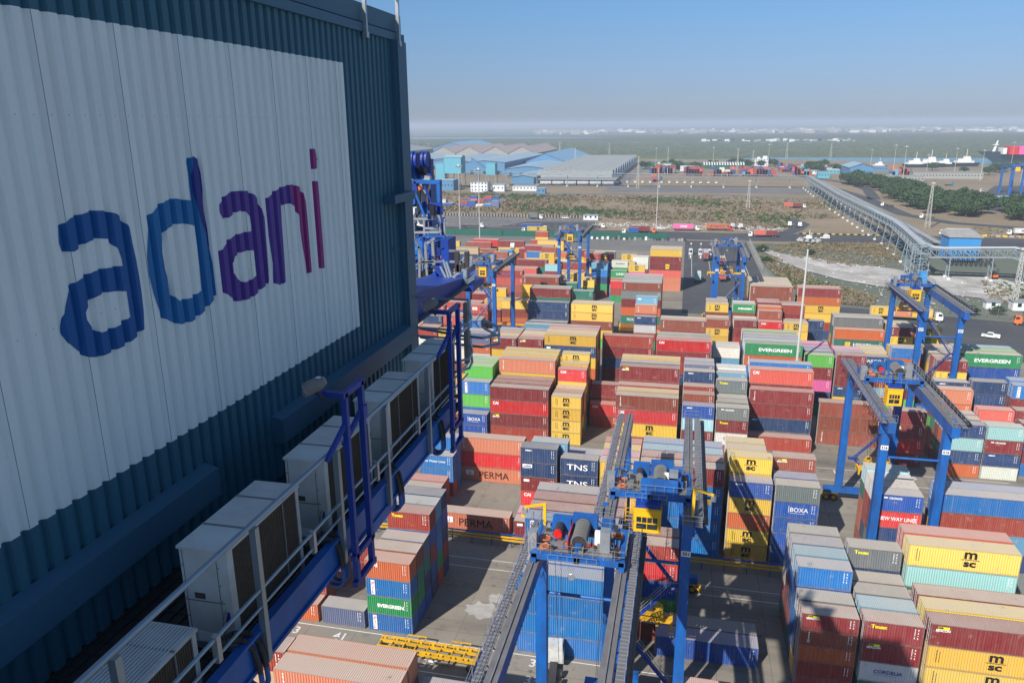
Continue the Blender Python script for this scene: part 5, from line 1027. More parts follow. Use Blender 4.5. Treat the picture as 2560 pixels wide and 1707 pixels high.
def make_container(x, y, z, L, h, c, m, label, rz=0.0, group='shipping containers stacked in the yard', flip=False, name='shipping_container', jitter=0.0):
    key = 2 if L == 2 else 4
    t = empty(name, (x, y, z), rz, label, 'container', group)
    t.scale = (1, 1, h/H0)
    rn = random.Random(x*13.7+y*3.1+z)
    k_ = 0.84+0.30*rn.random(); col = [max(0.0, v*k_*(0.95+0.10*rn.random())) for v in PAL[c]]; g_ = 0.05*rn.random()**2*sum(col)
    col = (col[0]+g_, col[1]+g_, col[2]+g_, 1)
    W_, R_, D_, C_ = CM[key]
    for nm, me in (('side_walls', W_), ('roof', R_), ('doors', D_)):
        o = place(nm, me, t); o.color = col
        if nm == 'doors' and (y > 190): pass
    if y < 300 and not (m == 'M'): place('code_marking', C_, t)
    off = 0
    lst = marks(m, 6.06 if key == 2 else 12.19, c)
    if len(lst) == 1: place('lettering', lst[0][0], t, (lst[0][1], -0.006, lst[0][2]))
    elif lst:
        k = ('mk', m, key, c)
        if k not in _TC: _TC[k] = join_meshes([(me, (xx, -0.008*i, zz)) for i, (me, xx, zz) in enumerate(lst)], 'lettering')
        place('lettering', _TC[k], t, (0, -0.006, 0))
    return t
BLK = ['near', 'near', 'second', 'third', 'fourth', 'fifth', 'sixth', 'seventh', 'eighth', 'ninth']
BLK = {0: 'foreground', 1: 'nearest', 2: 'second', 3: 'third', 4: 'fourth', 5: 'fifth', 6: 'sixth', 7: 'seventh', 8: 'eighth', 9: 'ninth'}
ORD = ['first', 'second', 'third', 'fourth', 'fifth', 'sixth', 'seventh', 'eighth', 'ninth', 'tenth', 'eleventh', 'twelfth', 'thirteenth', 'fourteenth', 'fifteenth', 'sixteenth', 'seventeenth', 'eighteenth', 'nineteenth', 'twentieth']
ROW = ['front row', 'second row', 'third row', 'fourth row', 'fifth row', 'sixth row', 'seventh row']
LET = {'M': 'black-lettered', 'C': 'white-lettered', 'E': 'white-lettered', 'P': 'white-striped', 'H': 'sideways-lettered', 'S': 'small-lettered', 'X': 'white-lettered', 'T': 'yellow-lettered', 'L': 'blue-lettered', 'N': 'white-lettered',
       'B': 'yellow-logoed', 'K': 'white-lettered', 'W': 'white-lettered', 'D': 'black-lettered', 'Q': 'black-lettered', 'U': 'white-lettered', 'V': 'white-lettered', 'J': 'white-lettered', 'Z': 'white-labelled', 'A': 'white-lettered', 'I': 'white-labelled', '': ''}
IND = []; REST = []
for rec in DATA.split(';'):      # block, row, x, y, length class, tier height, boxes from the ground up, bits marking the boxes built as things
    if not rec: continue
    a = rec.split(','); t_ = a[6].split(); n_ = len(t_); bits = format(int(a[7]), 'b').zfill(n_)
    for i in range(n_): (IND if bits[i] == '1' else REST).append((int(a[0]), int(a[1]), float(a[2]), float(a[3]), int(a[4]), i*float(a[5]), float(a[5]), t_[i][0], t_[i][1:], i, n_))
xs_by = {}
for r in IND: xs_by.setdefault((r[0], r[1]), set()).add(r[2])
for r in IND:
    bk, rw, x, y, ln, z, h, c, mk_, ti, n = r
    xs = sorted(xs_by[(bk, rw)]); k = xs.index(x); down = n-1-ti
    tier = 'topmost' if down == 0 else ORD[down]+' down'
    if n == 1: tier = 'single-stacked'
    words = [NAMES[c], LET.get(mk_, ''), 'short' if ln == 2 else 'long', 'container,', tier+',', ROW[min(rw, 6)]+',', ORD[k], 'stack', 'from left,', BLK[bk], 'block']
    make_container(x, y, z, ln, h, c, mk_, ' '.join(w_ for w_ in words if w_))
# the rest of the stacks: one mesh with the paint of each box held per face
def build_rest(rows):
    v = []; f = []; mi = []; cols = []
    def q(pts, m_, c_):
        k = len(v); v.extend(pts); f.append((k, k+1, k+2, k+3)); mi.append(m_); cols.append(c_)
    lets = []
    for bk, rw, x, y, ln, z, h, c, mk_, ti, n in rows:
        L = 6.06 if ln == 2 else 12.19; x1 = x+L; y1 = y+WD; z1 = z+h-0.02
        rn = random.Random(x*13.7+y*3.1+z); k_ = 0.82+0.34*rn.random(); cc = [min(1, w_*k_*(0.95+0.1*rn.random())) for w_ in PAL[c]]+[1]
        dk = [w_*0.35 for w_ in cc[:3]]+[1]
        if y < 260:
            n_ = int(round((L-0.22)/0.278)); p = (L-0.22)/n_
            for i in range(n_):
                a = x+0.11+i*p
                q([(a, y+0.01, z+.15), (a+p*.4, y+0.01, z+.15), (a+p*.4, y+0.01, z1-.08), (a, y+0.01, z1-.08)], 0, cc)
                q([(a+p*.4, y+0.01, z+.15), (a+p*.62, y+0.09, z+.15), (a+p*.62, y+0.09, z1-.08), (a+p*.4, y+0.01, z1-.08)], 0, cc)
                q([(a+p*.62, y+0.09, z+.15), (a+p*.75, y+0.09, z+.15), (a+p*.75, y+0.09, z1-.08), (a+p*.62, y+0.09, z1-.08)], 0, cc)
                q([(a+p*.75, y+0.09, z+.15), (a+p, y+0.01, z+.15), (a+p, y+0.01, z1-.08), (a+p*.75, y+0.09, z1-.08)], 0, cc)
            for a, b2 in ((x, x+.11), (x1-.11, x1)): q([(a, y, z), (b2, y, z), (b2, y, z1), (a, y, z1)], 0, cc)
            q([(x+.11, y, z), (x1-.11, y, z), (x1-.11, y, z+.15), (x+.11, y, z+.15)], 0, cc)
            q([(x+.11, y, z1-.08), (x1-.11, y, z1-.08), (x1-.11, y, z1), (x+.11, y, z1)], 0, cc)
        else:
            q([(x, y, z), (x1, y, z), (x1, y, z1), (x, y, z1)], 0, cc)
        q([(x1, y, z), (x1, y1, z), (x1, y1, z1), (x1, y, z1)], 0, cc); q([(x1, y1, z), (x, y1, z), (x, y1, z1), (x1, y1, z1)], 0, cc)
        q([(x, y1, z), (x, y, z), (x, y, z1), (x, y1, z1)], 0, cc); q([(x, y, z1), (x1, y, z1), (x1, y1, z1), (x, y1, z1)], 1, cc)
        if x > 5 and y < 260:      # door lock bars on the end
            for yy in (0.38, 0.85, 1.59, 2.06):
                q([(x-.03, y+yy+.03, z+.06), (x-.03, y+yy-.03, z+.06), (x-.03, y+yy-.03, z1-.06), (x-.03, y+yy+.03, z1-.06)], 2, cc)
        if mk_ and mk_ in 'MXQUCSJW' and rw < 7: lets.append((mk_, c, ln, x, y, z))
    me = bpy.data.meshes.new('stacked_containers'); me.from_pydata(v, [], f)
    for mn in ('stack_paint', 'stack_roof', 'lock_bar'): me.materials.append(MAT[mn])
    me.polygons.foreach_set('material_index', mi)
    at = me.color_attributes.new('paint', 'FLOAT_COLOR', 'CORNER'); arr = np.repeat(np.array(cols, dtype=np.float32), 4, axis=0).ravel(); at.data.foreach_set('color', arr)
    me.update()
    parts = [(me, (0, 0, 0))]
    o = bpy.data.objects.new('stacked_containers', me); COL.objects.link(o)
    tag(o, 'remaining distant and half-hidden containers of the yard stacks', 'containers', kind='stuff')
    pr = []
    for mk_, c, ln, x, y, z in lets:
        for mm, xx, zz in marks(mk_, 6.06 if ln == 2 else 12.19, c): pr.append((mm, (x+xx, y-0.012, z+zz)))
    if pr:
        lo = bpy.data.objects.new('lettering', join_meshes(pr, 'lettering')); COL.objects.link(lo); lo.parent = o
build_rest(REST)

# ------------------------------------------------------------------ rubber-tyred gantry cranes
def railing(mb, pts, h=1.05, t=0.035, step=1.5, mid=True):
    for a, b2 in zip(pts[:-1], pts[1:]):
        a = Vector(a); b2 = Vector(b2); L = (b2-a).length; n = max(1, int(L/step)); U = Vector((0, 0, h))
        mb.bar(a+U, b2+U, t)
        if mid: mb.bar(a+U*0.5, b2+U*0.5, t*0.8)
        for i in range(n+1):
            p = a.lerp(b2, i/n); mb.bar(p, p+U, t)
def stair(mb_s, mb_r, a, b2, wd=0.7, steps=None):
    a = Vector(a); b2 = Vector(b2); d = b2-a; n = steps or int(abs(d.z)/0.24)
    hz = Vector((d.x, d.y, 0)).normalized(); sd = Vector((-hz.y, hz.x, 0))*wd/2
    for s_ in (-1, 1):
        mb_s.bar(a+sd*s_, b2+sd*s_, 0.06, 0.18)
        U = Vector((0, 0, 1.0))
        for k in (1.0, 0.55): mb_r.bar(a+sd*s_+U*k, b2+sd*s_+U*k, 0.035)
        for i in range(0, n+1, 5): p = a.lerp(b2, i/n)+sd*s_; mb_r.bar(p, p+U, 0.035)
    for i in range(n):
        p = a.lerp(b2, (i+0.5)/n); mb_s.hexa([p-sd-hz*0.1, p+sd-hz*0.1, p+sd+hz*0.1, p-sd+hz*0.1], [q+Vector((0, 0, 0.03)) for q in (p-sd-hz*0.1, p+sd-hz*0.1, p+sd+hz*0.1, p-sd+hz*0.1)])
def rtg(x0, x1, y0, y1, ty, num, label, spz=5.0, cab=True, sp40=False, detail=True, ZT=25.2, jib=None, legw=1.15, skipcab=False, drum=1):
    cx = (x0+x1)/2; O = Vector((cx, y0, 0)); hx = (x1-x0)/2; S = y1-y0
    t = empty('gantry_crane', O, 0, label, 'gantry crane', 'blue yard gantry cranes')
    GB = ZT-1.55
    for sx in (-1, 1):
        X = sx*hx
        g = MB().m('crane_blue'); g.box(X-0.48, -2.9, GB, X+0.48, S+2.9, ZT-0.02)
        for k in range(13): yy = -2.6+k*(S+5.2)/12; g.box(X-0.52, yy-0.05, GB-0.02, X+0.52, yy+0.05, GB+0.02)
        g.build('girder', t)
        g = MB().m('walkway_grey'); g.box(X-0.50, -2.9, ZT-0.02, X+0.50, S+2.9, ZT+0.02); g.m('steel_grey').box(X-0.05, -2.7, ZT+0.02, X+0.05, S+2.7, ZT+0.16)
        g.build('rail_track', t)
        # outer walkway with railing
        g = MB().m('walkway_grey'); a = X+sx*0.72; b2 = X+sx*1.40; g.box(min(a, b2), -2.9, ZT-0.12, max(a, b2), S+2.9, ZT-0.04)
        g.m('galvanised')
        for k in range(int((S+5.8)/0.45)): g.box(min(a, b2), -2.9+0.45*k, ZT-0.04, max(a, b2), -2.9+0.45*k+0.06, ZT-0.015)
        g.build('walkway', t)
        g = MB().m('galvanised'); railing(g, [(X+sx*1.42, -2.9, ZT-0.04), (X+sx*1.42, S+2.9, ZT-0.04)]); railing(g, [(X-sx*0.55, -2.9, ZT), (X+sx*1.42, -2.9, ZT)]); railing(g, [(X-sx*0.55, S+2.9, ZT), (X+sx*1.42, S+2.9, ZT)])
        if sx > 0 and detail:
            g.m('black_paint'); g.box(X+1.5, -2.4, ZT-0.05, X+1.95, S+1.5, ZT+0.32)
        g.build('railing', t)
        if detail:
            g = MB().m('black_paint'); F_ = 26
            for k in range(F_):
                ya = -2.6+(S+5.0)*k/F_; yb = -2.6+(S+5.0)*(k+1)/F_; xo = X+sx*1.55; pr = None
                for j in range(7):
                    u = j/6; p = (xo, ya+(yb-ya)*u, ZT-0.25-1.1*4*u*(1-u)*(0.6+0.4*((k*7) % 3)/2))
                    if pr: g.bar(pr, p, 0.05)
                    pr = p
            g.build('festoon_cable', t)
            g = MB().m('crane_navy'); xo = X+sx*1.1
            for k in range(14):
                ya = -2.6+(S+5.0)*k/14; yb = -2.6+(S+5.0)*(k+1)/14; g.bar((X+sx*0.5, ya, GB+0.25), (X+sx*1.45, ya, ZT-0.1), 0.07); g.bar((X+sx*1.43, ya, ZT-0.1), (X+sx*1.43, yb, ZT-0.1), 0.06)
            g.build('walkway_bracket', t)
        for yy, nm in ((0, 'near'), (S, 'far')):
            lg = MB().m('crane_blue'); w_ = legw/2; dy = 0.62
            sg = -1 if yy == 0 else 1
            lg.hexa([(X-w_, yy-dy*0.8, 2.6), (X+w_, yy-dy*0.8, 2.6), (X+w_, yy+dy*0.8, 2.6), (X-w_, yy+dy*0.8, 2.6)], [(X-w_*0.85, yy-dy, GB-1.2), (X+w_*0.85, yy-dy, GB-1.2), (X+w_*0.85, yy+dy, GB-1.2), (X-w_*0.85, yy+dy, GB-1.2)])
            lg.hexa([(X-w_*0.85, yy-dy, GB-1.2), (X+w_*0.85, yy-dy, GB-1.2), (X+w_*0.85, yy+dy, GB-1.2), (X-w_*0.85, yy+dy, GB-1.2)], [(X-w_*0.62, yy-dy-(0.3 if sg > 0 else 0), GB+0.02), (X+w_*0.62, yy-dy-(0.3 if sg > 0 else 0), GB+0.02), (X+w_*0.62, yy+dy+(0.3 if sg < 0 else 0), GB+0.02), (X-w_*0.62, yy+dy+(0.3 if sg < 0 else 0), GB+0.02)])
            if sg < 0 and detail:
                lg.hexa([(X-w_*0.85+sx*0.42, -0.62, GB-1.0), (X+w_*0.55+sx*0.42, -0.62, GB-1.0), (X+w_*0.55+sx*0.42, 0.2, GB-1.0), (X-w_*0.85+sx*0.42, 0.2, GB-1.0)], [(X-w_*0.4+sx*0.55, -0.5, ZT+0.1), (X+w_*0.4+sx*0.55, -0.5, ZT+0.1), (X+w_*0.4+sx*0.55, 0.1, ZT+0.1), (X-w_*0.4+sx*0.55, 0.1, ZT+0.1)])
                lg.cone((X+sx*0.4, -0.70, GB-0.6), (X+sx*0.4, -0.62, GB-0.6), 0.28, 0.28)
            lo = lg.build('leg', t)
            if yy == 0 and num:
                pm = [(MB().m('letter_white').box(-0.48, 0, -0.32, 0.48, 0.02, 0.32).mesh('plate'), (0, 0, 0)), (text_mesh(num, 0.52, 'letter_black', bold=0.02), (0, -0.012, 0))]
                pk = ('num', num)
                if pk not in _TC: _TC[pk] = join_meshes(pm, 'number_plate')
                place('number_plate', _TC[pk], lo, (X, -0.66, GB-3.0))
    # portal ties and sill beams
    for yy in (0, S):
        g = MB().m('crane_blue'); g.tube((-hx, yy, GB-4.6), (hx, yy, GB-4.6), 0.17, 10); g.build('portal_tie', t)
        g = MB().m('crane_blue'); g.box(-hx-2.4, yy-0.5, 1.75, hx+2.4, yy+0.5, 2.65); g.box(-hx-2.2, yy-0.35, 1.3, -hx-0.6, yy+0.35, 1.75); g.box(hx+0.6, yy-0.35, 1.3, hx+2.2, yy+0.35, 1.75); so_ = g.build('sill_beam', t)
        for X in (-hx-1.8, -hx-0.6, hx+0.6, hx+1.8):
            g = MB().m('rubber'); g.cone((X-0.0, yy-0.28, 0.72), (X, yy+0.28, 0.72), 0.72, 0.72, 18); g.m('yellow_steel').cone((X, yy-0.30, 0.72), (X, yy+0.30, 0.72), 0.34, 0.34, 12); g.build('wheel', t)
        g = MB().m('yellow_steel')
        for sx in (-1, 1):
            c0 = sx*(hx+1.2); g.box(c0-1.25, yy-0.45, 1.45, c0+1.25, yy+0.45, 1.62); g.bar((c0-1.9, yy-0.5, 0.7), (c0-0.6, yy-0.5, 1.55), 0.14); g.bar((c0+1.7, yy-0.5, 0.7), (c0+0.6, yy-0.5, 1.55), 0.14)
            g.box(c0+sx*1.45, yy-0.75, 0.55, c0+sx*1.75, yy+0.75, 1.15)
        g.build('bogie_frame', t)
    g = MB().m('crane_blue'); g.box(-hx+1.2, -0.5+0.0, 2.66, -hx+3.6, 0.45, 4.4); g.m('steel_grey').box(-hx+1.4, -0.53, 2.9, -hx+2.4, -0.5, 4.2); g.build('electrical_house', t)
    # zigzag stair inside the left near leg up to the girder
    if detail:
        sm = MB().m('crane_navy'); rm = MB().m('galvanised')
        zz = [3.0, 9.5, 16.0, 22.8]; xx = [hx-1.0, -hx+1.6, hx-1.0, -hx+1.6]
        yS = 0.55 if num != '516' else S-0.9
        if num == '516': zz = [3.0, 8.6, 14.6, 21.0]
        for i in range(3):
            stair(sm, rm, (xx[i], yS, zz[i]), (xx[i+1], yS, zz[i+1]))
            sm.box(min(xx[i+1], xx[i+1]-0.8 if xx[i+1] < 0 else xx[i+1]), yS-0.6, zz[i+1]-0.08, max(xx[i+1]+0.8, xx[i+1]), yS+0.6, zz[i+1])
            railing(rm, [(xx[i+1]-0.6, yS-0.6, zz[i+1]), (xx[i+1]+0.8, yS-0.6, zz[i+1])], 1.0)
        sm.build('stair', t); rm.build('stair_railing', t)
        jy = 0
    # trolley
    T = empty('trolley', (0, ty-y0, ZT), 0); T.parent = t
    def tb(mb, name, p=None): return mb.build(name, p or T)
    g = MB().m('crane_blue'); W_ = hx-0.2; D = 2.9
    for yy in (-D, D-0.5): g.box(-W_-0.5, yy, 0.35, W_+0.5, yy+0.5, 0.95)
    for xx_ in (-W_-0.4, -0.3, W_-0.1): g.box(xx_, -D, 0.30, xx_+0.5, D, 0.90)
    for xx_ in (-hx, hx):
        for yy in (-D+0.3, D-0.3): g.box(xx_-0.25, yy-0.5, 0.05, xx_+0.25, yy+0.5, 0.5)
    tb(g, 'trolley_frame')
    g = MB().m('steel_grey'); g.box(-W_, -D+0.5, 0.86, W_, -0.9, 0.93); g.box(-W_, 1.0, 0.86, W_, D-0.5, 0.93); g.box(-W_, -0.9, 0.86, -1.6, 1.0, 0.93); tb(g, 'deck_plate')
    g = MB().m('dark_steel'); 
    dx = 0.9 if drum == 1 else 0.0
    g.cone((dx, -1.7, 1.75), (dx, 1.6, 1.75), 0.66, 0.66, 22); g.m('steel_grey')
    for k in range(11): g.cone((dx, -1.6+0.3*k, 1.75), (dx, -1.52+0.3*k, 1.75), 0.73, 0.73, 22)
    tb(g, 'hoist_drum')
    g = MB().m('crane_blue')
    if num == '551': g.box(dx-1.9, -2.5, 0.93, dx+1.9, -1.75, 2.3); g.box(dx+0.95, -1.6, 0.93, dx+2.2, 1.0, 2.4); g.box(dx-1.7, -2.52, 1.2, dx+1.7, -2.5, 1.3)
    g.box(dx-1.1, 1.65, 0.93, dx+1.3, 2.75, 2.45); g.box(dx-3.0, 1.55, 0.93, dx-1.2, 2.6, 2.1)
    for k in range(5): g.box(dx-1.0+0.45*k, 1.62, 0.95, dx-0.95+0.45*k, 1.65, 2.4)
    g.box(dx-0.3, -2.1, 0.93, dx+0.3, -1.7, 1.7); tb(g, 'gearbox')
    g = MB().m('dark_steel'); g.cone((dx-2.2, 0.1, 1.5), (dx-2.2, 1.5, 1.5), 0.42, 0.42, 16); g.m('red_paint' if num in ('552', '516') else 'steel_grey'); g.cone((dx-2.2, -0.25, 1.5), (dx-2.2, 0.1, 1.5), 0.40, 0.40, 16); g.m('red_paint').box(dx-1.05, -1.8, 0.93, dx-0.98, 1.5, 2.0) if drum == 2 else None; tb(g, 'hoist_motor')
    g = MB().m('galvanised'); g.box(W_-1.9, -1.6, 0.93, W_-1.0, -0.6, 3.0); g.m('white_paint').box(W_-2.5, -0.5, 0.93, W_-1.95, 0.0, 2.3); tb(g, 'control_cabinet')
    g = MB().m('galvanised'); g.box(-W_-0.9, -1.9, 0.2, -W_-0.1, -1.0, 2.4); tb(g, 'control_cabinet')
    g = MB().m('galvanised')
    railing(g, [(-W_-0.5, -D, 0.95), (W_+0.5, -D, 0.95)], 1.05, 0.035, 0.9); railing(g, [(-W_-0.5, D, 0.95), (W_+0.5, D, 0.95)], 1.05, 0.035, 0.9)
    railing(g, [(-W_-0.5, -D, 0.95), (-W_-0.5, D, 0.95)], 1.05, 0.035, 1.0); railing(g, [(W_+0.5, -D, 0.95), (W_+0.5, D, 0.95)], 1.05, 0.035, 1.0)
    railing(g, [(-W_+1.2, -D-0.4, 0.2), (W_-2.0, -D-0.4, 0.2)], 1.0, 0.03, 0.8)
    tb(g, 'trolley_railing')
    g = MB().m('orange_paint')
    for xx_, yy in ((-W_+0.7, -2.0), (-W_+0.5, -0.6), (W_-0.5, 1.2)): g.ring((xx_, yy, 1.25), 0.42, 0.06, 'z', 12); g.bar((xx_-0.4, yy, 1.25), (xx_+0.4, yy, 1.25), 0.05)
    tb(g, 'rope_sheave')
    rn = random.Random(int(num or 9)); g = MB()
    for k in range(40):
        g.m(rn.choice(['dark_steel', 'crane_blue', 'steel_grey', 'dark_steel', 'galvanised']))
        xx_ = rn.uniform(-W_+0.2, W_-0.4); yy = rn.uniform(-D+0.4, D-0.5); s_ = rn.uniform(0.10, 0.35); g.box(xx_, yy, 0.93, xx_+s_*1.3, yy+s_, 0.93+rn.uniform(0.15, 0.7))
    for k in range(10):
        a = (rn.uniform(-W_, W_), rn.uniform(-D, D), 1.0); g.m('black_paint').bar(a, (a[0]+rn.uniform(-1.5, 1.5), a[1]+rn.uniform(-1, 1), 1.05+rn.uniform(0, 0.3)), 0.05)
    tb(g, 'small_machinery')
    if cab:
        C = MB().m('yellow_cab'); X0, X1, Y0_, Y1_, Z0_, Z1_ = -0.2-0.9, 1.9-0.9, -4.3, -2.6, -2.75, -0.25
        if num == '551': X0, X1 = -1.55, 1.25
        C.box(X0, Y0_, Z0_, X1, Y0_+0.10, Z0_+0.35); C.box(X0, Y0_, Z1_-0.75, X1, Y0_+0.10, Z1_); C.box(X0, Y0_, Z0_+0.35, X0+0.28, Y0_+0.10, Z1_-0.75); C.box(X1-0.35, Y0_, Z0_+0.35, X1, Y0_+0.10, Z1_-0.75)
        C.box(X0, Y0_+0.10, Z0_, X0+0.1, Y1_, Z1_); C.box(X1-0.1, Y0_+0.10, Z0_, X1, Y1_, Z1_); C.box(X0+0.1, Y1_-0.1, Z0_, X1-0.1, Y1_, Z1_); C.box(X0+0.1, Y0_+0.1, Z0_, X1-0.1, Y1_-0.1, Z0_+0.08)
        C.box(X0-0.06, Y0_-0.06, Z1_, X1+0.06, Y1_+0.06, Z1_+0.12)
        Cb = tb(C, 'cabin')
        G = MB().m('glass_dark'); G.box(X0+0.28, Y0_+0.05, Z0_+0.35, X1-0.35, Y0_+0.07, Z1_-0.75); tb(G, 'cabin_window', Cb)
        G = MB().m('yellow_cab'); zc = (Z0_+0.35+Z1_-0.75)/2; G.box(X0+0.28, Y0_-0.01, zc-0.05, X1-0.35, Y0_+0.045, zc+0.05)
        for k in range(1, 4): xx_ = X0+0.28+(X1-X0-0.63)*k/4; G.box(xx_-0.03, Y0_-0.008, zc+0.05 if k % 2 else Z0_+0.35, xx_+0.03, Y0_+0.043, Z1_-0.75)
        tb(G, 'window_bar', Cb)
        G = MB().m('yellow_steel')
        for xx_ in (X0-0.9, X0-0.1):
            for yy in (Y0_+0.2, Y1_-0.2): G.bar((xx_, yy, Z0_+0.1), (xx_, yy, 0.4), 0.06)
        for k in range(6): G.bar((X0-0.9, Y0_+0.2, Z0_+0.3+0.45*k), (X0-0.1, Y0_+0.2, Z0_+0.3+0.45*k), 0.045); G.bar((X0-0.9, Y0_+0.2, Z0_+0.3+0.45*k), (X0-0.9, Y1_-0.2, Z0_+0.3+0.45*k), 0.04)
        tb(G, 'cabin_ladder')
        G = MB().m('crane_navy'); G.box(X0+0.1, Y0_+0.3, -0.13, X1-0.1, Y1_+0.6, 0.3); tb(G, 'cabin_bracket')
    g = MB().m('galvanised'); g.ring((-0.4, -D-0.55, -0.75), 0.32, 0.03, 'y', 12); g.bar((-0.4, -D-0.55, -0.3), (-0.7, -D-0.55, 0.3), 0.03); g.bar((-0.4, -D-0.55, -0.3), (-0.1, -D-0.55, 0.3), 0.03); g.cone((-0.4, -D-0.60, -0.75), (-0.4, -D-0.5, -0.75), 0.28, 0.2); tb(g, 'work_light')
    # spreader and ropes
    sp = MB().m('yellow_steel'); L = 6.1 if sp40 else 3.05
    zs = spz-ZT
    sp.box(-L, -0.5, zs, L, -0.15, zs+0.45); sp.box(-L, 0.25, zs, L, 0.6, zs+0.45)
    for xx_ in (-L, L-0.3, -1.5, 1.2): sp.box(xx_, -1.15, zs, xx_+0.3, 1.25, zs+0.4)
    for xx_ in (-L, L-0.25):
        for yy in (-1.2, 1.0): sp.box(xx_, yy, zs-0.45, xx_+0.25, yy+0.25, zs+0.05)
    sb = tb(sp, 'spreader')
    sp = MB().m('yellow_steel'); sp.box(-1.9, -0.95, zs+1.1, 1.9, 1.05, zs+1.45); sp.box(-2.0, -0.9, zs+0.5, -1.6, 1.0, zs+1.1); sp.box(1.6, -0.9, zs+0.5, 2.0, 1.0, zs+1.1)
    for xx_ in (-1.5, 1.3): sp.ring((xx_, 0, zs+1.9), 0.42, 0.08, 'y', 12)
    sp.m('dark_steel').box(-0.9, -0.6, zs+1.45, 0.9, 0.7, zs+2.0); tb(sp, 'headblock', sb)
    g = MB().m('black_paint')
    for xx_ in (-1.5, 1.5):
        for yy in (-0.7, 0.8): g.bar((xx_, yy, zs+1.6), (xx_*1.5, yy*2.2, 0.5), 0.035)
    tb(g, 'hoist_rope')
    if jib:
        X, yy = jib; g = MB().m('yellow_cab'); g.box(X-0.14, yy-0.14, ZT, X+0.14, yy+0.14, ZT+3.2); g.bar((X, yy, ZT+3.1), (X+(1.9 if X > 0 else -1.9), yy-0.6, ZT+2.9), 0.2); g.m('galvanised').box(X+(1.6 if X > 0 else -2.1), yy-0.9, ZT+2.3, X+(2.1 if X > 0 else -1.6), yy-0.4, ZT+2.8)
        g.m('yellow_cab').box(X+(1.3 if X > 0 else -2.15), yy-0.8, ZT+1.9, X+(1.6 if X > 0 else -1.85), yy-0.5, ZT+2.3)
        g.build('service_jib', t)
    return t
rtg(28.3, 36.0, 105.5, 129.0, 121.5, '516', 'blue gantry crane with white number plates 516 on its legs', 9.6, cab=True, ZT=25.0)
rtg(-6.0, 1.9, 72.6, 96.1, 76.6, '551', 'blue gantry crane with large yellow cabin, number 551, at front centre', 8.8, cab=True, ZT=25.0, jib=(4.4, -1.0))
rtg(-11.9, -3.9, 41.2, 64.7, 63.0, '552', 'nearest blue gantry crane with red motor and black drum, front centre', 2.0, cab=False, ZT=25.0, jib=(-3.9, 24.2), drum=2)
rtg(49.6, 57.2, 170.0, 193.6, 193.5, '537', 'blue gantry crane with a blue tarpaulin beside the white pickup apron', 20.0, cab=True, ZT=25.8)
rtg(-58.3, -50.8, 201.0, 224.5, 207.3, '541', 'blue gantry crane with yellow cabin nearest the dark crane corner', 17.5, cab=True)
rtg(-44.0, -36.4, 271.2, 294.6, 276.5, '542', 'blue gantry crane with yellow cabin standing before the green fence', 15.3, cab=True, sp40=True)
rtg(10.2, 17.8, 234.6, 258.0, 252.0, '543', 'blue gantry crane with long yellow spreader over the gate lane', 16.3, cab=False, sp40=True)
# power rails on stands beside the blocks
def busbar(x0, x1, y, label):
    t = empty('power_rail', (x0, y, 0), 0, label, 'power rail', 'yellow and blue power rails along the blocks')
    g = MB().m('yellow_steel')
    for dy, z in ((-0.05, 1.35), (0.12, 1.75)): g.box(0, dy-0.09, z-0.10, x1-x0, dy+0.09, z+0.12)
    g.build('conductor_rail', t)
    g = MB().m('crane_navy'); g.box(0, 0.32, 2.0, x1-x0, 0.55, 2.12); g.build('top_channel', t)
    g = MB().m('crane_navy')
    n = int((x1-x0)/3.2)
    for i in range(n): xx_ = 1+i*3.2; g.box(xx_, 0.25, 0, xx_+0.1, 0.4, 2.0); g.box(xx_, -0.2, 1.1, xx_+0.08, 0.4, 1.2)
    g.build('stand', t)
busbar(-60, 26, 102.2, 'yellow and blue power rail on stands crossing behind the nearest block')
busbar(-120, 24, 231.0, 'yellow power rail far back between the fifth and sixth block')
busbar(-80, 4, 165.3, 'yellow power rail between the third and fourth block')

# ------------------------------------------------------------------ the quay crane beyond the machinery house
q = empty('quay_crane', (-8, 22, 57.6), 0, 'blue quay crane structure with sheaves, ladder cage and railings beyond the house corner', 'crane')
Q = Vector((-8, 22, 57.6))
def ql(p): return (p[0]-Q.x, p[1]-Q.y, p[2]-Q.z)
def qb(mb, x0, y0, z0, x1, y1, z1): return mb.box(x0-Q.x, y0-Q.y, z0-Q.z, x1-Q.x, y1-Q.y, z1-Q.z)
g = MB().m('crane_navy'); g.hexa([ql(p) for p in ((-9.6, 16.4, 57.6), (-8.0, 16.4, 57.6), (-8.0, 28.3, 57.45), (-9.6, 28.3, 57.45))], [ql(p) for p in ((-9.6, 16.4, 59.05), (-8.0, 16.4, 59.05), (-8.0, 28.3, 57.8), (-9.6, 28.3, 57.8))]); qb(g, -17.5, 16.4, 57.6, -15.9, 26.9, 58.85); g.build('main_girder', q)
g = MB().m('crane_blue'); qb(g, -15.9, 25.2, 57.0, -11.6, 26.8, 57.8); qb(g, -19, 26.8, 55.2, -14.6, 40, 57.0); g.build('end_beam', q)
g = MB().m('walkway_grey'); qb(g, -8.0, 16.4, 57.62, -7.8, 26.9, 57.66); g.build('girder_walkway', q)
acc = {}
for part, mat, kind, d in KQ:
    g = acc.setdefault(part, MB()); g.m(mat)
    if kind == 'b': qb(g, min(d[0], d[3]), d[1], min(d[2], d[5]), max(d[0], d[3]), d[4], max(d[2], d[5]))
    elif kind == 'l': g.bar(ql(d[0:3]), ql(d[3:6]), d[6])
    else: g.cone(ql((d[0]-d[4]/2, d[1], d[2])), ql((d[0]+d[4]/2, d[1], d[2])), d[3], d[3], 18)
for part, g in acc.items(): g.build(part, q)
g = MB().m('steel_grey'); qb(g, -4.36, 14.6, 58.65, -4.27, 14.75, 59.95); g.build('corner_post', q)
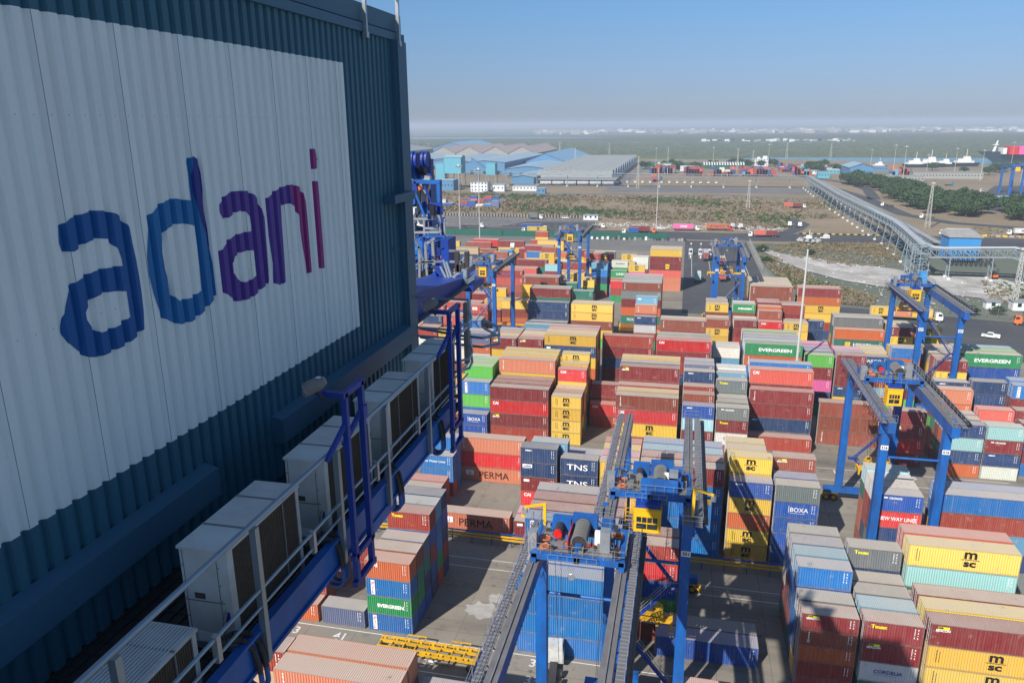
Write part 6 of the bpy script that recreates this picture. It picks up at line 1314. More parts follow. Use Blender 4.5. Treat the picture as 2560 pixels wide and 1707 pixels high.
g = MB().m('rail_steel')
for z in (59.15, 58.95): 
    g.path([ql((-5.6, 15.4, z)), ql((-4.6, 15.0, z)), ql((-4.05, 14.9, z)), ql((-3.75, 15.2, z)), ql((-3.9, 15.8, z)), ql((-4.4, 16.4, z))], 0.03, 8)
g.build('hoop_rail', q)
# portal legs and ties of the same crane, standing behind and below the camera
for x, y in ((-24, 8), (-24, -22), (4, -22)):
    g = MB().m('crane_blue'); qb(g, x-0.9, y-0.9, 0.8, x+0.9, y+0.9, 57.5); g.build('portal_leg', q)
g = MB().m('crane_blue'); qb(g, -24, 7.2, 54.0, -13.0, 8.8, 55.9); qb(g, -24.8, -22, 55.6, -23.2, 8, 57.5); qb(g, -24, -22.8, 55.6, 4, -21.2, 57.5); qb(g, 3.2, -22, 46, 4.8, -10, 47.4); g.build('portal_beam', q)
g = MB().m('crane_blue'); qb(g, -18, -3, 56.2, -16.2, 16.4, 58.1); qb(g, -12.0, -3, 56.2, -10.2, 16.4, 58.0); g.build('house_girder', q)

# ------------------------------------------------------------------ far surroundings
paint('roof_grey', (0.26, 0.285, 0.29), 0.6, 0.10, 0.05, (0.16, 0.17, 0.17), 0.4)
paint('roof_blue', (0.27, 0.38, 0.46), 0.55, 0.08, 0.05, (0.25, 0.33, 0.38), 0.3)
paint('roof_sky', (0.20, 0.37, 0.52), 0.55, 0.08, 0.05, (0.2, 0.3, 0.4), 0.3)
paint('roof_pink', (0.42, 0.34, 0.31), 0.6, 0.06, 0.05, (0.35, 0.28, 0.25), 0.3)
paint('wall_blue', (0.08, 0.21, 0.37), 0.6, 0.06, 0.05)
paint('wall_cyan', (0.10, 0.36, 0.46), 0.6, 0.06, 0.1, (0.2, 0.3, 0.32), 0.3)
paint('wall_white', (0.66, 0.68, 0.70), 0.7, 0.05, 0.1, (0.4, 0.4, 0.4), 0.3)
paint('wall_grey', (0.30, 0.30, 0.285), 0.7, 0.08, 0.1)
paint('gallery_steel', (0.20, 0.27, 0.31), 0.55, 0.12, 0.3, (0.28, 0.28, 0.27), 0.4)
paint('gallery_roof', (0.34, 0.34, 0.33), 0.7, 0.15, 0.2, (0.2, 0.18, 0.17), 0.5)
paint('silver_pipe', (0.52, 0.54, 0.56), 0.35, 0.08, 0.3, metal=0.3)
paint('fence_green', (0.010, 0.105, 0.075), 0.8, 0.2, 0.2)
paint('pole_cream', (0.50, 0.50, 0.47), 0.5, 0.06, 0.2)
paint('foliage_dark', (0.030, 0.070, 0.022), 0.9, 0.45, 0.3, (0.06, 0.10, 0.03), 0.6)
paint('foliage_mid', (0.055, 0.105, 0.030), 0.9, 0.4, 0.3, (0.03, 0.06, 0.02), 0.6)
paint('dry_brush', (0.23, 0.175, 0.110), 0.95, 0.35, 0.1, (0.12, 0.12, 0.06), 0.6)
paint('bark', (0.10, 0.075, 0.05), 0.9, 0.3, 1)
paint('blue_tower', (0.045, 0.25, 0.56), 0.5, 0.03, 0.1)
paint('hull_dark', (0.012, 0.030, 0.042), 0.5, 0.1, 0.05)
def poly_box(mb, x0, y0, x1, y1, z0, z1): return mb.box(x0, y0, z0, x1, y1, z1)

# green cloth fence along the back of the yard
t = empty('cloth_fence', (-70, 437, 0), 0, 'long green cloth fence along the back edge of the container yard', 'fence')
g = MB().m('fence_green')
for i in range(60): g.box(-80+2.35*i*1.0, -0.05, 0.1, -80+2.35*i+2.28, 0.05+0.04*(i % 2), 3.4)
g.build('fence_cloth', t); g = MB().m('steel_grey')
for i in range(60): g.bar((-80+2.35*i, 0.2, 0), (-80+2.35*i, 0.2, 3.6), 0.1)
g.build('fence_post', t)
# striped barrier wall
t = empty('barrier_wall', (-120, 531, 0), 0, 'low striped barrier with dark and pale posts behind the lorry park', 'barrier')
g = MB()
for i in range(110): g.m('wall_grey' if i % 2 else 'black_paint').box(-72+1.1*i, -0.3, 0, -72+1.1*i+0.6, 0.3, 1.9)
g.build('barrier_post', t)
# chain link fences
def chain_fence(pts, label, h=3.0):
    t = empty('wire_fence', (*pts[0], 0), 0, label, 'fence', 'wire fences round the yard')
    o = Vector((*pts[0], 0)); g = MB().m('galvanised')
    for a, b2 in zip(pts[:-1], pts[1:]):
        a = Vector((*a, 0))-o; b2 = Vector((*b2, 0))-o; n = max(1, int((b2-a).length/3.4))
        for i in range(n+1): p = a.lerp(b2, i/n); g.bar(p, p+Vector((0, 0, h)), 0.09)
        for z in (0.1, h*0.5, h): g.bar(a+Vector((0, 0, z)), b2+Vector((0, 0, z)), 0.035)
        k = int((b2-a).length/0.8)
        for i in range(k): p = a.lerp(b2, i/k); p2 = a.lerp(b2, min(1, (i+1.6)/k)); g.bar(p, p2+Vector((0, 0, h)), 0.018); g.bar(p+Vector((0, 0, h)), p2, 0.018)
    g.build('fence_mesh', t)
chain_fence([(34.8, 430), (34.8, 346), (38, 300), (45, 289), (57, 285.6)], 'tall wire fence between the gate lane and the scrub')
chain_fence([(57, 285.6), (67.2, 284), (90, 279), (110.3, 274), (150, 262)], 'wire fence behind the white lorry and pickup apron')
# light masts
def mast(x, y, h, label, dishes=6, r=0.28):
    t = empty('light_mast', (x, y, 0), 0, label, 'light mast', 'tall floodlight masts')
    g = MB().m('pole_cream'); g.cone((0, 0, 0), (0, 0, h), r, r*0.5, 12); g.build('pole', t)
    g = MB().m('wall_white'); g.cone((0, 0, h-0.1), (0, 0, h+0.5), 0.75, 0.55, 12); g.bar((0, 0, h), (0, 0, h+1.6), 0.08); g.m('steel_grey').ring((0, 0, h-0.5), 1.5, 0.06, 'z', 14); g.build('head_frame', t)
    for k in range(dishes):
        a = 2*PI*k/dishes; cx, cy = 1.7*math.cos(a), 1.7*math.sin(a)
        g = MB().m('wall_grey'); g.cone((cx, cy, h-0.2), (cx*1.22, cy*1.22, h-0.75), 0.34, 0.5, 8); g.m('dark_steel').bar((cx*0.4, cy*0.4, h-0.4), (cx, cy, h-0.3), 0.07); g.build('lamp', t)
    return t
mast(25.0, 165.0, 40.6, 'tall pale floodlight mast rising among the stacks right of centre', 10, 0.34)
mast(-138.2, 461.4, 39.2, 'left of the two floodlight masts near the blue crane corner')
mast(-113.9, 418.7, 39.5, 'right of the two floodlight masts near the blue crane corner')
mast(-16.6, 464.5, 40.6, 'floodlight mast beside the pink container lorry')
for x, y, h, lb in ((33.2, 1103.8, 30, 'thin pale mast among the distant red container stacks'), (65.9, 1106, 28, 'pale mast behind the distant white printed sheds'), (112.9, 1181, 32, 'pale mast right of the distant white building'),
                    (241.4, 1135.8, 26, 'pale mast right behind the blue shed'), (235, 987, 36, 'left of the paired masts right of the blue shed'), (199, 797, 40, 'mast standing in front of the dark tree belt'),
                    (291, 1060, 22, 'shorter mast left of the white tugs'), (330, 1084, 29, 'mast right of the white tugs'), (309, 928, 32, 'mast in front of the long pale harbour shed'), (410, 1131, 35, 'mast nearest the ship bow'),
                    (-47, 1183, 27, 'thin mast behind the arched sheds')): mast(x, y, h, lb, 6)
def lattice(x, y, h, label, b=2.6, mat='pole_cream'):
    t = empty('lattice_tower', (x, y, 0), 0, label, 'lattice tower', 'lattice towers'); g = MB().m(mat); n = 9; c = b/2; tp = 0.35
    P_ = lambda k, sx, sy: (sx*(c+(tp-c)*k/n), sy*(c+(tp-c)*k/n), h*k/n)
    for k in range(n):
        for (sx, sy), (ux, uy) in (((-1, -1), (1, -1)), ((1, -1), (1, 1)), ((1, 1), (-1, 1)), ((-1, 1), (-1, -1))):
            g.bar(P_(k, sx, sy), P_(k+1, sx, sy), 0.14); g.bar(P_(k, sx, sy), P_(k+1, ux, uy), 0.09); g.bar(P_(k+1, sx, sy), P_(k+1, ux, uy), 0.09)
    g.build('tower_frame', t); g = MB().m('yellow_steel' if 'yellow' in label else mat); g.box(-0.9, -0.9, h, 0.9, 0.9, h+0.7); g.build('tower_head', t); return t
lattice(45.5, 601, 21, 'lattice tower standing in the scrub left of the conveyor')
lattice(144.9, 511, 26.8, 'lattice tower beside the curving road right of the conveyor')
lattice(-48, 780, 31, 'lattice tower with yellow head in front of the arched sheds')
lattice(-212, 1304, 33, 'lattice aerial tower left of the blue gabled warehouse'); lattice(-173, 1215, 26, 'lattice aerial tower right of the blue gabled warehouse'); lattice(-29.6, 1183, 27, 'lattice aerial tower left in the distant estate')
lattice(90, 1161, 23.4, 'lattice tower just left of the distant white building'); lattice(172, 1480, 26, 'faint lattice pylon in the marsh', 4); lattice(255, 1530, 24, 'right faint lattice pylon in the marsh', 4); lattice(-145, 1469, 27, 'faint lattice pylon behind the arched sheds', 4); lattice(66, 1108, 27, 'lattice aerial tower beside the distant printed sheds')
lattice(112.5, 288, 21, 'thin lattice tower at the right edge by the white cabin', 1.6)
# warehouses
def gable(name, x0, y0, x1, y1, he, hr, wall, roof, label, along='y', group='warehouses beyond the scrub', win=True):
    t = empty(name, ((x0+x1)/2, (y0+y1)/2, 0), 0, label, 'warehouse', group); hx, hy = (x1-x0)/2, (y1-y0)/2
    g = MB().m(wall); g.box(-hx, -hy, 0, hx, hy, he)
    if along == 'y':
        for yy in (-hy, hy): g.poly([(-hx, yy, he), (hx, yy, he), (0, yy, hr)])
    else:
        for xx in (-hx, hx): g.poly([(xx, -hy, he), (xx, hy, he), (xx, 0, hr)])
    g.build('wall', t); g = MB().m(roof); e = 1.0
    if along == 'y': g.poly([(-hx-e, -hy-e, he+.05), (0, -hy-e, hr+.1), (0, hy+e, hr+.1), (-hx-e, hy+e, he+.05)]); g.poly([(0, -hy-e, hr+.1), (hx+e, -hy-e, he+.05), (hx+e, hy+e, he+.05), (0, hy+e, hr+.1)])
    else: g.poly([(-hx-e, -hy-e, he+.05), (hx+e, -hy-e, he+.05), (hx+e, 0, hr+.1), (-hx-e, 0, hr+.1)]); g.poly([(-hx-e, 0, hr+.1), (hx+e, 0, hr+.1), (hx+e, hy+e, he+.05), (-hx-e, hy+e, he+.05)])
    g.build('roof', t)
    if win:
        g = MB().m('black_paint'); n = int(hx*2/14)
        for i in range(n): xx = -hx+hx*2*(i+0.5)/n; g.box(xx-2, -hy-0.12, 0, xx+2, -hy-0.02, 4.2)
        g.build('door', t)
    return t
# arched sheds in a row, seen over their long sides
t = None
for i in range(13):
    y0 = 870+34*i
    t = empty('arched_shed', (-122, y0, 0), 0, 'grey arched shed, %s in the row from the front' % ORD[i], 'warehouse', 'row of grey arched sheds'); g = MB().m('roof_grey'); n = 8
    prev = None
    for k in range(n+1):
        a = PI*k/n; p = (math.cos(PI-a)*15.5+15.5, 4.6+math.sin(a)*8.6)
        if prev: g.poly([(-46, prev[0], prev[1]), (40, prev[0], prev[1]), (40, p[0], p[1]), (-46, p[0], p[1])])
        prev = p
    for k in range(5): g.m('wall_grey').box(-38+17*k, 6.5, 10.9, -36+17*k, 8.5, 12.6)
    g.build('roof', t); g = MB().m('wall_white'); g.box(-46, 0, 0, 40, 31, 4.6)
    pts = [(40.02, math.cos(PI-PI*k/n)*15.5+15.5, 4.6+math.sin(PI*k/n)*8.6) for k in range(n+1)]; g.m('wall_blue').poly(pts); g.poly([(-46.02, p[1], p[2]) for p in reversed(pts)]); g.build('wall', t)
t = empty('white_store', (-115, 826, 0), 0, 'long low white-walled store in front of the arched sheds', 'warehouse', 'warehouses beyond the scrub')
g = MB().m('wall_white')
for k in range(6): g.box(-40+13.4*k, -3, 0, -40+13.4*k+12.2, 30, 5.6)
g.build('wall', t); g = MB().m('roof_grey'); g.box(-42, -5, 5.7, 42, 32, 6.4); g.m('wall_blue'); g.build('roof', t)
gable('warehouse', -226, 960, -168, 1200, 9, 12.5, 'wall_blue', 'roof_blue', 'long pale blue roofed warehouse left of the arched sheds')
gable('warehouse', -290, 1000, -236, 1290, 15, 17.5, 'wall_blue', 'roof_blue', 'blue warehouse with tall dark blue side wall behind the conveyor')
gable('warehouse', -238, 1120, -171, 1390, 9, 22, 'wall_blue', 'roof_sky', 'big blue gabled warehouse behind the arched sheds')
gable('warehouse', -390, 1100, -300, 1330, 10, 15, 'wall_blue', 'roof_blue', 'wide pale blue warehouse at left behind the tower'); gable('warehouse', -560, 1150, -400, 1360, 10, 15, 'wall_blue', 'roof_blue', 'leftmost wide blue warehouse beside the crane')
for i in range(4): gable('warehouse', -470+50*i, 1390, -422+50*i, 1640, 12, 24, 'wall_grey', 'roof_pink', 'grey gabled warehouse with pink roof, %s of four from left' % ORD[i], group='pink roofed warehouses')
gable('warehouse', -700, 1400, -560, 1700, 12, 21, 'wall_grey', 'roof_grey', 'pale low warehouse at the far left edge'); gable('warehouse', -555, 1660, -470, 1900, 14, 26, 'wall_blue', 'roof_sky', 'far blue roofed warehouse behind the pink roofs')
gable('warehouse', -190, 838, -165, 940, 7, 9, 'wall_blue', 'roof_blue', 'small blue roofed shed beside the white store', win=False)
def hut(x0, y0, w_, d_, h, wall, roof, label, name='site_building', grp='small buildings by the warehouses', floors=1):
    t = empty(name, (x0+w_/2, y0+d_/2, 0), 0, label, 'building', grp); g = MB().m(wall); g.box(-w_/2, -d_/2, 0, w_/2, d_/2, h); g.build('wall', t)
    g = MB().m(roof); g.box(-w_/2-0.4, -d_/2-0.4, h, w_/2+0.4, d_/2+0.4, h+0.35); g.build('roof', t); g = MB().m('glass_dark'); n = max(1, int(w_/3.2))
    for f_ in range(floors):
        for i in range(n): xx = -w_/2+w_*(i+0.5)/n; zz = h*(f_+0.45)/floors; g.box(xx-0.6, -d_/2-0.06, zz, xx+0.6, -d_/2-0.01, zz+1.3)
    g.build('window', t); return t
tw = empty('transfer_tower', (-236, 775, 0), 0, 'tall cyan conveyor tower on open steel legs', 'tower'); g = MB().m('wall_cyan'); g.box(-9, -8, 15, 9, 8, 31); g.box(-19, -6, 0, -10, 6, 25); g.build('cladding', tw); g = MB().m('roof_blue'); g.hexa([(-9.5, -8.5, 31), (9.5, -8.5, 31), (9.5, 8.5, 31), (-9.5, 8.5, 31)], [(-9.5, -0.1, 33.5), (9.5, -0.1, 33.5), (9.5, 0.1, 33.5), (-9.5, 0.1, 33.5)]); g.build('roof', tw); g = MB().m('wall_grey')
for x in (-9, -3, 3, 9):
    for y in (-8, 8): g.bar((x, y, 0), (x, y, 15), 0.5); 
    g.bar((x, -8, 0), (x, 8, 15), 0.25)
for z in (4, 8, 12): g.box(-9, -8.2, z, 9, -7.8, z+0.4)
g.build('legs', tw)
tw = empty('transfer_tower', (-203, 800, 0), 0, 'smaller cyan conveyor tower with sloping dark duct', 'tower'); g = MB().m('wall_cyan'); g.box(-5, -5, 12, 5, 5, 24); g.m('wall_blue').hexa([(-22, -2, 26), (-22, 2, 26), (-5, 2, 14), (-5, -2, 14)], [(-22, -2, 29.5), (-22, 2, 29.5), (-5, 2, 18), (-5, -2, 18)]); g.build('cladding', tw); g = MB().m('wall_grey')
for x in (-5, 5):
    for y in (-5, 5): g.bar((x, y, 0), (x, y, 12), 0.5)
g.build('legs', tw)
hut(-206, 727, 17, 12, 9.5, 'wall_white', 'roof_grey', 'white three-storey site office with blue stair', floors=3); hut(-186, 735, 12, 10, 6.5, 'wall_white', 'roof_blue', 'small white office right of the site office'); hut(-168, 745, 24, 12, 4.5, 'wall_white', 'roof_blue', 'row of low white offices with blue roof'); hut(-262, 742, 34, 18, 10, 'wall_blue', 'roof_blue', 'low blue shed at the foot of the cyan tower'); hut(-138, 716, 8, 6, 5, 'wall_blue', 'roof_blue', 'small blue hut by the yard road')
hut(-68, 521, 10, 4, 3.2, 'wall_white', 'roof_grey', 'white cabin by the lorry park'); hut(104, 288, 4.5, 3, 2.6, 'wall_white', 'roof_grey', 'small white cabin on the rubble behind the fence'); hut(112, 287, 8, 4, 3.2, 'wall_white', 'roof_grey', 'white container office at the right edge', floors=1)
b_ = hut(96, 1200, 19, 16, 11, 'wall_white', 'wall_white', 'distant white building with stepped roof', floors=3); g = MB().m('wall_white').box(2, -4, 11, 8, 4, 15).box(-6, -3, 11, -2, 3, 13.5); g.build('roof_block', b_)
gable('warehouse', 189, 995, 216, 1050, 10, 15, 'wall_blue', 'roof_blue', 'blue gabled shed with big blue doors by the harbour', group='harbour sheds'); gable('warehouse', 224, 668, 246, 686, 5, 6, 'wall_blue', 'roof_blue', 'low blue shed right of the tree belt', along='x', group='harbour sheds', win=False); hut(148, 958, 13, 12, 7, 'wall_cyan', 'roof_blue', 'small blue roofed building at the conveyor corner', grp='harbour sheds')
hut(205, 905, 42, 14, 6, 'wall_grey', 'wall_grey', 'long pale harbour building behind the trees', grp='harbour sheds'); hut(250, 960, 72, 16, 7, 'wall_grey', 'roof_grey', 'long open shed roof with lorries beneath', grp='harbour sheds'); hut(345, 900, 24, 20, 14, 'wall_white', 'wall_grey', 'tall cream store beside the far blue crane', grp='harbour sheds'); hut(252, 655, 16, 12, 6, 'wall_cyan', 'roof_grey', 'pale green plinth building under the far crane', grp='harbour sheds')
rn = random.Random(21)
for i, (x, y) in enumerate([(120, 1085), (140, 1110), (160, 1075), (175, 1120), (200, 1090), (230, 1100), (150, 1030), (170, 1040), (-10, 1085), (-35, 1150), (10, 1190), (40, 1215)]):
    hut(x, y, rn.uniform(14, 26), rn.uniform(10, 16), rn.uniform(4, 6.5), rn.choice(['wall_white', 'wall_cyan', 'wall_blue', 'wall_grey']), rn.choice(['roof_grey', 'wall_white', 'roof_blue', 'roof_grey']), 'distant low estate building, %s of a dozen near the marsh edge' % ORD[i], grp='distant estate buildings')
# distant green sheeted wall with white lettering-like sheds
t = empty('sheeted_fence', (30, 1140, 0), 0, 'distant green sheeted fence before the marsh', 'fence'); g = MB().m('fence_green'); g.box(-90, 0, 0, 60, 1, 5); g.box(-90, 35, 0, 60, 36, 7); g.build('sheeting', t); g = MB().m('wall_white')
for k in range(16): g.hexa([(-8+3.6*k, -2, 5), (-6.4+3.6*k, -2, 5), (-6.4+3.6*k, 12, 5), (-8+3.6*k, 12, 5)], [(-8.8+3.6*k, -2, 9), (-7.0+3.6*k, -2, 9), (-7.0+3.6*k, 12, 9), (-8.8+3.6*k, 12, 9)])
g.build('roof_ribs', t)
# distant container stacks: far too small and many to part
v = []; rows = []
rn = random.Random(5)
for cx, cy, nx, ny in ((-48, 1010, 9, 5), (-5, 990, 7, 4), (28, 985, 8, 4), (62, 985, 12, 5), (118, 1075, 7, 4), (125, 1000, 6, 3), (-40, 880, 3, 2), (-186, 632, 6, 1), (-176, 590, 5, 2), (-215, 592, 5, 3), (-240, 600, 4, 3), (270, 700, 3, 1), (240, 1010, 6, 2), (225, 960, 5, 1)):
    for i in range(nx):
        for j in range(ny):
            hgt = rn.choice([1, 2, 3, 4, 3]) if cy > 700 else rn.choice([1, 1, 2])
            cc = rn.choice('rrrmmmsobunalwR') if cy > 700 else rn.choice('uunvwlBrk')
            for k in range(hgt): rows.append((9, 8, cx+i*(6.4 if cy < 700 else 3.3), cy+j*(3 if cy < 700 else 8), 2, k*2.6, 2.6, cc if rn.random() < .6 else rn.choice('rmsbnu'), '', k, hgt))
_k = len(bpy.data.objects)
build_rest(rows)
bpy.context.view_layer.update()
far_ = [o for o in COL.objects if o.name.startswith('stacked_containers')][-1]
far_['label'] = 'distant small red, blue and grey container stacks beyond the conveyor'
# conveyor galleries on trestles
def truss(mb, a, b2, w_, h, bay=4.0, t=0.22, d=0.14):
    a = Vector(a); b2 = Vector(b2); L = (b2-a).length; dr = (b2-a).normalized(); sd = Vector((-dr.y, dr.x, 0)).normalized()*w_/2; U = Vector((0, 0, h)); n = max(1, int(L/bay))
    for s_ in (-1, 1):
        mb.bar(a+sd*s_, b2+sd*s_, t); mb.bar(a+sd*s_+U, b2+sd*s_+U, t)
        for i in range(n+1):
            p = a.lerp(b2, i/n)+sd*s_; mb.bar(p, p+U, d)
            if i < n: q_ = a.lerp(b2, (i+1)/n)+sd*s_; (mb.bar(p, q_+U, d) if i % 2 else mb.bar(p+U, q_, d))
    for i in range(n+1): p = a.lerp(b2, i/n); mb.bar(p-sd, p+sd, d); mb.bar(p-sd+U, p+sd+U, d)
def gallery(name, pts, w_, h, zb, label, bay=5.0, legs=22, pipes=(), roof=True, group='conveyor and pipe bridges'):
    o = Vector((pts[0][0], pts[0][1], 0)); t = empty(name, o, 0, label, 'conveyor', group); P_ = [Vector((x, y, z))-Vector((o.x, o.y, 0)) for x, y, z in pts]
    g = MB().m('gallery_steel'); rf = MB().m('gallery_roof'); lg = MB().m('gallery_steel'); ft = MB().m('wall_white')
    for a, b2 in zip(P_[:-1], P_[1:]):
        truss(g, a, b2, w_, h, bay); dr = (b2-a).normalized(); sd = Vector((-dr.y, dr.x, 0)).normalized()*(w_/2); U = Vector((0, 0, h)); e = Vector((0, 0, 0.12))
        rf.hexa([a-sd, a+sd, b2+sd, b2-sd], [a-sd+e, a+sd+e, b2+sd+e, b2-sd+e])
        if roof: rf.hexa([a-sd*0.55+U, a+sd*0.55+U, b2+sd*0.55+U, b2-sd*0.55+U], [a-sd*0.55+U+e*2, a+sd*0.55+U+e*2, b2+sd*0.55+U+e*2, b2-sd*0.55+U+e*2])
        n = max(1, int((b2-a).length/legs))
        for i in range(n):
            p = a.lerp(b2, (i+0.5)/n)
            for s_ in (-1, 1):
                q_ = p+sd*s_; f_ = p+sd*s_*1.5; f_.z = 0; lg.bar(q_, f_, 0.32); ft.cbox(f_.x, f_.y, 0, 1.2, 1.2, 0.9)
            for k in range(3):
                z0 = p.z*k/3; z1 = p.z*(k+1)/3; lg.bar(Vector((*(p-sd*1.2).xy, z0)), Vector((*(p+sd*1.2).xy, z1)), 0.14); lg.bar(Vector((*(p+sd*1.2).xy, z0)), Vector((*(p-sd*1.2).xy, z1)), 0.14)
    g.build('truss', t); rf.build('deck', t); lg.build('trestle', t); ft.build('footing', t)
    return t
gallery('conveyor_gallery', [(-235, 806, 12), (116, 812, 9.5)], 5, 2.6, 0, 'long pale conveyor gallery crossing the view before the arched sheds', 7, 30)
gallery('conveyor_gallery', [(117, 814, 9.0), (109.5, 600, 9.0)], 6.5, 3.0, 0, 'far part of the long conveyor gallery running towards the port', 5, 20)
gallery('conveyor_gallery', [(109.3, 598, 9.0), (107, 430, 10.5), (100.5, 352, 8.5)], 5.5, 3.2, 0, 'near part of the long grey-blue conveyor gallery ending at the blue tower', 4, 16)
gallery('conveyor_gallery', [(126, 800, 6.0), (123, 600, 6.0), (119, 440, 6), (119, 400, 5)], 5.5, 2.0, 0, 'lower open conveyor running behind the long gallery', 5, 20, roof=True)
gallery('pipe_bridge', [(100, 345, 8.6), (131, 343, 9.8), (139, 334, 7.5), (148, 310, 7.5)], 3.6, 3.2, 0, 'silver pipe bridge turning right in front of the blue tower', 3, 15, roof=False)
t = empty('pipe_run', (104, 350, 0), 0, 'bundle of silver pipes bending from the long gallery onto the pipe bridge', 'pipes')
g = MB().m('silver_pipe')
for k, dx in enumerate((-2.2, -1.4, -0.6)):
    pts = [(6.0+dx-0.0, 170, 12.8), (3.2+dx, 80, 13.9), (-1.0+dx, 8+k, 12.2), (0.2+dx, -1.0+k*0.9, 12.2), (2.4, -3.4+k*0.8, 12.3), (27.0+k*0.5, -5.6+k*0.8, 13.4), (29.5+k*0.4, -8.5+k*0.5, 13.2), (35.5+k*0.6, -15, 11.0), (43.5, -40+k*0.6, 11.0)]
    g.path(pts, 0.34, 8)
g.build('pipe', t)
tw = empty('junction_tower', (97, 351, 0), 0, 'open braced steel tower at the bend of the pipes', 'tower'); g = MB().m('gallery_steel')
for x in (-3, 0.5, 4):
    for y in (-4, 4): g.bar((x, y, 0), (x, y, 12.5), 0.3)
for z in (2.5, 5, 7.5, 10, 12.5):
    for y in (-4, 4): g.bar((-3, y, z), (4, y, z), 0.2)
    for x in (-3, 4): g.bar((x, -4, z), (x, 4, z), 0.2)
for k in range(5):
    z0 = 2.5*k; g.bar((-3, -4, z0), (0.5, -4, z0+2.5), 0.14); g.bar((0.5, -4, z0), (-3, -4, z0+2.5), 0.14); g.bar((0.5, -4, z0), (4, -4, z0+2.5), 0.14); g.bar((4, -4, z0), (0.5, -4, z0+2.5), 0.14); g.bar((-3, -4, z0), (-3, 4, z0+2.5), 0.14)
railing(g, [(-3, -4, 12.5), (4, -4, 12.5)], 1.2, 0.1, 1.2); railing(g, [(-6, -4, 4), (-3, -4, 4)], 3, 0.1, 0.6); g.build('tower_frame', tw)
tw = empty('blue_tower', (127, 393, 0), 0, 'bright blue boxy conveyor tower with pale flat roof', 'tower'); g = MB().m('blue_tower'); g.box(-6.7, -5, 0.6, 6.7, 7, 11.3); g.build('cladding', tw); g = MB().m('gallery_roof'); g.hexa([(-7.3, -5.6, 11.3), (7.3, -5.6, 11.3), (7.3, 7.6, 11.3), (-7.3, 7.6, 11.3)], [(-7.3, -5.6, 11.7), (7.3, -5.6, 11.7), (6.3, 7.6, 13.6), (-6.3, 7.6, 13.6)]); g.build('roof', tw); g = MB().m('dark_steel')
for x in range(-24, 24, 5): g.bar((x*0.4, -16, 0), (x*0.4+2, -8, 5.5), 0.35); g.bar((x*0.4+2, -16, 0), (x*0.4, -8, 6), 0.3)
g.build('screening_plant', tw)
# ------------------------------------------------------------------ vegetation
def leaf_mesh(name, mat, n, rx, rz, ls, seed, z0=0.0, flat=False):
    rn = random.Random(seed); g = MB(); mats = mat if isinstance(mat, (list, tuple)) else [mat]
    cl = []
    for i in range(16):
        a = rn.uniform(0, 2*PI); u = rn.random()**0.5; cl.append((u*rx*0.72*math.cos(a), u*rx*0.72*math.sin(a), z0+rz*(0.25+0.65*rn.random()*(1-u*0.4)), rx*rn.uniform(0.28, 0.5), rn.randrange(len(mats))))
    for i in range(n):
        c = cl[rn.randrange(len(cl))]; d = Vector((rn.gauss(0, 1), rn.gauss(0, 1), rn.gauss(0, 0.8))).normalized()*c[3]*(0.55+0.45*rn.random()); p = Vector(c[:3])+d
        if p.z < z0: p.z = z0+rn.random()*rz*0.2
        a = Vector((rn.gauss(0, 1), rn.gauss(0, 1), rn.gauss(0, 0.6))).normalized(); b2 = a.cross(Vector((rn.gauss(0, 1), rn.gauss(0, 1), rn.gauss(0, 1)))).normalized(); s_ = ls*rn.uniform(0.6, 1.4)
        g.m(mats[c[4]]); g.poly([p-a*s_, p+b2*s_*0.7, p+a*s_, p-b2*s_*0.7])
    return g.mesh(name)
def trunk_mesh(h, r, seed):
    rn = random.Random(seed); g = MB().m('bark'); g.cone((0, 0, 0), (0, 0, h), r, r*0.55, 7)
    for k in range(5): a = rn.uniform(0, 2*PI); g.cone((0, 0, h*0.7), (math.cos(a)*h*0.5, math.sin(a)*h*0.5, h*rn.uniform(1.1, 1.5)), r*0.45, r*0.15, 5)
    return g.mesh('trunk')
CR = [leaf_mesh('crown', ['foliage_dark', 'foliage_mid', 'foliage_dark'], 1100, 5.2, 7.5, 0.55, s, 2.0) for s in (1, 2, 3)]
TR = [trunk_mesh(4.0, 0.28, s) for s in (1, 2, 3)]
rn = random.Random(33); tn = 0
def inside(x, y, P_):
    c = False; j = len(P_)-1
    for i in range(len(P_)):
        if (P_[i][1] > y) != (P_[j][1] > y) and x < (P_[j][0]-P_[i][0])*(y-P_[i][1])/(P_[j][1]-P_[i][1])+P_[i][0]: c = not c
        j = i
    return c
BELT = [(158, 900), (172, 770), (165, 668), (168, 596), (200, 560), (300, 528), (460, 505), (640, 500), (640, 540), (460, 560), (330, 585), (262, 632), (214, 655), (205, 720), (205, 830), (190, 905)]
sp = []
while len(sp) < 255:
    x = rn.uniform(150, 640); y = rn.uniform(500, 905)
    if inside(x, y, BELT) and all((x-a)**2+(y-b2)**2 > 26 for a, b2 in sp): sp.append((x, y))
    tn += 1
    if tn > 60000: break
for i in range(40):
    x = rn.choice([rn.uniform(150, 190), rn.uniform(290, 420), rn.uniform(60, 125), rn.uniform(-60, 40)]); y = rn.uniform(1020, 1150) if x > 140 else rn.uniform(1110, 1230)
    sp.append((x, y))
for i, (x, y) in enumerate(sorted(sp, key=lambda p: p[1])):
    k = rn.randrange(3); belt = y < 910
    t = empty('broadleaf_tree', (x, y, 0), rn.uniform(0, 6), 'bushy dark green tree in the dense belt right of the conveyor' if belt else 'distant bushy green tree near the marsh edge', 'tree', 'trees of the dense belt right of the conveyor' if belt else 'distant trees before the marsh')
    s_ = rn.uniform(0.8, 1.25)*(0.80 if y < 560 else 1.1); t.scale = (s_*1.25, s_*1.25, s_)
    place('trunk', TR[k], t); place('crown', CR[k], t)
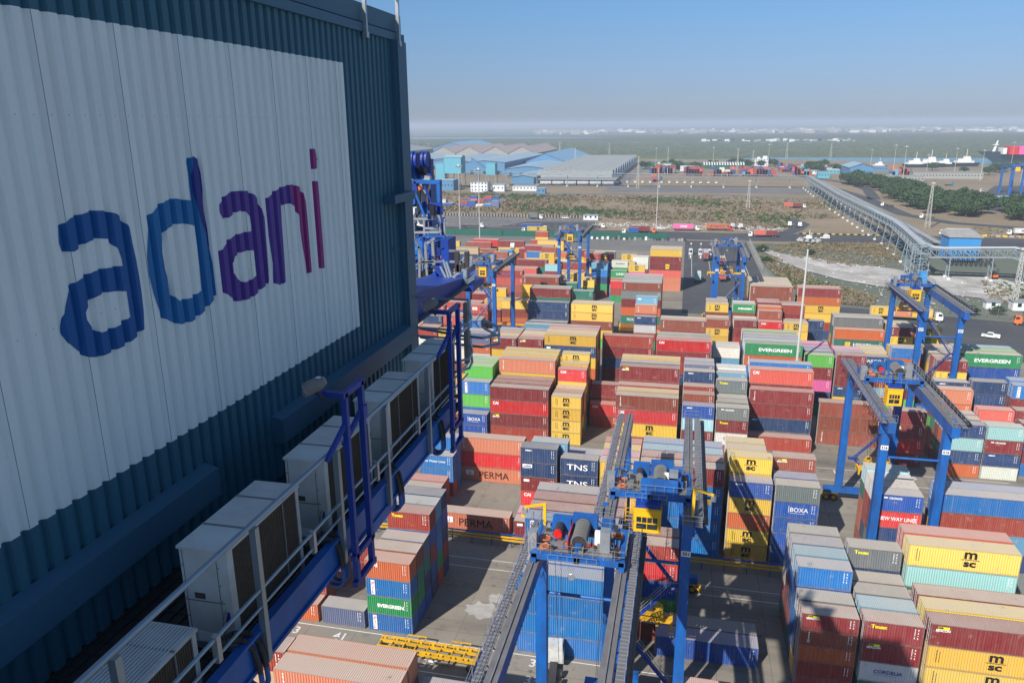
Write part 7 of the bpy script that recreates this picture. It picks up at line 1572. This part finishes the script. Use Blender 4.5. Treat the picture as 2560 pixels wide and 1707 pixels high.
SB = [leaf_mesh('crown', ['foliage_mid', 'foliage_dark'], 700, 3.2, 3.2, 0.30, s, 0.1) for s in (7, 8)]
for x, y, s_, lb in ((39.5, 404, 1.1, 'leafy bush right beside the gate fence'), (96.5, 278.8, 1.0, 'round green bush behind the wire fence by the white lorry'), (105.5, 281, 0.9, 'dark green bush behind the wire fence, right of the round one'), (38.5, 372, 0.9, 'green bush below the leafy one at the wire fence'), (62, 398, 0.8, 'small bright bush in the grass by the back road'), (52, 305, 0.7, 'low dark bush below the dirt track')):
    t = empty('bush', (x, y, 0), 0, lb, 'bush', 'bushes near the fences'); t.scale = (s_, s_, s_); place('crown', SB[0], t)
# scrub over the waste ground: countless small plants as one object
def scrub(name, P_, n, label, mats, smin, smax, seed, z=0.0):
    rn = random.Random(seed); xs = [p[0] for p in P_]; ys = [p[1] for p in P_]; g = MB(); k = 0
    while k < n:
        x = rn.uniform(min(xs), max(xs)); y = rn.uniform(min(ys), max(ys))
        if not inside(x, y, P_): continue
        k += 1; cl = math.sin(x*0.045+2*math.sin(y*0.021))+math.sin(y*0.06+x*0.013)
        if cl < -0.5 and rn.random() < 0.8: continue
        r = rn.uniform(smin, smax); g.m(mats[0] if (cl+rn.gauss(0, 0.6)) < 0.95 else mats[1])
        for q_ in range(9):
            d = Vector((rn.gauss(0, 1), rn.gauss(0, 1), 0))*r*0.6; a = Vector((rn.gauss(0, 1), rn.gauss(0, 1), 0.4)).normalized()*r*0.55; b2 = Vector((rn.gauss(0, .5), rn.gauss(0, .5), 1)).normalized()*r*0.5
            p = Vector((x, y, z+r*rn.uniform(0.15, 0.7)))+d; g.poly([p-a, p-b2*0.6, p+a, p+b2])
    o = g.build(name); tag(o, label, 'scrub', kind='stuff')
scrub('scrub_plants', [(-260, 545), (-52, 535), (20, 486), (64, 500), (70, 545), (112, 560), (112, 700), (-260, 700)], 5200, 'dry brown and green scrub over the waste ground behind the road', ['dry_brush', 'foliage_mid'], 0.7, 2.0, 1)
scrub('scrub_plants', [(-420, 545), (-180, 545), (-180, 720), (-420, 720)], 1200, 'scrub beside the small blue container stacks at left', ['dry_brush', 'foliage_mid'], 0.8, 2.2, 2)
scrub('grass_scrub', [(42, 408), (60, 436), (106, 442), (106, 420), (98, 372), (70, 366), (56, 384)], 2600, 'green and brown grass strip between back road and rubble', ['dry_brush', 'foliage_mid'], 0.3, 0.9, 3)
scrub('grass_scrub', [(36, 395), (40, 330), (48, 290), (66, 285), (72, 300), (54, 330), (46, 380)], 1500, 'dry bushes between wire fence and dirt track', ['dry_brush', 'foliage_mid'], 0.4, 1.1, 4)
scrub('grass_scrub', [(108, 300), (150, 290), (170, 330), (120, 340)], 700, 'low dry grass under the pipe bridge', ['dry_brush', 'foliage_mid'], 0.3, 0.7, 6)
scrub('grass_scrub', [(140, 470), (175, 520), (300, 480), (520, 430), (520, 400), (300, 440)], 900, 'thin grass between the curving roads', ['dry_brush', 'foliage_mid'], 0.4, 1.0, 8)
rn = random.Random(17); g = MB()
for k in range(1300):
    x = rn.uniform(40, 150); y = rn.uniform(285, 415) if x < 100 else rn.uniform(290, 345)
    if 8 < abs(x-(38+(415-y)*0.42)) and rn.random() < 0.6: continue
    if x < 36+(300-y)*0.3: continue
    s_ = rn.uniform(0.12, 0.5)*(1.4 if rn.random() < 0.1 else 1); g.m(rn.choice(['rubble_white', 'rubble_white', 'wall_grey', 'steel_grey']))
    g.hexa([(x-s_, y-s_*.7, -0.05), (x+s_*.8, y-s_, -0.05), (x+s_, y+s_*.6, -0.05), (x-s_*.6, y+s_, -0.05)], [(x-s_*.4, y-s_*.4, s_*.5), (x+s_*.5, y-s_*.3, s_*.7), (x+s_*.3, y+s_*.4, s_*.55), (x-s_*.4, y+s_*.3, s_*.45)])
tag(g.build('rubble_stones'), 'scattered pale rubble and stones beside the dirt track', 'rubble', kind='stuff')
g = MB(); 
for k in range(420):
    x = rn.uniform(-60, 60); y = rn.gauss(494, 6)+ (0 if x > 0 else 4); s_ = rn.uniform(0.2, 0.7); g.m(rn.choice(['rubble_white', 'dirt_track', 'wall_grey'])); g.hexa([(x-s_, y-s_, -0.05), (x+s_, y-s_, -0.05), (x+s_, y+s_, -0.05), (x-s_, y+s_, -0.05)], [(x-s_*.4, y-s_*.4, s_*.7), (x+s_*.5, y-s_*.3, s_*.9), (x+s_*.3, y+s_*.4, s_*.8), (x-s_*.4, y+s_*.3, s_*.6)])
tag(g.build('rubble_stones'), 'pale rubble bank along the back road behind the lorries', 'rubble', kind='stuff')
# mangroves: rough canopy sheet with countless clumps far off
rn = random.Random(3); g = MB().m('mangrove')
for k in range(5200):
    y = 1445+rn.random()**1.4*1500; x = rn.uniform(-0.62*y, 0.55*y); s_ = rn.uniform(4, 13)*(y/1800)
    if 60 < x and y < 1545: continue
    g.hexa([(x-s_, y-s_, -0.2), (x+s_, y-s_, -0.2), (x+s_, y+s_, -0.2), (x-s_, y+s_, -0.2)], [(x-s_*.5, y-s_*.6, rn.uniform(1.5, 4)), (x+s_*.6, y-s_*.5, rn.uniform(1.5, 4)), (x+s_*.5, y+s_*.5, rn.uniform(1.5, 4)), (x-s_*.6, y+s_*.6, rn.uniform(1.5, 4))])
tag(g.build('mangrove_canopy'), 'grey-green mangrove forest reaching to the far shore', 'mangroves', kind='stuff')
# far shore town and boats
rn = random.Random(9); g = MB()
for k in range(420):
    y = rn.uniform(4700, 7400); x = rn.uniform(-0.2*y, 0.5*y); s_ = rn.uniform(8, 45); g.m(rn.choice(['wall_grey', 'wall_grey', 'wall_white', 'roof_pink', 'roof_grey'])).box(x, y, 0, x+s_*1.3, y+s_*.6, rn.uniform(5, 15))
tag(g.build('far_town'), 'hazy pale town and tanks on the far shore', 'town', kind='stuff')
g = MB()
for k in range(60): x = rn.uniform(30, 520); y = 2720+rn.uniform(-30, 60); s_ = rn.uniform(4, 9); g.m(rn.choice(['wall_white', 'hull_dark', 'wall_grey', 'wall_white'])).box(x, y, 0, x+s_*2, y+s_*.6, rn.uniform(2, 10))
tag(g.build('moored_boats'), 'distant cluster of white boats moored in the creek', 'boats', kind='stuff')
# ship at right edge
sh = empty('container_ship', (440, 1335, 0), 0, 'dark hulled container ship with pink and red boxes at right edge', 'ship')
g = MB().m('hull_dark'); g.hexa([(22, 6, -1), (260, -18, -1), (260, 22, -1), (22, 8, -1)], [(-4, 6.5, 17), (260, -22, 12), (260, 26, 12), (-4, 7.5, 17)]); g.m('red_paint').box(40, -15, -1.2, 260, 20, -0.6); g.build('hull', sh)
g = MB().m('white_paint'); g.hexa([(16, 5, 13), (20, 5, 13), (20, 8, 13), (16, 8, 13)], [(22, 6, 33), (23.5, 6, 33), (23.5, 7, 33), (22, 7, 33)]); g.box(17, 4, 26, 24, 9, 27); g.box(28, -6, 13, 33, 18, 22); g.build('foremast', sh)
rn = random.Random(2)
for k in range(12):
    for j in range(3): g = MB().m(['red_paint', 'pink_paint', 'pink_paint', 'red_paint', 'roof_pink'][rn.randrange(5)]); g.box(36+13*k, -8, 12.6+4.0*j, 48+13*k, 18, 16.4+4.0*j); g.build('deck_container', sh)
def tug(x, y, s_, label):
    t = empty('tug_boat', (x, y, 0), 0.2, label, 'boat', 'white vessels moored at the harbour'); t.scale = (s_, s_, s_)
    g = MB().m('hull_dark').hexa([(-9, -3, 0), (9, -3, 0), (9, 3, 0), (-9, 3, 0)], [(-11, -3.5, 3), (11, -3.5, 3), (11, 3.5, 3), (-11, 3.5, 3)]); g.build('hull', t); g = MB().m('white_paint').box(-8, -3, 3, 6, 3, 4.6).box(-5, -2.5, 4.6, 3.5, 2.5, 6.4).box(-1, -2, 6.4, 3, 2, 8.2).bar((0.5, 0, 8.2), (0.5, 0, 14), 0.3); g.build('superstructure', t)
tug(312, 1195, 1.5, 'left white tug with tall mast in the harbour'); tug(334, 1205, 1.7, 'middle white tug in the harbour'); tug(356, 1215, 1.3, 'long low white vessel between the tugs'); tug(385, 1225, 1.7, 'right white tug beside the mooring line'); tug(262, 1180, 1.0, 'small white boat left of the tugs')
rp = MB().m('wall_grey').bar((0, 0, 15), (-78, -90, 1), 0.5); tag(rp.build('mooring_rope', None, (436, 1340, 0)), 'mooring rope from the ship bow to the quay', 'rope')
# far blue crane at right edge
t = empty('gantry_crane', (279, 752, 0), 0, 'far blue gantry crane with yellow cabin at the right edge', 'gantry crane', 'blue yard gantry cranes'); g = MB().m('crane_blue')
for x in (-4.5, 4.5):
    for y in (0, 22): g.build if False else g.box(x-0.8, y-0.8, 0, x+0.8, y+0.8, 23)
    g.box(x-0.7, -2, 23, x+0.7, 24, 24.6)
g.build('frame', t); g = MB().m('crane_blue').box(-5.5, 0, 24.6, 5.5, 5, 26).m('yellow_cab').box(-2, 0.5, 20.5, 1.6, 3, 24); g.build('trolley', t)

# ------------------------------------------------------------------ vehicles
_VM = {}
def wheels_mesh(r=0.5, w_=0.3):
    k = ('w', r, w_)
    if k not in _VM:
        g = MB().m('rubber').cone((0, -w_/2, r), (0, w_/2, r), r, r, 16).m('steel_grey').cone((0, -w_/2-0.012, r), (0, w_/2+0.012, r), r*0.55, r*0.55, 12); _VM[k] = g.mesh('wheel')
    return _VM[k]
def lorry(x, y, rz, label, cabmat='white_paint', trailer=12.2, deck='dark_steel', load=None, grp='lorries and tractor units'):
    """cab points along local +x; container(s) as separate things"""
    t = empty('container_lorry', (x, y, 0), rz, label, 'lorry', grp); L = trailer
    g = MB().m(deck)
    if L:
        g.box(-L, -0.45, 0.95, 1.0, -0.25, 1.22); g.box(-L, 0.25, 0.95, 1.0, 0.45, 1.22)
        for k in range(7): xx = -L+0.1+(L)*k/6.5; g.box(xx, -1.2, 1.18, xx+0.18, 1.2, 1.36)
        g.box(-L, -1.2, 1.2, 0, -1.08, 1.36); g.box(-L, 1.08, 1.2, 0, 1.2, 1.36)
    else: g.box(-3.2, -0.45, 0.75, 1.0, 0.45, 1.0)
    g.build('chassis', t)
    g = MB().m(cabmat); g.hexa([(1.0, -1.2, 0.75), (3.1, -1.2, 0.75), (3.1, 1.2, 0.75), (1.0, 1.2, 0.75)], [(1.0, -1.15, 2.0), (3.15, -1.15, 2.0), (3.15, 1.15, 2.0), (1.0, 1.15, 2.0)]); g.hexa([(1.0, -1.15, 2.0), (3.15, -1.15, 2.0), (3.15, 1.15, 2.0), (1.0, 1.15, 2.0)], [(1.1, -1.05, 3.05), (2.75, -1.05, 3.05), (2.75, 1.05, 3.05), (1.1, 1.05, 3.05)])
    c = g.build('cab', t); g = MB().m('glass_dark'); g.hexa([(3.13, -1.0, 2.02), (3.17, -1.0, 2.02), (3.17, 1.0, 2.02), (3.13, 1.0, 2.02)], [(2.78, -0.9, 2.92), (2.82, -0.9, 2.92), (2.82, 0.9, 2.92), (2.78, 0.9, 2.92)])
    for s_ in (-1, 1): g.hexa([(1.7, s_*1.16-0.02, 2.05), (2.95, s_*1.16-0.02, 2.05), (2.95, s_*1.16+0.02, 2.05), (1.7, s_*1.16+0.02, 2.05)], [(1.7, s_*1.08-0.02, 2.85), (2.7, s_*1.08-0.02, 2.85), (2.7, s_*1.08+0.02, 2.85), (1.7, s_*1.08+0.02, 2.85)])
    g.build('window', c); g = MB().m('headlamp'); g.box(3.15, -1.05, 1.0, 3.2, -0.7, 1.2); g.box(3.15, 0.7, 1.0, 3.2, 1.05, 1.2); g.build('headlamps', c)
    ax = [2.2, -0.4]+([-L+1.2, -L+2.6] if L else [-1.9]); wm = wheels_mesh()
    for a in ax:
        for s_ in (-1, 1): place('wheel', wm, t, (a, s_*1.0, 0))
    if load:
        cs, sn = math.cos(rz), math.sin(rz)
        for (ox, ln, c_, m_, lb, fl) in load:
            # container origin corner: fl -> lies reversed so that its lettered side faces the camera
            if fl: lx, ly, r_ = -ox, 1.22, rz+PI
            else: lx, ly, r_ = -ox-(12.19 if ln == 4 else 6.06), -1.22, rz
            make_container(x+lx*cs-ly*sn, y+lx*sn+ly*cs, 1.37, ln, 2.75, c_, m_, lb, r_, 'containers carried on lorries')
    return t
lorry(5.5, 476.5, 0.06, 'white cabbed lorry carrying the pink container on the back road', load=[(0.3, 4, 'p', 'O', 'pink long container with white letters on a back road lorry', False)])
lorry(25.2, 480.5, 0.04, 'red cabbed lorry carrying the orange container on the back road', 'red_paint', load=[(0.3, 4, 'o', 'F', 'orange long container with dark blue lettering on a back road lorry', False)])
lorry(39.0, 455.5, PI+0.05, 'white lorry with two red boxes heading left on the back road', trailer=13, load=[(0.2, 2, 's', '', 'salmon short container, front one on the two-box lorry', True), (6.6, 2, 'm', '', 'maroon short container, rear one on the two-box lorry', True)])
lorry(-20, 463, 0.0, 'orange cabbed lorry with maroon container near the green fence', 'orange_paint', load=[(0.3, 4, 'm', '', 'maroon long container on the orange cabbed lorry', False)])
lorry(-33, 455, PI, 'white cabbed lorry with short blue container before the fence', load=[(0.4, 2, 'u', '', 'short blue container on a lorry near the green fence', True)], trailer=8)
lorry(-93, 451, PI, 'white cabbed lorry with yellow container behind the green fence', load=[(0.3, 4, 'y', 'M', 'yellow long container with black letters on the lorry behind the fence', True)])
lorry(-86, 463, 0.0, 'white cabbed lorry with bright blue container behind the green fence', load=[(0.3, 4, 'u', '', 'bright blue long container on the lorry behind the fence', False)])
lorry(-52, 480, 0.0, 'empty flat lorry on the dark apron left of the mast'); lorry(-128, 470, 0.0, 'empty flat lorry between the two left masts')
lorry(-99, 520, -0.1, 'lorry with grey load crossing the lorry park', load=[(0.3, 2, 'a', '', 'short grey box on the lorry in the lorry park', False)], trailer=7)
lorry(86, 618, -0.12, 'white cabbed lorry with two red containers on the side road', load=[(0.2, 2, 'm', '', 'maroon front container on the side road lorry', False), (6.5, 2, 's', '', 'salmon rear container on the side road lorry', False)], trailer=13)
lorry(80.6, 266, -0.08, 'white lorry with rear double wheels on the apron behind the stacks', trailer=18, deck='yellow_steel', load=[(0.0, 2, 'y', '', 'yellow short container just behind the white lorry cab', False), (6.3, 2, 'O', 'H', 'pale orange short container in the middle of the white lorry', False), (12.5, 2, 'y', 'M', 'yellow short container at the tail of the white lorry', False)])
lorry(23.5, 271.0, -0.06, 'white cabbed lorry with two green containers below the gate lane', trailer=13, deck='yellow_steel', load=[(0.5, 2, 'k', '', 'dark green front container on the lorry below the gate lane', False), (6.9, 2, 'k', '', 'dark green rear container on the lorry below the gate lane', False)])
lorry(10.6, 382, PI/2, 'lorry waiting at the gate with a brown box', load=[(1.0, 2, 'u', '', 'blue front box on the lorry at the gate booths', False), (7.2, 2, 'm', '', 'maroon rear box on the lorry at the gate booths', False)], trailer=14)
lorry(6.4, 322, PI/2, 'lorry with pale cyan box driving up the gate lane', load=[(0.3, 2, 'c', '', 'pale cyan short container in the gate lane', False)], trailer=7)
lorry(16.5, 326, PI/2, 'lorry with red box under the far gantry crane', load=[(0.3, 2, 'R', '', 'bright red short container under the far gantry crane', False)], trailer=7)
lorry(17.5, 362, PI/2, 'lorry with maroon box beyond the far gantry crane', load=[(0.3, 2, 'm', '', 'maroon short container beyond the far gantry crane', False)], trailer=7)
lorry(183, 486, PI-0.06, 'lorry with pale lettered container at the right edge', load=[(0.3, 4, 'w', 'Y', 'pale grey container with large dark letters at the right edge', True)]); lorry(146, 480, PI-0.1, 'lorry with pale container partly behind the blue tower', load=[(0.3, 4, 'w', 'Y', 'pale grey container partly behind the blue tower', True)])
for i, (x, y, rz, lb) in enumerate([(30, 491, 2.2, 'first white tractor unit parked beside the orange container lorry'), (34.5, 490, 2.0, 'second parked white tractor unit beside the orange container lorry'), (64, 505, 1.2, 'white tractor unit parked at the roadside bend'), (69.5, 503, 1.0, 'second white tractor unit parked at the roadside bend'),
        (220, 739, -1.2, 'yellow and white lorry on the port apron'), (261, 781, -1.0, 'red loaded lorry on the port apron'), (259, 858, 0.4, 'blue lorry in front of the long shed'), (243, 650, 0.1, 'white flat lorry by the far blue sheds'), (157, 562, 2.9, 'white lorry on the road behind the lattice tower'), (150, 640, 2.6, 'white lorry passing beside the tree belt')]):
    lorry(x, y, rz, lb, 'white_paint' if i != 6 else 'wall_blue', trailer=6 if i > 3 else 0, load=None)
for k in range(13):
    lorry(-72+8.2*k+(4 if k > 4 else 0), 858, -PI/2, 'white tractor unit, %s in the parked row beyond the gallery' % ORD[k], trailer=0, grp='row of white tractor units beyond the gallery')
lorry(108, 266, PI-0.2, 'orange cabbed lorry entering at the right edge', 'orange_paint', trailer=0)
lorry(-12.6, 75.8, PI/2+0.1, 'grey white tractor unit half hidden under the nearest gantry crane', 'ac_white', trailer=0)
lorry(6.0, 72.5, 0.0, 'terminal tractor carrying the bright red container at bottom centre', trailer=7, load=[(-1.6+0.0, 2, 'R', '', 'bright red short container on a trailer at bottom centre', False)])
make_container(-8.5, 352, 0, 2, 2.6, 'w', '', 'white short box standing beside the gate booths'); 
def trailer_empty():
    t = empty('skeletal_trailer', (-34.6, 75.2, 0), -0.012, 'yellow skeletal container trailer standing on the numbered lane', 'trailer')
    g = MB().m('yellow_steel')
    for s_ in (-1, 1):
        g.box(0, s_*0.55-0.07, 1.15, 12.9, s_*0.55+0.07, 1.55); g.box(0.0, s_*1.2-0.06, 1.32, 12.9, s_*1.2+0.06, 1.62)
        for k in range(22): g.m('black_paint' if k % 2 else 'yellow_steel').box(2.0+0.4*k, s_*1.27-0.005, 1.32, 2.2+0.4*k, s_*1.27+0.004, 1.45)
        g.m('yellow_steel')
    for k in range(9): g.box(0.05+1.6*k*0.985, -1.2, 1.3, 0.19+1.6*k*0.985, 1.2, 1.5)
    for k in range(8):
        xx = 0.15+1.6*k
        for s_ in (-1, 1): g.hexa([(xx, s_*0.6, 1.2), (xx+0.5, s_*0.6, 1.5), (xx+0.5, s_*1.14, 1.5), (xx, s_*1.14, 1.2)], [(xx, s_*0.6, 1.24), (xx+0.5, s_*0.6, 1.54), (xx+0.5, s_*1.14, 1.54), (xx, s_*1.14, 1.24)])
    for xx in (3.2, 5.6): g.box(xx, 1.2, 1.55, xx+0.1, 2.0, 1.62)
    g.box(3.2, 1.95, 1.5, 5.7, 2.05, 1.65); g.box(9.0, 1.2, 1.55, 9.1, 2.0, 1.62); g.box(11.4, 1.2, 1.55, 11.5, 2.0, 1.62); g.box(9.0, 1.95, 1.5, 11.5, 2.05, 1.65)
    g.build('frame', t); g = MB().m('steel_grey'); g.box(5.2, -1.25, 0.55, 9.6, -1.15, 0.62); g.box(5.2, -1.25, 0.8, 9.6, -1.15, 0.86)
    for xx in (5.3, 7.4, 9.4): g.box(xx, -1.25, 0.5, xx+0.08, -0.5, 1.3)
    g.box(-0.6, -1.2, 0.5, 0.1, 1.2, 0.62); g.box(-0.6, -1.2, 0.9, 0.1, 1.2, 0.98); g.build('side_guard', t); g = MB().m('letter_white').box(7.0, -1.30, 0.75, 7.6, -1.26, 1.0); g.build('rear_plate', t); g = MB().m('steel_grey')
    for a in (2.3, 3.65): g.box(a-0.6, -1.22, 1.08, a+0.6, -0.7, 1.14)
    g.build('mudguard', t)
    for a in (2.3, 3.65, 12.2):
        for s_ in (-1, 1): place('wheel', wheels_mesh(0.52, 0.34), t, (a, s_*0.98, 0))
trailer_empty()
def car(x, y, rz, label, pick=True, mat='white_paint', van=False):
    t = empty('pickup' if pick else 'van', (x, y, 0), rz, label, 'pickup' if pick else 'van', 'white cars and vans')
    g = MB().m(mat); g.hexa([(-2.5, -0.88, 0.45), (2.4, -0.88, 0.45), (2.4, 0.88, 0.45), (-2.5, 0.88, 0.45)], [(-2.5, -0.88, 1.05), (2.3, -0.85, 0.98), (2.3, 0.85, 0.98), (-2.5, 0.88, 1.05)])
    x0 = -0.9 if pick else -2.45; zt = 1.72 if not van else 2.3
    g.hexa([(x0, -0.85, 1.02), (1.35, -0.85, 1.02), (1.35, 0.85, 1.02), (x0, 0.85, 1.02)], [(x0+0.15, -0.74, zt), (0.7, -0.74, zt), (0.7, 0.74, zt), (x0+0.15, 0.74, zt)])
    if pick:
        for s_ in (-1, 1): g.box(-2.5, s_*0.84-0.04, 1.05, -0.9, s_*0.84+0.04, 1.22)
        g.box(-2.5, -0.84, 1.05, -2.42, 0.84, 1.22)
    g.build('body', t); g = MB().m('glass_dark')
    for s_ in (-1, 1):
        g.hexa([(x0+0.25, s_*0.845-.015, 1.12), (1.1, s_*0.845-.015, 1.12), (1.1, s_*0.845+.015, 1.12), (x0+0.25, s_*0.845+.015, 1.12)], [(x0+0.3, s_*0.765-.015, min(zt-0.1, 1.62)), (0.65, s_*0.765-.015, min(zt-0.1, 1.62)), (0.65, s_*0.765+.015, min(zt-0.1, 1.62)), (x0+0.3, s_*0.765+.015, min(zt-0.1, 1.62))])
    g.hexa([(1.3, -0.75, 1.08), (1.36, -0.75, 1.08), (1.36, 0.75, 1.08), (1.3, 0.75, 1.08)], [(0.74, -0.66, zt-0.08), (0.8, -0.66, zt-0.08), (0.8, 0.66, zt-0.08), (0.74, 0.66, zt-0.08)]); g.build('window', t)
    for a in (-1.55, 1.5):
        for s_ in (-1, 1): place('wheel', wheels_mesh(0.36, 0.22), t, (a, s_*0.82, 0))
    return t
car(92.0, 247.8, PI-0.35, 'white double cab pickup alone on the dark apron'); car(77, 454, PI, 'white boxy van on the back road beside the grass strip', False, van=True); car(-81, 526, 0.1, 'small white car crossing the lorry park', False); car(-69, 462, PI+0.3, 'white car near the green fence by the yellow container lorry', False); car(-14, 480, 0.1, 'white pickup beside the pink container lorry')
# gate booths
for k, x in enumerate((3.6, 8.3, 13.0, 27.5)):
    t = empty('gate_booth', (x, 387, 0), 0, 'white weighbridge booth on its island, %s from left at the gate' % ORD[k], 'booth', 'gate booths'); g = MB().m('wall_white').box(-0.9, -1, 0.2, 0.9, 1.2, 3.0); g.build('cabin', t); g = MB().m('glass_dark').box(-0.7, -1.05, 1.3, 0.7, -1.01, 2.4); g.build('window', t)
    g = MB().m('grey_paving').box(-1.0, -12, 0, 1.0, 6, 0.2); g.build('island', t); g = MB().m('wall_grey'); g.bar((0, -2, 0.2), (0, -2, 6), 0.12); g.m('wall_white').box(-0.4, -2.1, 5.6, 0.4, -1.9, 6.2).box(-0.3, -11, 0.2, 0.3, -10.6, 1.4); g.build('signal_post', t)
# low yard clutter by the fence
rn = random.Random(31)
for k in range(9):
    x = -52+6.1*k; t = empty('stacked_crates', (x, 432.5, 0), 0, 'pale crates by the green fence, %s heap from the left' % ORD[k], 'crates', 'heaps along the green fence'); g = MB()
    for j in range(3): g.m(rn.choice(['wall_white', 'steel_grey', 'wall_grey', 'dark_steel'])).box(j*1.5, 0, 0, j*1.5+1.3, 1.4, rn.uniform(0.8, 2.0))
    g.build('crate', t)
# concrete blocks along the curving road
t = empty('kerb_barriers', (140, 470, 0), 0, 'row of yellow and white concrete barriers along the curving road', 'barriers'); g = MB()
for k in range(46): g.m('roof_pink' if k % 3 else 'marking_yellow').box(5+3.3*k, 10+2.0*math.sin(k*0.07)-0.85*k*0.55, 0, 5+3.3*k+2.4, 10.8+2.0*math.sin(k*0.07)-0.85*k*0.55, 1.1)
g.build('barrier_block', t)
t = empty('kerb_barriers', (66, 473, 0), 0, 'black and yellow kerb blocks along the far side of the back road', 'barriers'); g = MB()
for k in range(28): g.m('marking_yellow' if k % 2 else 'black_paint').box(2.0*k, -0.04*k, 0, 2.0*k+1.5, 0.5-0.04*k, 0.6)
g.build('barrier_block', t)
g = MB().m('orange_paint').box(-1.6, -1.0, 0.5, 1.6, 1.0, 1.7).m('black_paint').box(-1.7, -1.1, 0, 1.7, -0.5, 0.8).box(-1.7, 0.5, 0, 1.7, 1.1, 0.8)
t = empty('forklift', (126, 347, 0), 0.2, 'orange forklift under the pipe bridge', 'forklift'); g.build('body', t); g = MB().m('dark_steel').box(-0.8, -0.7, 1.7, 0.8, 0.7, 3.2).bar((1.7, -0.5, 0.2), (1.7, -0.5, 4.2), 0.15).bar((1.7, 0.5, 0.2), (1.7, 0.5, 4.2), 0.15); g.build('mast', t)
# blue tarpaulin on the crane trolley near the pipe bridge
g = MB().m('blue_tower'); g.hexa([(-0.9, -0.8, 0), (0.9, -0.8, 0), (0.9, 0.8, 0), (-0.9, 0.8, 0)], [(-0.7, -0.7, 2.6), (0.75, -0.65, 2.5), (0.7, 0.7, 2.7), (-0.75, 0.65, 2.6)])
tag(g.build('tarpaulin', None, (55.2, 192.6, 26.75)), 'bright blue tarpaulin wrapped round a cabinet on the crane trolley', 'tarpaulin')
# ------------------------------------------------------------------ haze
HAZE = 0.00019
m = bpy.data.materials.new('haze_air'); m.use_nodes = True; nt = m.node_tree; nt.nodes.clear()
out = nt.nodes.new('ShaderNodeOutputMaterial'); pv = nt.nodes.new('ShaderNodeVolumePrincipled'); pv.inputs['Color'].default_value = (0.74, 0.85, 1.0, 1); pv.inputs['Density'].default_value = HAZE; pv.inputs['Anisotropy'].default_value = 0.0
nt.links.new(pv.outputs[0], out.inputs['Volume'])
hz = MB(); hz.box(-FARX-50, -450, -2, FARX+50, FARX+50, 88); o = hz.build('haze'); o.data.materials.append(m); tag(o, 'thin blue haze over the whole port', 'haze', kind='stuff')
for mm in bpy.data.materials:
    if mm.name == 'haze_air': mm.volume_intersection_method if False else None
# ------------------------------------------------------------------ renderer
scene.render.engine = 'CYCLES'
scene.cycles.volume_bounces = 0
scene.render.film_transparent = False
